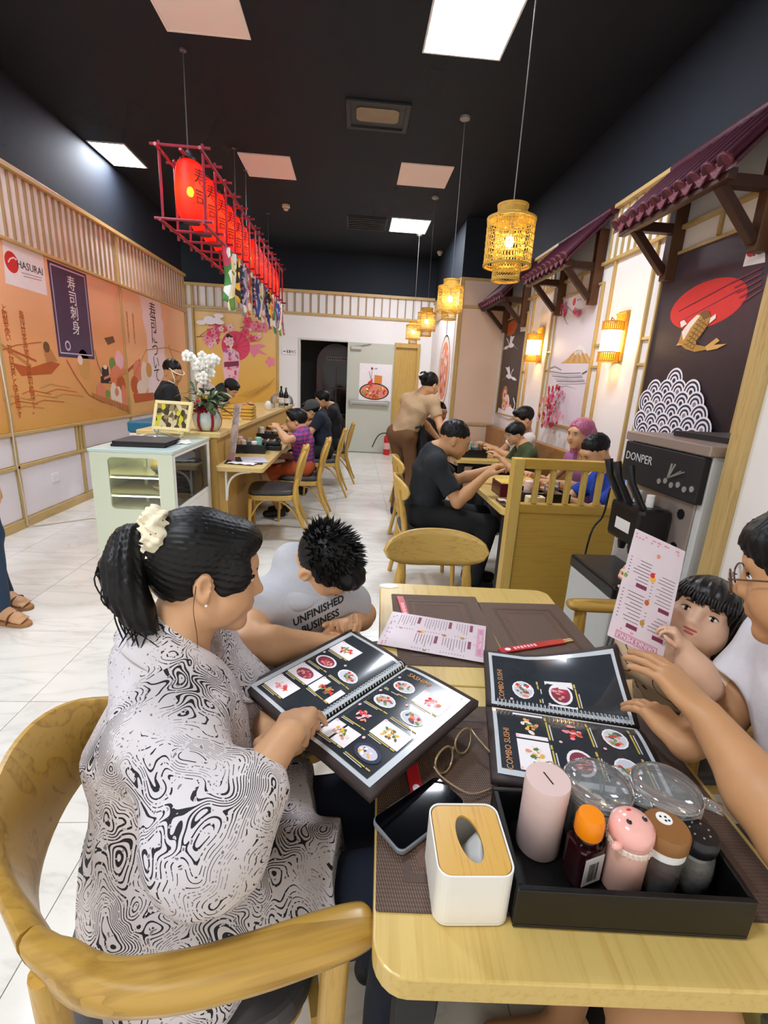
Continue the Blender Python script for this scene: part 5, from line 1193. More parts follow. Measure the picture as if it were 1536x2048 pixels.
def placemat(u, v, w, h, lab, rz=0):
    p = T1(u, v, .7505); o = thing('placemat', lab, 'placemat', p, TR + rz, 'woven brown placemats')
    MB().prism(rrect(-w / 2, -h / 2, w / 2, h / 2, .004, 2), 0, .0016).build('mat', M_MAT, o)
    for k, e in enumerate((.04, .062)):
        oo, ii = rrect(-w / 2 + e, -h / 2 + e, w / 2 - e, h / 2 - e, .003, 2), rrect(-w / 2 + e + .012, -h / 2 + e + .012, w / 2 - e - .012, h / 2 - e - .012, .003, 2)
        holed(oo, ii, .0016, .0022, Matrix()).build('border', M_MAT2 if k == 0 else M_MAT3, o)
    return o
placemat(.15, .295, .295, .44, 'brown placemat under the phone and tissue box'); placemat(.465, .30, .29, .44, 'brown placemat under the condiment tray')
placemat(.19, .88, .29, .42, 'brown placemat under the pink drinks menu', .03); placemat(.475, .86, .275, .40, 'brown placemat under the red chopstick sleeve', .05)
st = thing('round_sticker', 'white oval sticker at the far corner of the table', 'sticker', (.146, 1.555, .7505)); MB().prism(superel(.034, .02, 24, 2), 0, .0008).build('disc', M_WHT, st)

# ---- pink drinks menu: printed card with headings and pictures
M_CARD = pmat('menu_card_pink', '#dccdd2', .25, .03, 8, coat=.4); M_PLUM = ink('plum', '#7a2f4c'); M_ROSE = ink('rose', '#c97f9b')
M_TXT = ink('small_type', '#4a3a42')
class Page:
    """flat printing on a sheet lying in the local xy plane"""
    def __init__(s, z): s.z = z; s.k = 0; s.sh = {}
    def quad(s, x0, y0, x1, y1, m): s.k += 1; s.sh.setdefault(m.name, (m, MB()))[1].add([(x0, y0, s.z + s.k * 8e-6), (x1, y0, s.z + s.k * 8e-6), (x1, y1, s.z + s.k * 8e-6), (x0, y1, s.z + s.k * 8e-6)], [(0, 1, 2, 3)]); return s
    def disc(s, x, y, rx, ry, m, n=14, rot=0):
        s.k += 1; c, d = math.cos(rot), math.sin(rot)
        pts = [(x + rx * math.cos(a) * c - ry * math.sin(a) * d, y + rx * math.cos(a) * d + ry * math.sin(a) * c, s.z + s.k * 8e-6) for a in (2 * PI * i / n for i in range(n))]
        s.sh.setdefault(m.name, (m, MB()))[1].add(pts, [tuple(range(n))]); return s
    def rows(s, x0, x1, y, n, dy, m, rng, h=.0012):
        for i in range(n): s.quad(x0, y - i * dy - h, x0 + (x1 - x0) * rng.uniform(.55, 1), y - i * dy, m)
        return s
    def build(s, parent, nm='print', M=None):
        ms = []; out = MB()
        for i, (m, mb) in enumerate(s.sh.values()): ms.append(m); out.mat(i).add(mb.v, mb.f, M)
        return out.build(nm, ms, parent)
def drinks_menu(parent, W, H, M=None):
    """card with the reading frame x right, y up; W wide and H tall"""
    M = M or Matrix(); MB().prism(rrect(-W / 2, -H / 2, W / 2, H / 2, .002, 2), 0, .0012, M).build('card', M_CARD, parent)
    rng = random.Random(6); p = Page(.00125)
    p.quad(-W * .38, H * .42, W * .38, H * .485, M_ROSE).quad(-W * .36, H * .428, W * .36, H * .478, M_CARD).quad(-W * .35, H * .432, W * .35, H * .474, M_ROSE)
    for x, y0 in ((-W * .44, H * .37), (W * .04, H * .37)):
        y = y0
        for blk in range(4):
            n = (5, 9, 7, 8)[(blk + (x > 0)) % 4]
            if y - n * .0085 - .02 < -H * .48: break
            p.quad(x, y - .009, x + W * .2, y, M_PLUM); y -= .015
            p.rows(x, x + W * .34, y, n, .0078, M_TXT, rng)
            for i in range(n): p.quad(x + W * .38, y - i * .0078 - .0014, x + W * .41, y - i * .0078, M_TXT)
            y -= n * .0078 + .008
    for x, y, r, k in ((-W * .02, H * .28, .005, 'gold'), (-W * .02, H * .1, .005, 'rust'), (-W * .03, -H * .12, .006, 'yolk'), (-W * .01, -H * .15, .005, 'red'), (W * .46, -H * .05, .004, 'green'), (-W * .04, -H * .34, .004, 'salmon')): p.disc(x, y, r, r * 1.3, I[k])
    for i in range(22): p.disc(rng.uniform(-W * .47, W * .47), rng.choice([-H * .46, H * .4, -H * .43]), .0022, .0022, I['pink'], 7)
    pr = p.build(parent, 'print', M)
    text('DRINKS MENU', .0125, I['white'], parent, M @ Matrix.Translation((0, H * .452, .0019)), depth=.0001)
    return pr
P0, P1, P2, P3 = [atZ(*q, .757) for q in ((780, 1222), (969, 1252), (972, 1328), (758, 1290))]
cen = (P0 + P1 + P2 + P3) / 4; xd = ((P1 - P0) + (P2 - P3)).normalized()       # long side of the card
dm = thing('drinks_menu', 'pink laminated drinks menu lying on the far table', 'menu', (cen.x, cen.y, .7573), math.atan2(xd.y, xd.x) - PI / 2)
drinks_menu(dm, .20, .288)

# ---- picture menus bound as open books
M_PAGE = pmat('page_black', '#363b40', .16, .25, 14, coat=.5); M_SLEEVE = pmat('plastic_sleeve', '#cfd6da', .15, .05, 20, coat=.5); M_COVER = pmat('book_cover', '#3b302e', .55, .15, 40)
M_TITLE = ink('title_gold', '#d99a5c'); M_TY = ink('type_gold', '#cdb44e'); M_TW = ink('type_white', '#d4d4d2')
def food_cell(p, x, y, w, h, kind, rng):
    if kind[0] == 'w': p.quad(x - w / 2, y - h / 2, x + w / 2, y + h / 2, I['white'])
    c = kind[1:]
    if c == 'plate': p.disc(x, y, w * .38, h * .4, I['white']).disc(x, y, w * .33, h * .34, I['pale'])
    cols = dict(red=('red', 'crimson', 'green', 'orange'), plate=('salmon', 'green', 'red', 'stone'), meat=('wine', 'crimson', 'salmon', 'pink'), roll=('yolk', 'leaf', 'brown', 'sand'), blue=('navy', 'pale', 'lilac', 'navy'), pinkf=('pink', 'blush', 'salmon', 'red'), fan=('yolk', 'salmon', 'leaf', 'cream'))[c]
    if c == 'blue': p.disc(x, y, w * .42, h * .42, I['navy'], 20).disc(x, y, w * .3, h * .3, I['pale'], 16); cols = ('pale', 'lilac', 'yolk', 'white')
    if c == 'meat': p.disc(x, y, w * .42, h * .42, I['white'], 18).disc(x, y, w * .34, h * .34, I['wine'], 18)
    n = 16
    for i in range(n):
        a = rng.random() * 6.28; r = rng.random() ** .6; p.disc(x + w * .27 * r * math.cos(a), y + h * .25 * r * math.sin(a), w * rng.uniform(.05, .1), h * rng.uniform(.04, .08), I[cols[i % 4]], 8, rng.random() * 3)
def menu_book(lab, M, kinds_l, kinds_r, title_l, title_r, W=.195, H=.30, lift=None, seed=1):
    o = bpy.data.objects.new('menu_book', None); COL.objects.link(o); o.matrix_basis = M; tag(o, lab, 'menu book', 'open picture menus'); rng = random.Random(seed)
    def bend(x, y, z):
        zz = z + .012 * (1 - math.exp(-abs(x) / .03))          # pages bow up beside the spine
        if lift: zz += lift(x, y)
        return (x, y, zz)
    def bendobj(ob):
        for v in ob.data.vertices: v.co = bend(*v.co)
        return ob
    for s in (-1, 1):
        g = MB()
        for k in range(1): g.grid(lambda u, v: (s * (.004 + u * (W + .012)), (v - .5) * (H + .022), 0), 12, 10)
        c = bendobj(g.build('cover', M_COVER, o, smooth=True)); md = c.modifiers.new('solid', 'SOLIDIFY'); md.thickness = .014; md.offset = -1 if s > 0 else 1
        g = MB().grid(lambda u, v: (s * (.006 + u * (W - .002)), (v - .5) * H, .0015), 12, 10); sl = bendobj(g.build('sleeve', M_SLEEVE, o, smooth=True))
        g = MB().grid(lambda u, v: (s * (.014 + u * (W - .024)), (v - .5) * (H - .016), .0022), 12, 10); pg = bendobj(g.build('page', M_PAGE, o, smooth=True))
        p = Page(.0026); cx = s * (W / 2 + .004); kinds = kinds_l if s < 0 else kinds_r; n = len(kinds) // 2
        cw, chh = (W - .03) / 2, (H - .05) / n
        for i, kd in enumerate(kinds):
            if not kd: continue
            x = cx + (i % 2 - .5) * cw; y = H / 2 - .04 - (i // 2 + .4) * chh
            p2 = p; food_cell(p, x, y, cw * .95, chh * .74, kd, rng)
            p.disc(x - cw * .42, y + chh * .34, .0035, .0035, I['blush'], 8)
            p.quad(x - cw * .42, y - chh * .44, x + cw * .25, y - chh * .40, M_TY).quad(x - cw * .42, y - chh * .50, x + cw * rng.uniform(.0, .3), y - chh * .47, M_TW).quad(x + cw * .28, y - chh * .44, x + cw * .42, y - chh * .39, M_TY)
        bendobj(p.build(pg, 'print'))
        tt = title_l if s < 0 else title_r
        if tt:
            q = text(tt, .017, M_TITLE, pg, Matrix.Translation((cx - W * .16, H / 2 - .024, .0032)), depth=.0001); bendobj(q)
    for k in range(34):
        y = -H / 2 + .012 + k * (H - .024) / 33
        MB().tube([(-.009, y, .012), (-.006, y, .019), (0, y, .022), (.006, y, .019), (.009, y, .012)], .0012, 5, cap=False).build('coil_ring', M_SLEEVE, o)
    return o
xA, yA = Vector((.68, -.73, .0)), Vector((.70, .71, .06))
menu_book('open sashimi picture menu the woman holds on the table edge', frameM((.030, .860, .806), xA, yA), ['wred', None, 'bmeat', 'bplate', 'wmeat', 'wred', 'wpinkf', None], ['bplate', 'wpinkf', 'bplate', 'bplate', 'bpinkf', 'wroll', 'wfan', 'bblue'], None, 'SASHIMI', .178, .292, None, 1)
ang = math.radians(-13)
xB = Vector((-math.sin(ang), math.cos(ang), 0)); yB = Vector((-math.cos(ang), -math.sin(ang), 0))       # reading frame turned a quarter turn
cB = Vector((.325, .885, .7680)) - yB * .152
menu_book('open combo sushi picture menu lying flat behind the condiment tray', frameM(cB, xB, yB), ['wfan', 'wfan', 'bmeat', 'bpinkf', 'bplate', 'bplate'], ['bplate', None, 'wmeat', None, None, None], 'COMBO SUSHI', 'COMBO SUSHI', .20, .30, lambda x, y: (.055 * max(0, x / .2) ** 1.5 * max(0, (.06 - y) / .21) ** 1.3), 2)

# ---- chopsticks in red paper sleeves
M_SLV = pmat('sleeve_red', '#c4272c', .35, .08, 14, coat=.3); M_STICK = wood('stick_wood', '#d8b877', '#c39f5a', 1, 4, .5)
def chopsticks(a, b, z, lab, show=True):
    a, b = Vector(a), Vector(b); d = (b - a); L = d.length; o = thing('chopstick_sleeve', lab, 'chopsticks', (a.x, a.y, z), math.atan2(d.y, d.x) - PI / 2, 'chopsticks in red paper sleeves')
    MB().box((-.012, 0, 0), (.012, L, .004)).build('sleeve', M_SLV, o, bevel=.0015)
    p = Page(.0041); p.disc(0, .025, .007, .009, I['white']); rng = random.Random(2)
    for i in range(7): p.quad(-.006, .045 + i * .011, .006 - .002 * (i % 2), .052 + i * .011, I['blush']) if L > .1 else None
    p.build(o)
    if show:
        for x in (-.004, .004): MB().box((x - .0028, L - .01, .0008), (x + .0028, L + .028, .0036)).build('stick', M_STICK, o)
chopsticks(atZ(1000, 1301, .757), atZ(1128, 1281, .757), .7535, 'red chopstick sleeve with sticks poking out beside the menu book')
chopsticks(atZ(812, 1225, .757) + Vector((0, -.05, 0)), atZ(800, 1192, .757), .7528, 'red chopstick sleeve under the drinks menu', False)
chopsticks(atZ(838, 1600, .757), atZ(820, 1515, .757), .7528, 'red chopstick sleeve half under the phone', False)

# ---- phone
PC = [atZ(*q, .76) for q in ((752, 1640), (795, 1708), (922, 1610), (880, 1555))]; pc_ = sum(PC, Vector()) / 4; pd = ((PC[3] - PC[0]) + (PC[2] - PC[1])).normalized()
ph = thing('phone', 'black phone in a clear case lying face up beside the tissue box', 'phone', (pc_.x, pc_.y, .7535), math.atan2(pd.y, pd.x))
MB().prism(rrect(-.076, -.0375, .076, .0375, .012, 5), 0, .0105).build('case', pmat('phone_case', '#8f9499', .15, .03, 10, metal=.3), ph, bevel=.003, seg=3)
MB().prism(rrect(-.0735, -.035, .0735, .035, .010, 5), .0106, .0112).build('screen', pmat('phone_screen', '#05060a', .06, 0, 5, coat=.5), ph)
for y in (-.02, .0): MB().box((-.02 + y, .0376, .004), (.0 + y, .039, .007)).build('side_button', M_MET, ph)
# ---- glasses
gl = thing('eyeglasses', 'clear framed glasses lying open by the phone', 'glasses', (.2, .72, .7535)); M_GF = pmat('glasses_frame', '#b59a78', .2, .1, 30, metal=.35, alpha=.9)
ga, gb = Vector((.168, .700, .776)), Vector((.258, .79, .780)); gd = (gb - ga).normalized(); gup = Vector((-.25, .25, 1)).normalized(); gup = (gup - gd * gup.dot(gd)).normalized()
for k, t in enumerate((.25, .76)):
    c = ga.lerp(gb, t); ring = [c + gd * (.027 * math.cos(a)) + gup * (.021 * math.sin(a) + .002 * math.cos(2 * a)) for a in (2 * PI * i / 20 for i in range(21))]
    MB().tube(ring, .0022, 6, cap=False).build('rim', M_GF, gl, world=True, smooth=True)
    MB().add([c] + ring[:-1], [(0, i + 1, (i + 1) % 20 + 1) for i in range(20)]).build('lens', M_LENS, gl, world=True)
MB().tube([ga.lerp(gb, .47), ga.lerp(gb, .5) + gup * .006, ga.lerp(gb, .53)], .002, 6).build('bridge', M_GF, gl, world=True)
MB().tube(spline([gb + gup * .008, gb + Vector((.01, -.02, 0)), Vector((.30, .715, .768)), Vector((.312, .675, .762))], 5), .002, 6).build('temple', M_GF, gl, world=True, smooth=True)
MB().tube(spline([ga + gup * .006, ga + Vector((.015, -.014, -.006)), Vector((.226, .662, .76)), Vector((.272, .676, .757))], 5), .002, 6).build('temple', M_GF, gl, world=True, smooth=True)

# ---- tissue box with bamboo lid
tb = thing('tissue_box', 'white rounded tissue box with bamboo lid and oval slot', 'tissue box', (.183, .514, .7525), -.02); M_TB = pmat('tissue_white', '#e9e6dd', .35, .02, 6)
MB().prism(rrect(-.052, -.056, .052, .056, .018, 6), 0, .003).build('base', M_TB, tb)
holed(rrect(-.052, -.056, .052, .056, .018, 6), rrect(-.0495, -.0535, .0495, .0535, .016, 6), .0031, .086, Matrix()).build('wall', M_TB, tb, bevel=.001)
n = 28; outl = resample(rrect(-.0485, -.0525, .0485, .0525, .015, 6), 64); slot = [(.017 * math.cos(a) - .008 * math.sin(a) * .35, .031 * math.sin(a)) for a in (2 * PI * i / n for i in range(n))]
a_of = [math.atan2(y / .0525, x / .0485) for x, y in outl]; slot = [(.0165 * math.cos(a) - .004 * math.sin(a), .036 * math.sin(a)) for a in a_of]
holed(outl, slot, .080, .0845, Matrix()).build('bamboo_lid', wood('bamboo', '#d0a24a', '#ba8630', 1, 2.5, .35, 9, .1), tb, bevel=.0006)
MB().grid(lambda u, v: ((u - .5) * .05, (v - .5) * .07, .045 + .02 * math.sin(u * 4) * math.cos(v * 3)), 10, 10).build('tissue', M_WHT, tb, smooth=True, solid=.001)

# ---- black tray with condiments
TRY = Vector((.4, .526, .7525)); tray = thing('condiment_tray', 'shallow black tray of condiments at the near end of the table', 'tray', TRY, TR - .015)
W, D, H = .158, .083, .066
for lo, hi in (((-W, -D, 0), (W, D, .006)), ((-W, -D, .006), (W, -D + .008, H)), ((-W, D - .008, .006), (W, D, H)), ((-W, -D + .008, .006), (-W + .008, D - .008, H)), ((W - .008, -D + .008, .006), (W, D - .008, H))): MB().box(lo, hi).build('panel', pmat('tray_black', '#0b0b0c', .35, .1, 12), tray, bevel=.0015)
ZB = .7590
def onlt(nm, lab, cat, x, y, rz=0): return thing(nm, lab, cat, (x, y, ZB), rz, None)
o = onlt('pink_shaker', 'matt pink cylinder shaker with a slit in its lid', 'shaker', .312, .568, .25)
MB().lathe([(.031, 0), (.033, .003), (.033, .098)], 28).build('body', pmat('matte_pink', '#dcc0b8', .5, .03, 8), o, smooth=50); MB().lathe([(.0335, .0985), (.0335, .124), (.0325, .127), (.001, .127)], 28).build('lid', pmat('matte_pink_lid', '#d8bdb6', .5, .03, 8), o, smooth=50); MB().box((-.001, -.012, .1271), (.001, .012, .1276)).build('slit', M_BLK, o)
M_JG = pmat('jar_glass', '#ffffff', .03, 0, 1, trans=1, ior=1.35); 
def lidded(x, y, lab, fillm, rz):
    o = onlt('glass_jar', lab, 'jar', x, y, rz)
    MB().lathe([(.040, 0), (.044, .006), (.046, .05), (.045, .085), (.041, .085), (.0425, .05), (.040, .01), (.001, .008)], 30).build('glass', M_CLEAR, o, smooth=60)
    MB().lathe([(.0392, .0105), (.0415, .045), (.001, .045)], 24).build('contents', fillm, o, smooth=60)
    MB().lathe([(.047, .0855), (.05, .09), (.05, .1), (.047, .108), (.035, .112), (.001, .11)], 30).build('lid', M_CLEAR, o, smooth=60)
    for z in (.088, .094, .102): MB().tube([(.0505 * math.cos(a), .0505 * math.sin(a), z) for a in (2 * PI * i / 30 for i in range(31))], .0016, 5, cap=False).build('lid_ring', M_CLEAR, o, smooth=True)
    MB().tube(spline([(-.048, 0, .095), (-.07, 0, .105), (-.085, 0, .09), (-.085, 0, .055), (-.07, 0, .035), (-.045, 0, .03)], 4), .007, 8, flat=.6).build('handle', M_CLEAR, o, smooth=True)
    MB().tube([(.05, 0, .098), (.075, 0, .096)], .011, 8, flat=.7).build('spoon_grip', M_CLEAR, o, smooth=True)
lidded(.402, .583, 'clear lidded glass jar with handle nearest the pink cylinder', pmat('oil_pale', '#b9a860', .3), -.5); lidded(.508, .574, 'clear lidded glass jar with handle behind the brown lidded jar', pmat('chili_dark', '#4a3524', .5, .3, 80), -.5)
o = onlt('sauce_bottle', 'dark soy sauce bottle with bright orange cap', 'bottle', .358, .519, .3)
MB().prism(rrect(-.023, -.02, .023, .02, .01, 4), 0, .068).build('body', pmat('soy_dark', '#2a0c10', .1, .1, 8, coat=.3), o, bevel=.004); MB().lathe([(.02, .0685), (.014, .08)], 16).build('neck', pmat('soy_neck', '#2a0c10', .1), o, smooth=True)
MB().lathe([(.019, .08), (.02, .083), (.02, .103), (.017, .112), (.001, .113)], 20).build('cap', pmat('cap_orange', '#f28a0c', .35, .04, 12), o, smooth=50)
lb = MB().box((-.017, -.0208, .008), (.017, -.0202, .056)).build('label', M_LBL, o)
rng = random.Random(3)
for k in range(9): MB().box((-.009 + k * .002, -.0212, .014), (-.009 + k * .002 + rng.uniform(.0005, .0013), -.0209, .046)).build('barcode_bar', M_BLK, lb)
o = onlt('pig_shaker', 'pink toothpick shaker with an animal face lid', 'shaker', .413, .507, .15); M_PG = pmat('pig_pink', '#eeb0a4', .2, .03, 6, coat=.4); M_PGB = pmat('pig_body', '#e9b8a6', .3, .05, 6)
MB().lathe([(.026, 0), (.028, .004), (.028, .075)], 26).build('body', M_PGB, o, smooth=50)
MB().lathe([(.0285, .0755), (.0295, .077), (.0295, .083), (.0285, .085)], 30).build('collar', pmat('pig_collar', '#ead7c8', .4), o)
for k in range(30): a = k * PI / 15; MB().bar((.0296 * math.cos(a), .0296 * math.sin(a), .0765), (.0296 * math.cos(a), .0296 * math.sin(a), .0845), .002).build('ridge', MATS['pig_collar'], o)
MB().lathe([(.0285, .0855), (.0305, .095), (.029, .108), (.021, .117), (.008, .1205), (.001, .121)], 26).build('head', M_PG, o, smooth=True)
for s in (-1, 1):
    e = MB().ball((s * .0125, -.005, .1195), (.0035, .0042, .0022), 10, 6).build('eye', M_BLK, o, smooth=True); MB().ball((s * .0125 + .001, -.004, .1213), .001, 6, 4).build('eye_glint', M_WHT, e)
    MB().ball((s * .031, -.012, .088), (.009, .006, .007), 10, 6).build('ear', M_PG, o, smooth=True)
MB().ball((0, .012, .1196), (.004, .0025, .0014), 8, 5).build('mouth', I['red'], o, smooth=True)
o = onlt('spice_jar', 'glass spice jar with brown lid and white collar', 'jar', .466, .508, 0)
MB().lathe([(.027, 0), (.029, .004), (.029, .06), (.027, .066)], 26).build('glass', M_CLEAR, o, smooth=60); MB().lathe([(.0265, .002), (.0278, .006), (.0278, .04), (.001, .046)], 20).build('spice', pmat('spice_red', '#7a4a2c', .7, .35, 90), o, smooth=40)
MB().lathe([(.03, .0665), (.03, .080)], 26).build('collar', M_WHT, o, smooth=40); MB().lathe([(.0315, .0805), (.0315, .098), (.029, .102), (.001, .102)], 28).build('lid', pmat('lid_brown', '#8a5d30', .4, .06, 10), o, smooth=40)
lg = MB().lathe([(.011, .1021), (.011, .1024), (.001, .1024)], 16, Matrix.Translation((.003, .012, 0))).build('emblem', M_WHT, o)
for x, y in ((-.001, .015), (.006, .014), (.003, .008), (.008, .008)): MB().lathe([(.0018, .1025), (.0018, .1027)], 8, Matrix.Translation((x, y, 0))).build('emblem_dot', M_BLK, lg)
o = onlt('pepper_shaker', 'glass pepper shaker with black perforated lid', 'shaker', .515, .506, 0)
MB().lathe([(.022, 0), (.025, .004), (.029, .03), (.026, .06), (.022, .068)], 26).build('glass', M_CLEAR, o, smooth=60); MB().lathe([(.022, .004), (.0275, .03), (.0265, .042), (.001, .046)], 20).build('pepper', pmat('pepper_grey', '#8a7f6a', .8, .4, 160), o, smooth=40)
MB().lathe([(.0245, .0685), (.0265, .075), (.0265, .088), (.023, .094), (.001, .096)], 24).build('lid', M_BLK, o, smooth=50)
for k in range(7): a = k * .898; MB().lathe([(.0014, 0), (.0014, .0012)], 6, Matrix.Translation((.013 * math.cos(a), .013 * math.sin(a), .0952))).build('hole', M_MET, o)
# ------------------------------------------------------------------ people: smooth blended volumes turned into one continuous surface
def V3(p): return np.array(p, np.float32)
class Blob:
    def __init__(s, res): s.res = res; s.pr = []
    def cone(s, a, b, ra, rb=None, k=.03, op='u', cut0=False, cut1=False, axis=None, f=1.0):
        s.pr.append(('c', V3(a), V3(b), ra, ra if rb is None else rb, k, op, cut0, cut1, None if axis is None else V3(Vector(axis).normalized()), f)); return s
    def ell(s, c, r, R=None, k=.03, op='u'):
        r = (r, r, r) if isinstance(r, (int, float)) else r
        s.pr.append(('e', V3(c), V3(r), np.eye(3, dtype=np.float32) if R is None else np.array(R, np.float32), k, op)); return s
    def path(s, pts, rr, k=.03, **kw):
        for i in range(len(pts) - 1): s.cone(pts[i], pts[i + 1], rr[i], rr[i + 1], k, **kw)
        return s
    def field(s, noise=None):
        lo = np.full(3, 1e9); hi = -lo
        for p in s.pr:
            if p[-1] == 'x' : continue
            if p[0] == 'c':
                m = max(p[3], p[4]) * max(1, p[10]) + .012
                if p[6] == 'u': lo = np.minimum(lo, np.minimum(p[1], p[2]) - m); hi = np.maximum(hi, np.maximum(p[1], p[2]) + m)
            elif p[5] == 'u': m = float(max(p[2])) + .012; lo = np.minimum(lo, p[1] - m); hi = np.maximum(hi, p[1] + m)
        h = s.res; n = np.ceil((hi - lo) / h).astype(int) + 2; F = np.full(n, .5, np.float32)
        ax = [(lo[i] + h * np.arange(n[i])).astype(np.float32) for i in range(3)]
        for p in s.pr:
            if p[0] == 'c': k = p[5]; m = max(p[3], p[4]) * max(1, p[10]) + k + 3 * h; a, b = np.minimum(p[1], p[2]) - m, np.maximum(p[1], p[2]) + m
            else: k = p[4]; m = float(max(p[2])) + k + 3 * h; a, b = p[1] - m, p[1] + m
            i0 = np.clip(((a - lo) / h).astype(int), 0, n - 1); i1 = np.clip(((b - lo) / h).astype(int) + 1, 0, n)
            if (i1 <= i0).any(): continue
            X, Y, Z = np.meshgrid(*[ax[i][i0[i]:i1[i]] for i in range(3)], indexing='ij', sparse=True)
            if p[0] == 'c':
                A, B = p[1], p[2]; d = B - A; L2 = float(d @ d) + 1e-12; L = math.sqrt(L2)
                tu = ((X - A[0]) * d[0] + (Y - A[1]) * d[1] + (Z - A[2]) * d[2]) / L2; t = np.clip(tu, 0, 1)
                qx, qy, qz = X - (A[0] + t * d[0]), Y - (A[1] + t * d[1]), Z - (A[2] + t * d[2])
                if p[9] is not None:
                    u = p[9]; c = (qx * u[0] + qy * u[1] + qz * u[2]) * (1 - 1 / p[10]); qx = qx - u[0] * c; qy = qy - u[1] * c; qz = qz - u[2] * c
                D = np.sqrt(qx * qx + qy * qy + qz * qz) - (p[3] + (p[4] - p[3]) * t)
                if p[7]: D = np.maximum(D, -tu * L)
                if p[8]: D = np.maximum(D, (tu - 1) * L)
                op = p[6]
            else:
                C, r, R = p[1], p[2], p[3]; x, y, z = X - C[0], Y - C[1], Z - C[2]
                q = [(R[0, i] * x + R[1, i] * y + R[2, i] * z) for i in range(3)]
                k0 = np.sqrt(sum((q[i] / r[i]) ** 2 for i in range(3))); k1 = np.sqrt(sum((q[i] / (r[i] * r[i])) ** 2 for i in range(3))) + 1e-6
                D = k0 * (k0 - 1) / k1; op = p[5]
            S = F[i0[0]:i1[0], i0[1]:i1[1], i0[2]:i1[2]]
            if op == 'u':
                w = np.clip(.5 + .5 * (S - D) / k, 0, 1); S[...] = S * (1 - w) + D * w - k * w * (1 - w)
            else:
                D = -D; w = np.clip(.5 - .5 * (S - D) / k, 0, 1); S[...] = S * (1 - w) + D * w + k * w * (1 - w)
        if noise is not None:
            X, Y, Z = np.meshgrid(*ax, indexing='ij', sparse=True); F += noise(X, Y, Z).astype(np.float32)
        return F, lo, h
    def mesh(s, name, noise=None):
        F, lo, h = s.field(noise); I_ = F < 0; n = F.shape
        c = [I_[dx:n[0] - 1 + dx, dy:n[1] - 1 + dy, dz:n[2] - 1 + dz] for dx in (0, 1) for dy in (0, 1) for dz in (0, 1)]
        an = c[0].copy(); al = c[0].copy()
        for q in c[1:]: an |= q; al &= q
        act = an & ~al; ix = np.argwhere(act); N = len(ix); idm = np.full(act.shape, -1, np.int32); idm[act] = np.arange(N)
        offs = np.array([(dx, dy, dz) for dx in (0, 1) for dy in (0, 1) for dz in (0, 1)]); vals = np.stack([F[ix[:, 0] + o[0], ix[:, 1] + o[1], ix[:, 2] + o[2]] for o in offs], 1)
        P = np.zeros((N, 3)); cnt = np.zeros(N)
        for i in range(8):
            for j in range(i + 1, 8):
                if abs(offs[i] - offs[j]).sum() != 1: continue
                m = (vals[:, i] < 0) != (vals[:, j] < 0); t = np.where(m, vals[:, i] / (vals[:, i] - vals[:, j] + 1e-12), 0)
                P += np.where(m[:, None], offs[i] + t[:, None] * (offs[j] - offs[i]), 0); cnt += m
        co = (lo + h * (ix + P / cnt[:, None])).astype(np.float32); Q = []
        for axn in range(3):
            a, b = [slice(None)] * 3, [slice(None)] * 3; a[axn] = slice(0, -1); b[axn] = slice(1, None)
            sg = I_[tuple(a)] != I_[tuple(b)]; e = np.argwhere(sg); u, v = [(1, 2), (2, 0), (0, 1)][axn]
            ok = (e[:, u] > 0) & (e[:, v] > 0) & (e[:, u] < n[u] - 1) & (e[:, v] < n[v] - 1); e = e[ok]
            ins = I_[e[:, 0], e[:, 1], e[:, 2]]; f = []
            for du, dv in ((0, 0), (-1, 0), (-1, -1), (0, -1)):
                g = e.copy(); g[:, u] += du; g[:, v] += dv; f.append(idm[g[:, 0], g[:, 1], g[:, 2]])
            f = np.stack(f, 1); f[~ins] = f[~ins][:, ::-1]; Q.append(f)
        q = np.concatenate(Q); q = q[(q >= 0).all(1)]
        # a touch of smoothing
        for _ in range(2):
            acc = np.zeros_like(co); ct = np.zeros(len(co), np.float32)
            for i in range(4):
                np.add.at(acc, q[:, i], co[q[:, (i + 1) % 4]]); np.add.at(ct, q[:, i], 1)
            ok = ct > 0; co[ok] = co[ok] * .5 + acc[ok] / ct[ok][:, None] * .5
        me = bpy.data.meshes.new(name); me.vertices.add(len(co)); me.vertices.foreach_set('co', co.ravel())
        me.loops.add(4 * len(q)); me.polygons.add(len(q)); me.polygons.foreach_set('loop_start', np.arange(0, 4 * len(q), 4, dtype=np.int32)); me.loops.foreach_set('vertex_index', q.ravel().astype(np.int32))
        me.polygons.foreach_set('use_smooth', np.ones(len(q), bool)); me.update(calc_edges=True); me.validate(); return me
    def build(s, name, m, root, noise=None):
        me = s.mesh(name, noise); me.transform(root.matrix_basis.inverted()); me.materials.append(m); return link(name, me, root)
def folds(amp=.002, fr=45, seed=0, dirs=5):
    rng = np.random.RandomState(seed); ds = rng.normal(size=(dirs, 3)); ds /= np.linalg.norm(ds, axis=1)[:, None]; ph = rng.rand(dirs) * 6
    def fn(X, Y, Z):
        out = 0
        for i in range(dirs):
            w = .6 * np.sin((X * ds[i, 1] + Y * ds[i, 2] + Z * ds[i, 0]) * fr * .4 + ph[i])
            out = out + np.sin((X * ds[i, 0] + Y * ds[i, 1] + Z * ds[i, 2]) * fr * (.7 + .25 * i) + ph[i] + 2 * w) / dirs ** .5
        return out * amp
    return fn
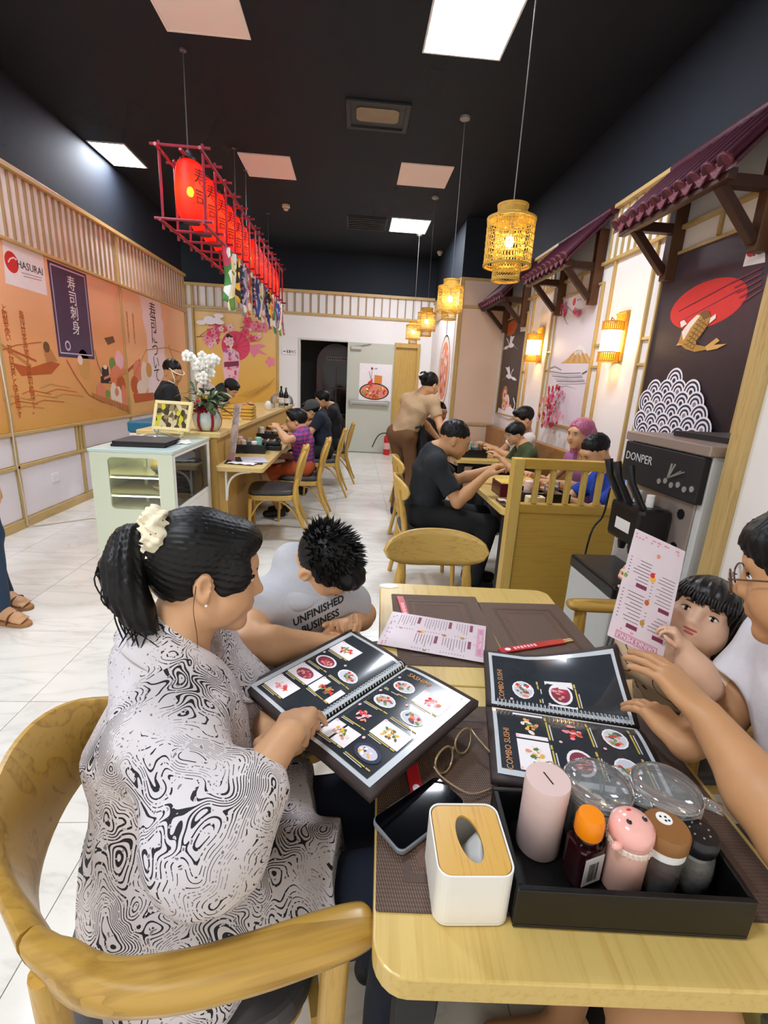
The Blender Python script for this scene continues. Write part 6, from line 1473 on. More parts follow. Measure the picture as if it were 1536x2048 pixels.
def strands(c, up, amp=.0025, n=46, seed=0):
    """ridges that run down from the crown, for hair"""
    u = np.array(Vector(up).normalized()); a = np.array(Vector(up).orthogonal().normalized()); b = np.cross(u, a); c = np.array(c)
    def fn(X, Y, Z):
        x, y, z = X - c[0], Y - c[1], Z - c[2]; th = np.arctan2(x * b[0] + y * b[1] + z * b[2], x * a[0] + y * a[1] + z * a[2]); hh = x * u[0] + y * u[1] + z * u[2]
        return amp * (np.sin(th * n + 30 * hh + seed) + .6 * np.sin(th * n * 2.3 + 50 * hh + 2 * seed))
    return fn
def ik(a, b, l1, l2, pole):
    a, b = Vector(a), Vector(b); d = b - a; D = min(d.length, (l1 + l2) * .999); d.normalize(); x = (l1 * l1 - l2 * l2 + D * D) / (2 * D); h = math.sqrt(max(0, l1 * l1 - x * x))
    p = Vector(pole); p = (p - d * p.dot(d)).normalized(); return a + d * x + p * h
class Frame:
    """head frame: right, forward, up at c with scale s"""
    def __init__(f, c, fwd, up=(0, 0, 1), s=1.0):
        f.c = Vector(c); f.f = Vector(fwd).normalized(); u = Vector(up); u = (u - f.f * u.dot(f.f)).normalized(); f.u = u; f.r = f.f.cross(u); f.s = s
        f.R = np.array([[f.r.x, f.f.x, f.u.x], [f.r.y, f.f.y, f.u.y], [f.r.z, f.f.z, f.u.z]], np.float32)
    def p(f, x, y, z): return f.c + (f.r * x + f.f * y + f.u * z) * f.s
    def rot(f, ax, ang):
        M = Matrix.Rotation(ang, 3, ax); return np.array(Matrix(f.R.tolist()) @ M, np.float32)
    def M(f): return Matrix(((f.r.x, f.f.x, f.u.x, f.c.x), (f.r.y, f.f.y, f.u.y, f.c.y), (f.r.z, f.f.z, f.u.z, f.c.z), (0, 0, 0, 1))) @ Matrix.Scale(f.s, 4)
def head(B, h, child=0.0, jaw=1.0):
    """skull, face, nose, lips, ears; child widens cheeks and shortens the jaw"""
    s = h.s; e = lambda c, r, k=.02, op='u', R=None: B.ell(h.p(*c), tuple(v * s for v in r), h.R if R is None else R, k * s, op)
    e((0, -.018, .035), (.075, .094, .082), .01)
    e((0, .022, -.03), (.060 + .008 * child, .066, .078 - .014 * child), .04)
    for sg in (-1, 1):
        e((sg * .038, .052, -.032), (.026 + .010 * child, .032, .032 + .006 * child), .03)
        e((sg * .044, .015, -.062 + .012 * child), (.022, .04, .028), .03)
    e((0, .070, -.093 + .018 * child), (.024 * jaw, .020, .018), .03)
    e((0, .074, .030), (.052, .018, .022), .03)
    for sg in (-1, 1): e((sg * .032, .098, .004), (.021, .014, .011), .016, 's')
    B.cone(h.p(0, .086, .008), h.p(0, .104 - .006 * child, -.024), .0075 * s, .0105 * s, .014 * s)
    for sg in (-1, 1): e((sg * .011, .094 - .004 * child, -.028), (.0085, .010, .0075), .008)
    e((0, .086, -.054 + .006 * child), (.024, .012, .014), .014); e((0, .091, -.050 + .006 * child), (.018, .007, .0048), .005); e((0, .089, -.0605 + .006 * child), (.016, .0075, .0055), .005); e((0, .101, -.0555 + .006 * child), (.02, .007, .0016), .004, 's')
    for sg in (-1, 1):
        Re = h.rot('Z', sg * -.35)
        e((sg * .078, -.008, -.010), (.009, .0175, .027), .010, 'u', Re); e((sg * .086, -.002, -.006), (.0085, .010, .016), .005, 's', Re); e((sg * .077, -.002, -.033), (.0065, .008, .008), .008)
def face_bits(h, root, lips='#a5483f', brow='#1c1411', wide=1.0, eyes=True, lipw=1.0, child=0.0, eopen=1.0):
    Mh = root.matrix_basis.inverted() @ h.M(); ml = pmat('lip_' + lips, lips, .45, .1, 60); mw = pmat('eye_white', '#e6dfd8', .2); md = pmat('eye_dark', '#140c0a', .08); mb = pmat('brow_' + brow, brow, .7, .15, 200)
    for sg in (-1, 1):
        if eyes:
            yb = .0775
            e = MB().ball((sg * .032, yb, .004), (.0135 * wide, .0095, .0062 * eopen), 16, 10, Mh).build('eye', mw, root, smooth=True)
            MB().ball((sg * .032, yb + .0042, .004), (.0066, .0058, .0062 * eopen), 12, 8, Mh).build('iris', md, e, smooth=True)
            q = [Mh @ Vector((sg * (.032 + x * wide), yb + .0085 - 26 * x * x, .004 + (.0066 - 22 * x * x) * eopen)) for x in (-.015, -.008, 0, .008, .015)]
            MB().tube(q, [.0006, .0015 * h.s, .0018 * h.s, .0016 * h.s, .0005], 6).build('eyelid_line', mb, root, smooth=True)
        q = [Mh @ Vector((sg * x, .0905 - 9 * (x - .02) ** 2 - (.004 if x > .045 else 0), z)) for x, z in ((.014, .021), (.024, .0245), (.036, .0255), (.048, .021))]
        MB().tube(q, [.0012 * h.s, .003 * h.s, .0028 * h.s, .0008 * h.s], 6).build('eyebrow', mb, root, smooth=True)
    z0 = .006 * child
    MB().ball((0, .0915 + .0025 * child, -.0505 + z0), (.0185 * lipw, .0068, .0042 + .0012 * child), 14, 8, Mh).build('upper_lip', ml, root, smooth=True); MB().ball((0, .0895 + .0025 * child, -.0605 + z0), (.0165 * lipw, .0073, .0050 + .0012 * child), 14, 8, Mh).build('lower_lip', ml, root, smooth=True)
def hand(B, w, d, n, side=1, s=1.0, curl=.4, spread=.12, thumb=.5, curls=None):
    """w wrist, d finger direction, n palm side; side=+1 puts the thumb toward d x n"""
    w = Vector(w); d = Vector(d).normalized(); n = Vector(n); n = (n - d * n.dot(d)).normalized(); t = d.cross(n) * side
    P = lambda a, b, c: w + (d * a + t * b + n * c) * s
    offs = (.030, .0105, -.0095, -.028); base = (.086, .090, .085, .076); lens = (.072, .080, .074, .058); rad = (.0094, .0097, .0092, .0082)
    for i in range(4):
        B.cone(P(.005, offs[i] * .55, 0), P(base[i], offs[i], -.001), .0155 * s, .0122 * s, .012 * s)
    B.ell(P(.045, 0, .004), (.038 * s, .036 * s, .014 * s), np.array([[d.x, t.x, n.x], [d.y, t.y, n.y], [d.z, t.z, n.z]]), .012 * s)
    for i in range(4):
        c = curl if curls is None else curls[i]; a = .12 + c * .9; p = P(base[i], offs[i], 0); sp = spread * (1.5 - i)
        for j, fr in enumerate((.44, .31, .25)):
            dd = (d * math.cos(a) + n * math.sin(a) + t * sp * .5).normalized(); q = p + dd * (lens[i] * fr * s); r0 = rad[i] * (1 - .1 * j) * s
            B.cone(p, q, r0, r0 * .92, .004 * s); p = q; a += c * (1.05 if j == 0 else .75)
    p = P(.022, .024, .006); q = P(.052, .052 + .01 * thumb, .016); B.cone(p, q, .017 * s, .0125 * s, .012 * s); q2 = q + (d * .8 + t * (.5 * thumb) + n * .28).normalized() * .030 * s; B.cone(q, q2, .0118 * s, .0104 * s, .005 * s); B.cone(q2, q2 + (d * .95 + t * (.15 * thumb) + n * .3).normalized() * .024 * s, .0104 * s, .0082 * s, .004 * s)
def skin(name, c, c2=None): return pmat('skin_' + name, c, .48, .10, 18, sss=.12)
SK = {k: skin(k, v) for k, v in dict(light='#cf9f76', mid='#c08f63', tan='#a57248', pale='#dab092', rosy='#dba988').items()}
M_HAIR = pmat('hair_black', '#0a0807', .45, .3, 60); M_HAIR.node_tree.nodes['Principled BSDF'].inputs['Specular IOR Level'].default_value = .35
def cloth(name, c, rough=.85, var=.08, sc=40): return pmat('cloth_' + name, c, rough, var, sc, bump=.12)
def torso(B, hip, neck, lat, s=1.0, w=1.0, belly=1.0, deep=1.0):
    """flattened trunk between hip centre and neck base"""
    hip, neck = Vector(hip), Vector(neck); ch = hip.lerp(neck, .72); wa = hip.lerp(neck, .32)
    B.cone(hip, wa, .115 * s * belly * deep, .102 * s * belly * deep, .06 * s, axis=lat, f=1.42 * w); B.cone(wa, ch, .102 * s * belly * deep, .112 * s * deep, .06 * s, axis=lat, f=1.45 * w); B.cone(ch, ch.lerp(neck, .55), .112 * s * deep, .07 * s, .06 * s, axis=lat, f=1.5 * w)
def make_person(lab, hip, neck, hc, hf, lat, wrL, wrR, anL, anR, s=1.0, sk='light', shirt='#22242a', pants='#1c1d22', hair='short', hup=(0, 0, 1), pole_l=None, pole_r=None, sleeve=.55, legpole=(0, 0, 1), res=.0075,
                haircol=None, shoe='#191919', shorts=False, fing=None, child=0.0, hands=None, shirtmat=None, eyes=True, w=1.0, belly=1.0, lips='#a5584a', kneel=None, pantmat=None, curl=.45):
    """generic clothed figure; lat is the unit vector toward the person's right side"""
    hip, neck, hc, lat, hf = map(Vector, (hip, neck, hc, lat, hf)); lat.normalize(); dn = (hip - neck).normalized()
    root = thing('person', lab, 'person', (hip.x, hip.y, min(anL[2], anR[2]) - .08 if min(anL[2], anR[2]) > .12 else 0))
    h = Frame(hc, hf, hup, s); S = SK[sk]; B = Blob(res); head(B, h, child)
    B.cone(h.p(0, -.03, -.045), neck + dn * .01, .05 * s, .058 * s, .03 * s)
    shR, shL = neck + lat * .165 * s * w + dn * .055 * s, neck - lat * .165 * s * w + dn * .055 * s
    fw = lat.cross(Vector((0, 0, 1))) * -1
    elR = ik(shR, wrR, .275 * s, .245 * s, pole_r or (lat * .5 + Vector((0, 0, -1)))); elL = ik(shL, wrL, .275 * s, .245 * s, pole_l or (-lat * .5 + Vector((0, 0, -1))))
    B.cone(shL, shR, .045 * s, .045 * s, .03 * s); B.cone(neck, hip, .07 * s, .08 * s, .05 * s)
    for sh, el, wr, sg in ((shR, elR, wrR, 1), (shL, elL, wrL, -1)):
        wr = Vector(wr); B.cone(sh, el, .046 * s, .037 * s, .02 * s); B.cone(el, el.lerp(wr, .35), .038 * s, .040 * s, .02 * s); B.cone(el.lerp(wr, .35), wr, .040 * s, .025 * s, .02 * s)
        d = (wr - el).normalized(); nn = Vector((0, 0, -1)) if hands is None else Vector(hands[0 if sg > 0 else 1]); hand(B, wr, d, nn, -sg if True else sg, s, curl)
    hipR, hipL = hip + lat * .09 * s, hip - lat * .09 * s
    knR = ik(hipR, anR, .43 * s, .42 * s, legpole); knL = ik(hipL, anL, .43 * s, .42 * s, legpole)
    for hp, kn, an in ((hipR, knR, anR), (hipL, knL, anL)):
        B.cone(hp, kn, .062 * s, .046 * s, .03 * s); B.cone(kn, Vector(kn).lerp(Vector(an), .35), .047 * s, .05 * s, .03 * s); B.cone(Vector(kn).lerp(Vector(an), .35), an, .05 * s, .033 * s, .02 * s)
    B.build('body', S, root)
    # shirt
    T = Blob(res); torso(T, hip + dn * -.02, neck, lat, s, w, belly); T.cone(shL, shR, .058 * s, .058 * s, .05 * s)
    for sh in (shL, shR): T.cone(neck + dn * .015 * s, sh, .064 * s, .06 * s, .04 * s)
    T.cone(neck - dn * .005, hip.lerp(neck, .7), .066 * s, .10 * s, .04 * s)
    for sh, el, wr in ((shR, elR, wrR), (shL, elL, wrL)):
        if sleeve > 0:
            if sleeve <= 1: T.cone(sh, Vector(sh).lerp(el, sleeve), .062 * s, .058 * s, .03 * s, cut1=True)
            else: T.cone(sh, el, .062 * s, .052 * s, .03 * s); T.cone(el, Vector(el).lerp(Vector(wr), sleeve - 1), .052 * s, .042 * s, .03 * s, cut1=True)
    T.cone(h.p(0, -.025, -.06), h.p(0, .02, -.165), .054 * s, .05 * s, .01 * s, 's')
    T.build('shirt', shirtmat or cloth('shirt_' + shirt, shirt), root, folds(.0022 * s, 42, len(lab)))
    # trousers or shorts
    Q = Blob(res); Q.cone(hip + lat * .07 * s, hip - lat * .07 * s, .115 * s, .115 * s, .04 * s)
    for hp, kn, an in ((hipR, knR, anR), (hipL, knL, anL)):
        if shorts: Q.cone(hp, Vector(hp).lerp(kn, .85), .085 * s, .078 * s, .04 * s, cut1=True)
        else: Q.cone(hp, kn, .085 * s, .064 * s, .04 * s); Q.cone(kn, an, .064 * s, .052 * s, .03 * s, cut1=True)
    Q.build('shorts' if shorts else 'trousers', pantmat or cloth('pants_' + pants, pants), root, folds(.002 * s, 38, 3))
    # shoes
    for kn, an in ((knR, anR), (knL, anL)):
        an = Vector(an); tdir = lat.cross(Vector((0, 0, -1))); tdir = Vector((hf.x, hf.y, 0)).normalized() if tdir.length < .1 else tdir
        if tdir.dot(Vector((Vector(kn).x - hip.x, Vector(kn).y - hip.y, 0))) < 0 and not kneel: tdir = -tdir
        O = Blob(max(.005, res * .8)); O.cone(an + Vector((0, 0, -.01)) - tdir * .02 * s, an + tdir * .15 * s + Vector((0, 0, -.045 * s)), .04 * s, .033 * s, .03 * s); O.cone(an - tdir * .03 * s + Vector((0, 0, -.045 * s)), an + tdir * .15 * s + Vector((0, 0, -.05 * s)), .033 * s, .034 * s, .02 * s)
        O.build('shoe', pmat('shoe_' + shoe, shoe, .5, .1, 30), root)
    # hair
    hm = M_HAIR if not haircol else pmat('hair_' + haircol, haircol, .45, .25, 60)
    if hair: hair_style(h, root, hair, hm, res)
    face_bits(h, root, lips=lips, child=child, eyes=eyes)
    return root, h, dict(elR=elR, elL=elL, shR=shR, shL=shL, knR=knR, knL=knL)
def hair_style(h, root, style, hm, res):
    s = h.s; H = Blob(min(res, .006)); e = lambda c, r, k=.02, op='u': H.ell(h.p(*c), tuple(v * s for v in r), h.R, k * s, op)
    if style in ('short', 'crew', 'fringe'):
        g = {'short': .012, 'crew': .005, 'fringe': .013}[style]
        if style == 'crew': e((0, -.020, .043), (.0775, .099, .087), .01)
        else: e((0, -.020, .040), (.076 + g, .096 + g, .082 + g), .01)
        if style == 'short': e((0, .055, .098), (.05, .04, .026), .03)
        if style == 'fringe': e((0, .062, .062), (.062, .032, .03), .03)
        fz = {'short': -.02, 'crew': -.015, 'fringe': -.035}[style]
        e((0, .118, fz), (.10, .078, .085), .012, 's'); e((0, .03, -.085), (.12, .10, .085), .015, 's'); e((0, -.07, -.155), (.12, .10, .09), .015, 's')
        for sg in (-1, 1): e((sg * .09, .01, -.018), (.03, .024, .036), .01, 's')
        if style == 'crew': e((0, -.04, -.105), (.15, .18, .11), .012, 's')
    if style == 'bun':
        e((0, -.02, .038), (.082, .102, .09), .01); e((0, -.125, .055), (.045, .04, .05), .02); e((0, .118, -.02), (.10, .078, .085), .012, 's'); e((0, .03, -.09), (.12, .10, .085), .015, 's')
        for sg in (-1, 1): e((sg * .09, .0, -.02), (.03, .024, .036), .01, 's')
    if style == 'long':
        e((0, -.02, .04), (.088, .108, .09), .01); H.cone(h.p(.06, -.05, .0), h.p(.075, -.05, -.2), .05 * s, .04 * s, .03 * s); H.cone(h.p(-.06, -.05, .0), h.p(-.075, -.03, -.2), .05 * s, .04 * s, .03 * s); H.cone(h.p(0, -.08, 0), h.p(0, -.08, -.2), .05 * s, .045 * s, .03 * s)
        e((.0, .118, -.012), (.066, .075, .098), .012, 's'); e((0, .075, .11), (.008, .05, .03), .012, 's')
    g1 = strands(h.c + h.u * .1 * s, h.u, (.0022 if style in ('crew', 'long') else .0018) * s, 44); g2 = folds(.0016 * s if style == 'crew' else .0009 * s, 260, 3, 4)
    H.build('hair', hm, root, lambda X, Y, Z: g1(X, Y, Z) + g2(X, Y, Z))
# ------------------------------------------------------------------ people further back
def plaid():
    m, t = newmat('plaid_shirt'); tc = t.n('ShaderNodeTexCoord'); sp = t.n('ShaderNodeSeparateXYZ'); t.l(tc.outputs['Object'], sp.inputs[0])
    st = lambda o, k, ph=0: t.math('GREATER_THAN', t.math('SINE', t.math('ADD', t.math('MULTIPLY', sp.outputs[o], k), ph)), .15)
    a = t.math('ADD', st(0, 150), 0); b = st(2, 150); c = st(1, 150)
    f = t.math('DIVIDE', t.math('ADD', t.math('MAXIMUM', a, c), b), 2.0)
    t.l(t.ramp(f, [(0, '#c8386e'), (.34, '#8a3a80'), (.7, '#3f3a78')], 'CONSTANT'), t.bsdf.inputs['Base Color']); t.bsdf.inputs['Roughness'].default_value = .8; return m
def ring_glasses(h, root, col, lens=None):
    Mh = root.matrix_basis.inverted() @ h.M(); m = pmat('spec_' + col, col, .3, .05, 20)
    for sg in (-1, 1):
        g = MB().tube([Mh @ Vector((sg * .033 + .021 * math.cos(a), .098, .002 + .017 * math.sin(a))) for a in (2 * PI * i / 16 for i in range(17))], .0016 * h.s, 5, cap=False).tube([Mh @ Vector(q) for q in ((sg * .054, .097, .006), (sg * .078, .03, .008), (sg * .082, -.01, .004))], .0016 * h.s, 5)
        g.build('glasses_rim', m, root, smooth=True)
    MB().tube([Mh @ Vector((-.012, .099, .006)), Mh @ Vector((.012, .099, .006))], .0016 * h.s, 5).build('glasses_bridge', m, root)
Zv = Vector((0, 0, 1))
# boy in plaid at the counter, reaching forward
hc = atY(592, 842, 4.93); hip = Vector((-.50, 4.97, .55))
root, h, J = make_person('boy in magenta plaid shirt and orange shorts at the counter', hip, (-.53, 4.95, .93), hc, (-1, -.08, -.12), (0, 1, 0), wrL=atY(556, 856, 4.74), wrR=(-.80, 5.05, .62), anL=(-.74, 4.88, .09), anR=(-.72, 5.06, .09), s=.96, sk='light', shirtmat=plaid(), pants='#b5532c', shorts=True, hair='short', pole_l=(.25, -1, -.35), curl=.9)
ring_glasses(h, root, '#2a2420')
# man in the cap
hc = atY(622, 822, 6.05); root, h, J = make_person('man in navy shirt and grey cap at the counter', (-.36, 6.1, .56), (-.42, 6.1, 1.03), hc, (-.93, -.1, -.35), (0, 1, 0), wrL=(-.78, 5.9, .83), wrR=(-.76, 6.2, .82), anL=(-.62, 5.98, .09), anR=(-.62, 6.2, .09), s=1.0, shirt='#1b2233', pants='#1a1c22', hair='short')
C = Blob(.006); C.ell(h.p(0, -.02, .05), (.094, .112, .088), h.R, .01); C.ell(h.p(0, .0, -.055), (.16, .17, .09), h.R, .008, 's'); C.build('cap', cloth('cap_grey', '#4a4d4c'), root)
V = Blob(.006); V.ell(h.p(0, .125, .045), (.062, .06, .012), h.rot('X', -.25), .01); V.build('cap_visor', cloth('cap_grey', '#4a4d4c'), root)
ring_glasses(h, root, '#d9d9d6')
# man behind the cap
hc = atY(645, 800, 6.9); make_person('man in black shirt behind the one in the cap', (-.27, 6.95, .56), (-.30, 6.95, 1.06), hc, (-.95, -.2, -.25), (0, 1, 0), wrL=(-.72, 6.75, .84), wrR=(-.70, 7.05, .83), anL=(-.55, 6.85, .09), anR=(-.55, 7.05, .09), s=1.0, shirt='#17181c', pants='#1a1c22', hair='short')
# chefs
hc = atX(345, 745, -1.85); root, h, J = make_person('chef in black uniform with red collar and clear face shield', (-1.95, hc.y + .02, .93), (-1.90, hc.y, 1.29), hc, (.85, -.42, -.38), (.42, -.9, 0), wrL=(-1.62, hc.y + .2, 1.06), wrR=(-1.60, hc.y - .25, 1.06), anL=(-1.98, hc.y + .08, .09), anR=(-1.98, hc.y - .1, .09), s=1.0, sk='mid', shirt='#15171a', pants='#17181c', hair='crew', legpole=(1, 0, 0))
MB().tube([h.p(.06 * math.cos(a), .0 + .02 * math.sin(a), -.085 + .012 * math.cos(a)) for a in (2 * PI * i / 14 for i in range(15))], .016, 6, cap=False).build('red_collar', cloth('collar_red', '#b3202c'), root, world=True, smooth=True)
MB().tube(spline([h.p(.075, .02, .05), h.p(.06, .09, .035), h.p(.0, .125, .03), h.p(-.06, .09, .035), h.p(-.075, .02, .05)], 4), .006, 6).tube(spline([h.p(.07, .05, .04), h.p(.065, .10, -.02), h.p(.05, .10, -.07), h.p(.07, .04, -.07)], 4), .006, 6).build('face_shield', pmat('shield_cream', '#e6d8bd', .3), root, world=True, smooth=True)
hc = atX(462, 778, -1.72); root, h, J = make_person('chef in black cap bending forward over the counter', (-2.02, hc.y + .1, .93), (-1.84, hc.y + .02, 1.24), hc, (.78, -.3, -.62), (.3, -.95, 0), wrL=(-1.58, hc.y + .2, 1.03), wrR=(-1.58, hc.y - .22, 1.03), anL=(-2.0, hc.y + .2, .09), anR=(-2.0, hc.y, .09), s=1.0, sk='light', shirt='#15171a', pants='#17181c', hair='short', legpole=(1, 0, 0))
C = Blob(.006); C.ell(h.p(0, -.02, .05), (.094, .112, .09), h.R, .01); C.ell(h.p(0, .0, -.055), (.16, .17, .09), h.R, .008, 's'); C.build('cap', cloth('cap_black', '#131417'), root)
# waitress bending toward the booth table
hc = atY(860, 770, 4.95); root, h, J = make_person('waitress in beige shirt and black apron bending over the table', (.52, 5.05, .92), (.69, 4.98, 1.33), hc, (.75, .60, -.22), (.72, -.68, 0), wrL=(.98, 5.35, .84), wrR=(.98, 4.92, .86), anL=(.50, 5.16, .09), anR=(.56, 4.98, .09), s=1.0, sk='light', shirt='#b79a77', pants='#6b4a2c', hair='bun', legpole=(.6, .5, 0), lips='#9a3a38', sleeve=.6)
A = Blob(.007); A.cone((.60, 5.06, .98), (.70, 5.10, .55), .135, .15, .03, axis=(.72, -.68, 0), f=1.25, cut1=True); A.cone((.44, 5.06, 1.2), (.5, 5.02, .4), .13, .16, .01, 's', axis=(.7, -.7, 0), f=2.2); A.build('apron', cloth('apron_black', '#1b1a1c'), root)
MB().tube([(.69 + .165 * math.cos(a) * .72 + .0 - .12, 5.02 - .17 * math.cos(a) * .68 + .1 * math.sin(a) * .7, 1.03 + .02 * math.sin(a)) for a in (2 * PI * i / 20 for i in range(21))], .012, 6, cap=False).build('apron_string', cloth('apron_black', '#1b1a1c'), root, world=True)
MB().tube(spline([h.p(-.03, -.16, .07), h.p(0, -.175, .05), h.p(.03, -.16, .07)], 4), .009, 6).build('hair_clip', pmat('clip', '#d9d5cf', .3), root, world=True)
# man with a headband beyond the waitress
hc = atY(878, 825, 5.75); root, h, J = make_person('man in black with white headband sitting behind the waitress', (.88, 5.75, .55), (.90, 5.73, 1.0), hc, (.62, -.72, -.25), (-.72, -.62, 0), wrL=(1.15, 5.6, .84), wrR=(1.02, 5.45, .84), anL=(1.1, 5.65, .09), anR=(1.0, 5.55, .09), s=1.0, sk='tan', shirt='#17181b', pants='#17181b', hair='crew')
MB().tube([h.p(.078 * math.cos(a), -.015 + .098 * math.sin(a), .062) for a in (2 * PI * i / 24 for i in range(25))], .006, 6, cap=False).build('headband', M_WHT, root, world=True)
place(copy_tree(d0), (.80, 5.80, 0), -PI / 2 - .6, 'dining chair under the man with the white headband', 'oval backed dining chairs')
# man in the black shirt eating at the booth
hc = atY(910, 880, 3.28); root, h, J = make_person('man in black short sleeved shirt eating at the booth', (.52, 3.34, .55), (.575, 3.31, .99), hc, (.92, -.12, -.36), (0, -1, 0), wrL=(1.02, 3.45, .86), wrR=atY(972, 950, 3.05), anL=(.93, 3.35, .09), anR=(.90, 3.12, .09), s=1.06, sk='mid', shirt='#1d2126', pants='#131417', hair='crew', sleeve=.75, pole_r=(.2, -.3, -1), pole_l=(.2, .3, -1), curl=.75, shoe='#131314')
# booth side people on the bench, facing the aisle
hc = atX(1030, 868, 1.60); root, h, J = make_person('boy in olive green shirt with pale glasses on the bench', (1.80, 4.62, .52), (1.70, 4.64, .90), hc, (-.92, -.15, -.34), (0, 1, 0), wrL=(1.42, 4.50, .80), wrR=(1.45, 4.8, .80), anL=(1.45, 4.55, .09), anR=(1.45, 4.75, .09), s=.9, sk='light', shirt='#3f4a2c', pants='#22242a', hair='fringe', sleeve=.9)
ring_glasses(h, root, '#d6dbe4')
hc = atX(1047, 838, 1.80); make_person('man in white shirt behind the boy in green', (1.86, 5.18, .55), (1.87, 5.15, 1.0), hc, (-.9, -.1, -.4), (0, 1, 0), wrL=(1.5, 5.0, .82), wrR=(1.5, 5.3, .82), anL=(1.45, 5.05, .09), anR=(1.45, 5.3, .09), s=1.0, sk='light', shirt='#d9d5d6', pants='#2a2c33', hair='short')
hc = atX(1160, 868, 1.73); root, h, J = make_person('woman with pink hair in purple sleeveless top on the bench', (1.84, 3.58, .55), (1.82, 3.55, .98), hc, (-.90, -.42, -.10), (-.4, .9, 0), wrL=(1.45, 3.35, .80), wrR=(1.42, 3.6, .80), anL=(1.45, 3.5, .09), anR=(1.45, 3.7, .09), s=.97, sk='light', shirt='#8d5a86', pants='#2a2c33', hair='long', haircol='#b0607e', sleeve=0, lips='#8c3038')
hc = atX(1190, 905, 1.62); make_person('boy in bright blue polo shirt behind the slatted partition', (1.80, 3.02, .54), (1.74, 3.04, .92), hc, (-.86, -.12, -.5), (0, 1, 0), wrL=(1.32, 2.95, .80), wrR=(1.35, 3.2, .80), anL=(1.45, 2.95, .09), anR=(1.45, 3.15, .09), s=.98, sk='light', shirt='#1c3f9e', pants='#22242a', hair='crew', belly=1.1, sleeve=.7)
# standing person cut off by the left edge
root, h, J = make_person('person in blue jeans and brown sandals at the left edge', (-2.10, 2.62, .95), (-2.16, 2.62, 1.42), (-2.16, 2.64, 1.62), (.3, .9, 0), (.9, -.2, 0), wrL=(-2.40, 2.72, .82), wrR=atY(-16, 962, 2.64), anL=(-2.10, 2.80, .075), anR=(-1.985, 2.60, .075), s=1.0, sk='light', shirt='#1a1a1d', pants='#2b3f58', hair='long', haircol='#1a1413', legpole=(.8, .5, 0), sleeve=1.9, shoe='#8a5a34', kneel=True)

for o in [q for q in root.children if q.name.startswith('shoe')]: bpy.data.objects.remove(o)
M_SOLE = pmat('sandal_tan', '#a8794a', .6, .12, 30)
for k, (ax, ay) in enumerate(((-2.10, 2.80), (-1.985, 2.60))):
    yaw = -.25; d = Vector((math.cos(yaw), math.sin(yaw), 0)); t = Vector((-d.y, d.x, 0)); c = Vector((ax, ay, 0)) + d * .06
    S = MB().prism([((c + d * x + t * y).x, (c + d * x + t * y).y) for x, y in superel(.135, .045, 24, 2.6)], .0, .022).build('sandal_sole', M_SOLE, root, world=True, bevel=.004)
    Ft = Blob(.006); a_ = Vector((ax, ay, .085)); Ft.cone(a_, c + d * .05 + Vector((0, 0, .042)), .036, .026, .03); Ft.cone(c - d * .09 + Vector((0, 0, .05)), c + d * .06 + Vector((0, 0, .038)), .027, .022, .03, axis=t, f=1.5)
    for j in range(5): Ft.cone(c + d * (.065 - .008 * abs(j - 1)) + t * ((j - 2) * .017) + Vector((0, 0, .036)), c + d * (.108 - .010 * j * .6) + t * ((j - 2) * .018) + Vector((0, 0, .033)), .0105, .0085, .006)
    Ft.build('foot', SK['light'], root)
    MB().tube(spline([c + t * .046 + d * .02 + Vector((0, 0, .015)), c + t * .03 + d * .035 + Vector((0, 0, .066)), c - t * .03 + d * .035 + Vector((0, 0, .066)), c - t * .046 + d * .02 + Vector((0, 0, .015))], 5), .008, 6, flat=.6).build('sandal_strap', pmat('strap_brown', '#6b4328', .6), root, world=True, smooth=True)
# ------------------------------------------------------------------ people around the near table
def inkwave():
    """white cloth printed with flowing black contour strokes"""
    m, t = newmat('contour_print_cloth'); v = t.coords((1, 1, 1))
    n0 = t.n('ShaderNodeTexNoise', Scale=5.0, Detail=2.0); t.l(v, n0.inputs['Vector'])
    wv = t.n('ShaderNodeVectorMath', operation='MULTIPLY_ADD'); t.l(n0.outputs['Color'], wv.inputs[0]); wv.inputs[1].default_value = (.16, .16, .16); t.l(v, wv.inputs[2])
    n1 = t.n('ShaderNodeTexNoise', Scale=7.0, Detail=1.8, Roughness=.5); t.l(wv.outputs[0], n1.inputs['Vector'])
    n2 = t.n('ShaderNodeTexNoise', Scale=9.0, Detail=1.0); t.l(v, n2.inputs['Vector'])
    n3 = t.n('ShaderNodeTexNoise', Scale=130.0, Detail=1.0); t.l(v, n3.inputs['Vector'])
    d = t.math('ABSOLUTE', t.math('SUBTRACT', t.math('FRACT', t.math('MULTIPLY', n1.outputs[0], 64.0)), .5))
    th = t.math('MULTIPLY', t.math('SUBTRACT', n2.outputs[0], .30), .62)
    brk = t.math('GREATER_THAN', t.math('ADD', t.math('MULTIPLY', n3.outputs[0], 1.5), t.math('MULTIPLY', n2.outputs[0], .9)), 1.10)
    line = t.math('MULTIPLY', t.math('LESS_THAN', d, th), brk)
    sp = t.math('LESS_THAN', n3.outputs[0], .30)
    f = t.math('MAXIMUM', line, t.math('MULTIPLY', sp, .7))
    n4 = t.n('ShaderNodeTexNoise', Scale=3.0); t.l(v, n4.inputs['Vector'])
    base = t.ramp(n4.outputs[0], [(.35, '#cdc9cf'), (.65, '#d6cbc4')])
    t.l(t.mix(f, base, '#17161c'), t.bsdf.inputs['Base Color']); t.bsdf.inputs['Roughness'].default_value = .8
    t.bump(n2.outputs[0], .15, .01); return m
M_INKW = inkwave()
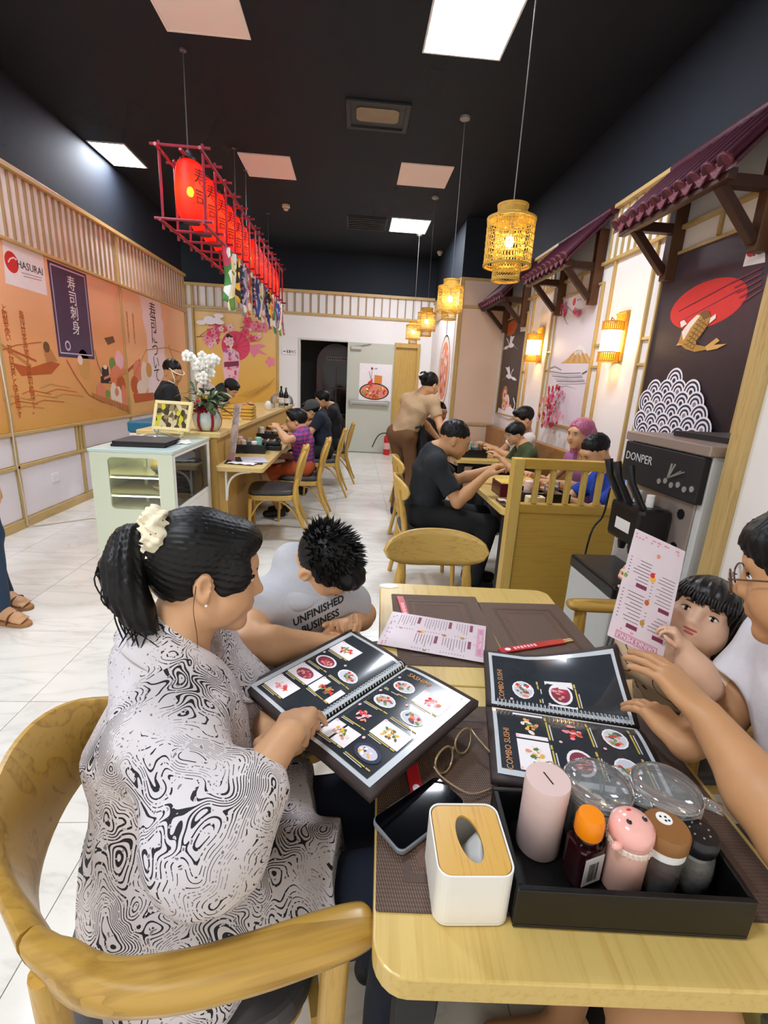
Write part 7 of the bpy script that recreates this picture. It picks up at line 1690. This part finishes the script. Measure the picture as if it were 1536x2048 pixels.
def limb(B, a, b, c, r0, r1, r2, s=1.0, k=.02):
    a, b, c = Vector(a), Vector(b), Vector(c); B.cone(a, b, r0 * s, r1 * s, k); B.cone(b, b.lerp(c, .35), r1 * s, r1 * 1.06 * s, k); B.cone(b.lerp(c, .35), c, r1 * 1.06 * s, r2 * s, k)
def strand_set(paths, r, m, root, nm='hair_strand'):
    for p in paths: MB().tube(spline(p, 5), [r] * (len(p) * 5 - 5) + [r * .3], 5).build(nm, m, root, world=True, smooth=True)

# ================= woman in the patterned shirt
hW = Frame((-.276, .881, 1.072), (.938, .291, -.185), (.134, .188, .973), 1.0)
hipW = Vector((-.275, .705, .52)); lat = Vector((.22, -.975, 0)); NW = hW.p(0, -.05, -.165)
wom = thing('person', 'woman with ponytail in black and white contour print shirt, reading the menu', 'person', (hipW.x, hipW.y, 0))
shR, shL = NW + lat * .15 + Vector((.02, 0, -.05)), NW - lat * .15 + Vector((.02, 0, -.05)); elR, wrR = atZ(418, 1690, .80), atZ(574, 1470, .885); elL, wrL = Vector((-.20, .93, .70)), Vector((-.135, .80, .765))
B = Blob(.0035); head(B, hW); B.cone(hW.p(0, -.025, -.05), NW, .05, .056, .03); B.cone(shL, shR, .045, .045, .03); B.cone(NW, hipW, .07, .08, .05)
limb(B, shR, elR, wrR, .046, .038, .026); limb(B, shL, elL, wrL, .044, .038, .026)
hand(B, wrR, atZ(622, 1392, .84) - wrR, Vector((.35, -.1, -1)), 1, .93, .42, .2, .5); hand(B, wrL, Vector((.55, -.75, .25)), Vector((.1, .1, 1)), 1, .93, .55, .1, .5)
for sg in (1, -1):
    hp = hipW + lat * .085 * sg; kn = Vector((.14, .66 if sg > 0 else .86, .53)); an = Vector((.10, .60 if sg > 0 else .84, .085)); B.cone(hp, kn, .066, .05, .03); B.cone(kn, an, .05, .033, .03)
B.build('body', SK['light'], wom)
face_bits(hW, wom, lips='#8e3a34', lipw=.9)
T = Blob(.0038); torso(T, hipW + Vector((0, 0, -.04)), NW + Vector((0, 0, -.015)), lat, 1.0, 1.05, 1.16, 1.12); T.cone(shL, shR, .07, .07, .05)
for sh in (shL, shR): T.cone(NW + Vector((0, 0, -.02)), sh, .07, .068, .05)
T.cone(NW + Vector((0, 0, -.01)), hipW.lerp(NW, .7), .072, .115, .05); T.cone(hW.p(0, -.062, -.115), NW + Vector((-.01, 0, -.02)), .055, .07, .04)
T.cone(shR, elR, .082, .086, .016); T.cone(elR, elR.lerp(wrR, .45), .086, .062, .03); T.cone(elR.lerp(wrR, .40), elR.lerp(wrR, .62), .060, .048, .02, cut1=True)
T.cone(shL, elL, .08, .085, .05); T.cone(elL, elL.lerp(wrL, .6), .08, .05, .04, cut1=True)
T.cone((-.27, .655, .545), (.0, .655, .56), .118, .10, .05, cut1=True); T.cone((-.27, .79, .545), (-.06, .815, .565), .11, .096, .02, cut1=True)
T.cone((-.30, .66, .60), (-.26, .62, .44), .12, .115, .06, cut1=True)
T.cone(hW.p(0, -.012, -.04), hW.p(0, .012, -.17), .056, .056, .008, 's'); T.cone(hW.p(0, .02, -.12), hW.p(0, .075, -.24), .052, .02, .012, 's')
CP = [(0, .078, -.262), (.038, .052, -.215), (.062, .005, -.165), (.060, -.045, -.125), (.034, -.078, -.105), (0, -.088, -.10), (-.034, -.078, -.105), (-.060, -.045, -.125), (-.062, .005, -.165), (-.038, .052, -.215), (-.004, .082, -.268)]
cp = spline([hW.p(*q) for q in CP], 4); cn = len(cp); ctr = hW.p(0, -.012, -.15)
def collar(u, v):
    i = min(cn - 1, int(u * (cn - 1) + .5)); q = cp[i]; out_ = (q - ctr); out_ -= hW.u * out_.dot(hW.u); out_.normalize(); wd_ = .050 * (1 - .5 * abs(2 * u - 1) ** 3)
    return q + hW.u * (.020 - wd_ * v) + out_ * (.010 + .046 * v ** 1.2)
MB().grid(collar, cn - 1, 5).build('collar', M_INKW, wom, world=True, smooth=True, solid=.003)
f1 = folds(.0065, 24, 5, 6); f2 = folds(.0012, 90, 8, 4)
T.build('shirt', M_INKW, wom, lambda X, Y, Z: f1(X, Y, Z) + f2(X, Y, Z))
Q = Blob(.006); Q.cone(hipW + lat * .07, hipW - lat * .07, .118, .118, .04)
for sg in (1, -1):
    hp = hipW + lat * .09 * sg; kn = Vector((.15, .665 if sg > 0 else .86, .53)); an = Vector((.11, .60 if sg > 0 else .84, .11)); Q.cone(hp, kn, .092, .074, .04); Q.cone(kn, an, .073, .062, .04, cut1=True)
Q.build('jeans', cloth('jeans_navy', '#141c2e', .8, .15, 30), wom, folds(.002, 36, 4))
for sg in (1, -1):
    O = Blob(.006); a = Vector((.11, .60 if sg > 0 else .84, .075)); O.cone(a, a + Vector((.14, 0, -.035)), .04, .032, .03); O.cone(a + Vector((-.03, 0, -.04)), a + Vector((.15, 0, -.045)), .032, .03, .02); O.build('shoe', pmat('shoe_black', '#15151a', .5), wom)
H = Blob(.0035); e = lambda c, r, k=.02, op='u': H.ell(hW.p(*c), r, hW.R, k, op)
e((0, -.022, .040), (.083, .102, .088), .01); e((0, -.04, .005), (.072, .062, .068), .03); e((0, .055, .075), (.06, .04, .036), .03); e((0, -.105, .035), (.035, .04, .04), .03)
e((0, .128, -.018), (.10, .075, .092), .012, 's'); e((0, .045, -.088), (.13, .085, .072), .012, 's'); e((0, -.05, -.125), (.10, .075, .055), .015, 's')
for sg in (-1, 1): e((sg * .092, -.006, -.016), (.03, .022, .034), .008, 's')
e((.062, .048, .015), (.018, .03, .035), .02); e((.066, .03, -.012), (.008, .014, .018), .012)
cu, cf, cr = np.array(hW.u), np.array(hW.f), np.array(hW.r); tp = np.array(hW.p(0, -.13, .05))
def pulled(X, Y, Z):
    x, y, z = X - tp[0], Y - tp[1], Z - tp[2]; a = x * cu[0] + y * cu[1] + z * cu[2]; b = x * cr[0] + y * cr[1] + z * cr[2]; th = np.arctan2(a, b); d = x * cf[0] + y * cf[1] + z * cf[2]
    return .0013 * np.sin(th * 46 + 9 * d) + .0008 * np.sin(th * 101 + 20 * d)
H.build('hair', M_HAIR, wom, pulled)
PT = [atD(308, 1066, 1.02), atD(264, 1088, .985), atD(244, 1136, .97), atD(252, 1188, .96), atD(280, 1230, .96), atD(302, 1262, .96)]
TT = Blob(.0035); TT.path(PT, [.022, .030, .030, .027, .021, .008], .03); TT.build('ponytail', M_HAIR, wom, lambda X, Y, Z: .0018 * np.sin(X * 420 + 90 * Z) + .0012 * np.sin(Y * 700 + X * 300))
rs = random.Random(4); strand_set([[PT[1] + Vector((rs.uniform(-.02, .02), rs.uniform(-.02, .02), rs.uniform(-.01, .02))), PT[2] + Vector((rs.uniform(-.04, .01), rs.uniform(-.03, .03), 0)), PT[3] + Vector((rs.uniform(-.03, .02), rs.uniform(-.03, .02), rs.uniform(-.01, .01))), PT[4] + Vector((rs.uniform(-.04, .02), rs.uniform(-.02, .02), rs.uniform(-.02, .01))), PT[5] + Vector((rs.uniform(-.05, .02), rs.uniform(-.02, .02), rs.uniform(-.03, .01)))] for _ in range(40)], .0014, M_HAIR, wom, 'hair_wisp')
strand_set([[hW.p(.082, -.02, -.005), hW.p(.082, -.018, -.05), hW.p(.07, -.005, -.10), hW.p(.066, .002, -.14)]], .0006, M_HAIR, wom, 'hair_wisp')
SCc = atD(310, 1068, .965); SN = Blob(.0035); axs = (PT[1] - hW.p(0, -.10, .05)).normalized(); sa = axs.orthogonal().normalized(); sb = axs.cross(sa)
for i in range(14):
    a = 2 * PI * i / 14; SN.ell(SCc + (sa * math.cos(a) + sb * math.sin(a)) * .03, (.0205, .0205, .0205), None, .01)
def crump(X, Y, Z): return .0035 * np.sin(X * 210 + 2 * np.sin(Z * 160)) + .003 * np.sin(Y * 240 + Z * 190) + .002 * np.sin(Z * 420 + X * 260)
M_SCR = pmat('scrunchie_cream', '#ece2c4', .8, .06, 30, bump=.2); scr = SN.build('scrunchie', M_SCR, wom, crump)
vs = scr.data.vertices; rs = random.Random(12)
for k in range(26):
    v = vs[rs.randrange(len(vs))]; MB().ball(v.co, .0014, 6, 4).build('dot', M_BLK, scr)
MB().ball(hW.p(.083, .002, -.040), .0028, 8, 6).build('earring', pmat('pearl', '#efe6dc', .15), wom, world=True)

# ================= boy looking down at his phone
hB = Frame(atD(643, 1136, 1.335), (.50, -.28, -.82), (.72, -.36, .58), .90); NB = atD(606, 1190, 1.385); hipB = Vector((-.22, 1.34, .52)); latB = Vector((-.66, -.75, 0)); s = .88
boy = thing('person', 'boy with spiky black hair in light grey hooded vest, looking down', 'person', (hipB.x, hipB.y, 0))
shR, shL = atD(522, 1212, 1.37), atD(688, 1212, 1.44); elR = atD(492, 1292, 1.27); wrR = Vector((-.065, 1.085, .80)); elL = Vector((.05, 1.36, .74)); wrL = Vector((.02, 1.20, .80))
B = Blob(.0042); head(B, hB, .4); B.cone(hB.p(0, -.03, -.05), NB, .046, .05, .03); B.cone(shL, shR, .045, .045, .03); B.cone(NB, hipB, .07, .08, .05)
limb(B, shR, elR, wrR, .050, .043, .026, 1.0); limb(B, shL, elL, wrL, .046, .038, .025, 1.0)
hand(B, wrR, Vector((.8, .35, .0)), Vector((0, .3, 1)), -1, .82, .5, .1, .6); hand(B, wrL, Vector((-.25, -.9, .0)), Vector((-.1, 0, 1)), 1, .82, .5, .1, .6)
for sg in (1, -1): kn = Vector((.12, 1.23 if sg > 0 else 1.42, .52)); B.cone(hipB + latB * .08 * sg, kn, .06, .045, .03); B.cone(kn, kn + Vector((-.03, 0, -.44)), .045, .032, .03)
B.build('body', SK['light'], boy); face_bits(hB, boy, eyes=False, child=.4)
T = Blob(.0045); torso(T, hipB, NB, latB, .90, 1.05, 1.12, 1.05); T.cone(shL, shR, .058, .058, .05)
for sh, el in ((shR, elR), (shL, elL)): T.cone(sh, Vector(sh).lerp(el, .22), .068, .066, .03, cut1=True)
T.cone(hB.p(0, -.055, -.085), NB + Vector((0, 0, -.02)), .062, .095, .03); T.cone(NB + latB * .06 + Vector((-.04, .04, -.01)), NB - latB * .06 + Vector((-.04, .04, -.01)), .045, .045, .02); T.cone(NB, shR, .075, .065, .04); T.cone(NB, shL, .075, .065, .04); T.cone(NB, hipB.lerp(NB, .6), .09, .11, .05); T.cone(NB + latB * .09 + Vector((0, 0, .01)), NB - latB * .09 + Vector((0, 0, .01)), .05, .05, .03); T.cone(hB.p(0, .0, -.04), hB.p(0, .045, -.13), .056, .05, .01, 's')
vest = T.build('hooded_vest', cloth('vest_grey', '#b9b9bd', .9, .06, 70), boy, folds(.0048, 30, 9, 6))
HD = Blob(.0045); fB = Vector((.75, -.66, 0))
for i in range(16):
    a = -1.15 * PI + 2.3 * PI * i / 15 if False else 2 * PI * i / 16
    q = NB + latB * (.085 * math.sin(a)) + fB * (.062 * math.cos(a) + .012) + Vector((0, 0, .03 - .012 * max(0, math.cos(a)))); HD.ell(q, (.030, .030, .027), None, .022)
HD.cone(NB - fB * .075 + latB * .05 + Vector((0, 0, -.015)), NB - fB * .075 - latB * .05 + Vector((0, 0, -.015)), .035, .035, .03); HD.cone(NB - fB * .09 + Vector((0, 0, -.01)), NB - fB * .105 + Vector((0, 0, -.075)), .04, .03, .03)
HD.build('hood', cloth('vest_grey', '#b9b9bd'), boy, folds(.0035, 55, 3, 5))
Q = Blob(.006); Q.cone(hipB + latB * .07, hipB - latB * .07, .11, .11, .04)
for sg in (1, -1): kn = Vector((.12, 1.23 if sg > 0 else 1.42, .52)); Q.cone(hipB + latB * .08 * sg, kn, .085, .066, .04); Q.cone(kn, kn + Vector((-.03, 0, -.40)), .066, .055, .04, cut1=True)
Q.build('sweatpants', cloth('sweat_grey', '#8f8c88', .95, .1, 60), boy, folds(.0025, 34, 2))
for sg in (1, -1): O = Blob(.006); a = Vector((.09, 1.23 if sg > 0 else 1.42, .075)); O.cone(a, a + Vector((.13, 0, -.035)), .036, .03, .03); O.cone(a + Vector((-.03, 0, -.04)), a + Vector((.14, 0, -.045)), .03, .028, .02); O.build('shoe', pmat('shoe_white', '#d9d9d6', .5), boy)
H = Blob(.004); e = lambda c, r, k=.02, op='u': H.ell(hB.p(*c), tuple(v * .9 for v in r), hB.R, k, op)
e((0, -.020, .042), (.084, .104, .090), .01); e((0, .07, .085), (.06, .035, .03), .03); e((0, .13, -.01), (.10, .075, .085), .012, 's'); e((0, .03, -.095), (.13, .10, .085), .012, 's'); e((0, -.07, -.16), (.12, .1, .085), .012, 's')
for sg in (-1, 1): e((sg * .09, .0, -.02), (.03, .024, .036), .01, 's')
H.build('hair', M_HAIR, boy, strands(hB.p(0, -.05, .13), hB.u, .0018, 26))
rs = random.Random(21); sp = MB()
for k in range(620):
    th = rs.random() * 2 * PI; ph = math.acos(rs.uniform(-.12, 1)); n_ = Vector((math.sin(ph) * math.cos(th), math.sin(ph) * math.sin(th), math.cos(ph)))
    q = (n_.x * .083, -.02 + n_.y * .103, .042 + n_.z * .089)
    if q[1] > .05 and q[2] < .055 or q[2] < .0 and q[1] > -.02: continue
    b = hB.p(*q); d = (hB.r * n_.x + hB.f * (n_.y + .35) + hB.u * (n_.z * .9 + .1)).normalized() + Vector((rs.uniform(-.25, .25), rs.uniform(-.25, .25), rs.uniform(-.2, .2))); d.normalize(); L = rs.uniform(.014, .032) * (1.0 if n_.z > .2 else .5)
    sp.tube([b - d * .006, b + d * L * .5, b + d * L], [.0035, .0026, .0003], 4, cap=False)
o = sp.build('hair_spikes', M_HAIR, boy, world=True, smooth=True); o['kind'] = 'stuff'
# lettering on the vest, wrapped onto the cloth
def wrap_text(s, size, m, parent, cloth_ob, M, dirv, sx=1.0):
    o = text(s, size, m, None, Matrix(), depth=0, sx=sx, bold=.03); me = o.data; bm = bmesh.new(); bm.from_mesh(me); bmesh.ops.subdivide_edges(bm, edges=[e for e in bm.edges if e.calc_length() > .006], cuts=2, use_grid_fill=False); bm.to_mesh(me); bm.free()
    W2 = parent.matrix_basis.inverted(); dl = (W2.to_3x3() @ Vector(dirv)).normalized(); Mx = W2 @ M
    from mathutils.bvhtree import BVHTree
    bv = BVHTree.FromPolygons([v.co.copy() for v in cloth_ob.data.vertices], [tuple(p.vertices) for p in cloth_ob.data.polygons])
    for v in me.vertices:
        p = Mx @ v.co; hit = bv.ray_cast(p - dl * .3, dl); v.co = (hit[0] - dl * .0012) if hit[0] else p
    o.parent = parent; return o
cd = Vector((.58, -.78, -.05)).normalized(); cx_ = cd.cross(Vector((0, 0, 1))) * -1; cx_ = Vector((.8, .6, .05)).normalized()
tc = atD(640, 1232, 1.22); Mt = frameM(tc, (.78, .60, .17), (-.1, -.1, 1)); dirv = (tc - Vector(CAM)).normalized()
for i, s_ in enumerate(('UNFINISHED', 'BUSINESS')): wrap_text(s_, .033, pmat('vest_print', '#22201f', .7), boy, vest, Mt @ Matrix.Translation((.0, .018 - i * .036, .0)), dirv, .88)
strapm = pmat('hair_tie', '#b98a5a', .6); MB().tube([wrR.lerp(elR, .28) + (Vector((0, 0, 1)) * math.cos(a) + Vector((.45, -.89, 0)) * math.sin(a)) * .031 for a in (2 * PI * i / 16 for i in range(17))], .0035, 6, cap=False).build('wrist_band', strapm, boy, world=True)
ph2 = thing('phone', 'small dark phone in the hands of the boy', 'phone', (.0, 1.13, .795), .4); MB().prism(rrect(-.036, -.07, .036, .07, .008), 0, .009, Matrix.Rotation(.15, 4, 'X')).build('body', M_BLK, ph2, bevel=.002)
bag = thing('cloth_bag', 'soft grey cloth pouch on the chair beside the boy', 'bag', (-.23, 1.10, .47)); Bg = Blob(.005); bc = atD(513, 1368, 1.30); Bg.ell(bc, (.05, .045, .065), None, .02); Bg.ell(bc + Vector((-.03, .03, .045)), (.03, .03, .03), None, .02); Bg.cone(bc, (bc.x, bc.y + .05, .50), .05, .06, .03); Bg.build('pouch', cloth('bag_grey', '#8a8580', .95, .12, 90), bag, folds(.003, 60, 7))

# ================= toddler peeking around the menu card
hT = Frame((.827, .962, .951), (-.619, -.624, .477), (.452, .214, .866), .84); NT_ = hT.p(0, -.045, -.135); hipT = Vector((.97, 1.12, .57)); s = .62
tod = thing('person', 'toddler girl with bobbed black hair peeking from behind a menu card', 'person', (hipT.x, hipT.y, 0))
latT = Vector((-.7, .7, .1)); shR, shL = NT_ + latT * .085 + Vector((0, 0, -.03)), NT_ - latT * .085 + Vector((0, 0, -.03)); elL, wrL = atD(1404, 1368, 1.17), atD(1366, 1296, 1.15); elR, wrR = Vector((.72, 1.06, .94)), atD(1278, 1160, 1.27)
B = Blob(.0033); head(B, hT, 1.0, .9); B.cone(hT.p(0, -.03, -.05), NT_, .036, .040, .03); B.cone(shL, shR, .035, .035, .03); B.cone(NT_, hipT, .06, .075, .04)
limb(B, shL, elL, wrL, .034, .029, .020); limb(B, shR, elR, wrR, .032, .027, .019)
hand(B, wrL, atD(1336, 1236, 1.12) - wrL, Vector((-.5, .3, -.3)), 1, .48, .85, .1, .6); hand(B, wrR, atD(1238, 1132, 1.22) - wrR, Vector((.3, -.8, .0)), -1, .58, .6, .15, .6)
for sg in (1, -1): kn = Vector((.76, 1.10 + .1 * sg, .54)); B.cone(hipT + Vector((0, .05 * sg, 0)), kn, .05, .038, .03); B.cone(kn, kn + Vector((-.01, 0, -.22)), .038, .028, .02); B.cone(kn + Vector((-.01, 0, -.23)), kn + Vector((-.09, 0, -.25)), .026, .022, .02)
B.build('body', SK['pale'], tod); face_bits(hT, tod, lips='#b5574f', brow='#4a3328', wide=.95, child=1.0, eopen=1.05)
T = Blob(.004); T.cone(hipT, NT_ + Vector((0, 0, -.02)), .10, .075, .04, axis=latT, f=1.25); T.cone(shL, shR, .046, .046, .03); T.cone(shL, Vector(shL).lerp(elL, .62), .052, .056, .02, cut1=True); T.cone(shR, Vector(shR).lerp(elR, .55), .05, .052, .02, cut1=True)
T.cone(hT.p(0, 0, -.06), hT.p(0, .0, -.16), .036, .03, .01, 's')
def striped():
    m, t = newmat('toddler_tee'); tc = t.n('ShaderNodeTexCoord'); n0 = t.n('ShaderNodeTexNoise', Scale=9.0, Detail=1.0); t.l(t.coords(), n0.inputs['Vector'])
    d = t.math('ABSOLUTE', t.math('SUBTRACT', t.math('FRACT', t.math('MULTIPLY', n0.outputs[0], 5.0)), .5)); t.l(t.mix(t.math('LESS_THAN', d, .05), '#ddc3a0', '#6b4030'), t.bsdf.inputs['Base Color']); t.bsdf.inputs['Roughness'].default_value = .85; return m
T.build('shirt', striped(), tod, folds(.002, 46, 6))
Q = Blob(.006); 
for sg in (1, -1): kn = Vector((.76, 1.10 + .1 * sg, .54)); Q.cone(hipT + Vector((0, .05 * sg, -.01)), kn, .078, .055, .04, cut1=True)
Q.build('shorts', cloth('tod_shorts', '#c9a878', .9, .1, 50), tod, folds(.002, 40, 3))
H = Blob(.0033); e = lambda c, r, k=.02, op='u': H.ell(hT.p(*c), tuple(v * .84 for v in r), hT.R, k, op)
e((0, -.02, .042), (.090, .108, .090), .01); e((0, -.03, -.03), (.094, .086, .082), .03); e((0, .058, .062), (.070, .044, .04), .03)
e((0, .128, -.052), (.066, .085, .088), .010, 's'); e((0, .01, -.14), (.13, .13, .055), .012, 's')
H.build('hair', pmat('hair_brownblack', '#150d0b', .4, .3, 50), tod, strands(hT.p(0, -.03, .13), hT.u, .0018, 30))
rs = random.Random(5); strand_set([[hT.p(x, .085 - 3.2 * x * x, .075), hT.p(x * 1.12, .103 - 4 * x * x, .05), hT.p(x * 1.22 + rs.uniform(-.004, .004), .101 - 5 * x * x, .026 + rs.uniform(-.006, .006))] for x in [i * .0062 - .062 for i in range(21)]], .0034, MATS['hair_brownblack'], tod, 'fringe_lock')
# menu card held by the toddler
cTL, cBL, cTR, cBR = atD(1288, 1068, 1.20), atD(1195, 1258, 1.075), atD(1390, 1113, 1.25), atD(1302, 1312, 1.125)
cc = (cTL + cBL + cTR + cBR) / 4; ux = ((cTL - cTR) + (cBL - cBR)); uy = ((cBL - cTL) + (cBR - cTR)); Wc, Hc = ux.length / 2, uy.length / 2
card = bpy.data.objects.new('menu_card', None); COL.objects.link(card); card.matrix_basis = frameM(cc, ux, uy); tag(card, 'pink laminated menu card held up by the toddler', 'menu'); drinks_menu(card, Wc, Hc)

# ================= man in the white shirt at the right edge
hM = Frame(atD(1642, 1160, 1.04), (-.62, .74, -.26), (-.1, .22, .97), 1.04); NM = hM.p(0, -.05, -.165); hipM = Vector((.97, .53, .53)); latM = Vector((.66, .75, 0))
man = thing('person', 'man with glasses in white shirt and patterned shorts reaching over the menu', 'person', (hipM.x, hipM.y, 0))
latM = Vector((.75, .66, 0)); shL = NM - latM * .17 + Vector((.04, -.02, -.06)); shR = NM + latM * .17 + Vector((.02, 0, -.05))
shN = Vector((.83, .47, .985)); shF = Vector((.90, .80, .985)); elN, wrN = Vector((.635, .475, .86)), atD(1412, 1432, 1.04); elF, wrF = Vector((.78, .80, .80)), atD(1372, 1492, 1.12)
B = Blob(.0038); head(B, hM); B.cone(hM.p(0, -.03, -.05), NM, .056, .062, .03); B.cone(shN, shF, .05, .05, .03); B.cone(NM, hipM, .08, .09, .05); B.cone(NM, (shN + shF) / 2, .06, .06, .04)
limb(B, shN, elN, wrN, .052, .046, .029); limb(B, shF, elF, wrF, .05, .042, .028)
hand(B, wrN, atD(1255, 1262, 1.08) - wrN, Vector((-.25, .25, -.9)), -1, 1.0, .22, .3, .8); hand(B, wrF, atD(1275, 1385, 1.19) - wrF, Vector((-.2, .2, -1)), -1, .98, .3, .15, .6)
for kn, an in ((Vector((.47, .46, .575)), Vector((.50, .46, .09))), (Vector((.50, .68, .57)), Vector((.52, .70, .09)))): B.cone(hipM.lerp(kn, .1), kn, .078, .060, .03); B.cone(kn, an, .056, .036, .03); B.cone(an + Vector((.03, 0, -.04)), an + Vector((-.16, 0, -.05)), .036, .026, .03)
B.build('body', SK['mid'], man); face_bits(hM, man)
T = Blob(.0045); T.cone(hipM + Vector((0, 0, -.03)), (shN + shF) / 2 + Vector((.01, 0, -.05)), .15, .14, .06, axis=(.2, .98, 0), f=1.3); T.cone(shN, shF, .075, .075, .06); T.cone(NM, (shN + shF) / 2, .062, .09, .05)
T.cone(shN, shN.lerp(elN, .58), .085, .078, .03, cut1=True); T.cone(shF, shF.lerp(elF, .6), .08, .075, .03, cut1=True); T.cone(hM.p(0, 0, -.06), hM.p(0, -.02, -.155), .058, .06, .01, 's')
T.build('shirt', cloth('tee_white', '#d6d4d8', .9, .05, 60), man, folds(.003, 34, 4, 6))
def olive():
    m, t = newmat('floral_shorts'); vo = t.n('ShaderNodeTexVoronoi', Scale=42.0); t.l(t.coords(), vo.inputs['Vector']); sp = t.n('ShaderNodeSeparateColor'); t.l(vo.outputs['Color'], sp.inputs[0])
    t.l(t.ramp(sp.outputs[0], [(0, '#2a2618'), (.35, '#6b5f2e'), (.6, '#a8924a'), (.8, '#3a3a22')], 'CONSTANT'), t.bsdf.inputs['Base Color']); t.bsdf.inputs['Roughness'].default_value = .85; return m
Q = Blob(.006); Q.cone(hipM + Vector((0, .08, 0)), hipM - Vector((0, .08, 0)), .13, .13, .04)
for kn in (Vector((.47, .46, .575)), Vector((.50, .68, .57))): Q.cone(hipM.lerp(kn, .1), hipM.lerp(kn, .80), .105, .09, .04, cut1=True)
Q.build('shorts', olive(), man, folds(.002, 36, 2))
hair_style(hM, man, 'fringe', M_HAIR, .004)
Mh = hM.M(); gm = pmat('specs_dark', '#5a4034', .25, .1, 20, metal=.3)
for sg in (-1, 1):
    g = MB().tube([Mh @ Vector((sg * .034 + .024 * math.cos(a), .108 - .004 * math.cos(a) * sg, -.004 + .02 * math.sin(a))) for a in (2 * PI * i / 20 for i in range(21))], .0016, 6, cap=False).build('glasses_rim', gm, man, world=True, smooth=True)
    MB().add([Mh @ Vector((sg * .034 + .023 * math.cos(a), .108, -.004 + .019 * math.sin(a))) for a in (2 * PI * i / 18 for i in range(18))], [tuple(range(18))]).build('glasses_lens', M_LENS, man, world=True)
    MB().tube([Mh @ Vector(q) for q in ((sg * .058, .106, .004), (sg * .08, .04, .008), (sg * .084, -.01, .006), (sg * .084, -.03, -.01))], .0016, 6).build('glasses_temple', gm, man, world=True)
MB().tube([Mh @ Vector((-.011, .109, .0)), Mh @ Vector((0, .112, .004)), Mh @ Vector((.011, .109, .0))], .0015, 6).build('glasses_bridge', gm, man, world=True)
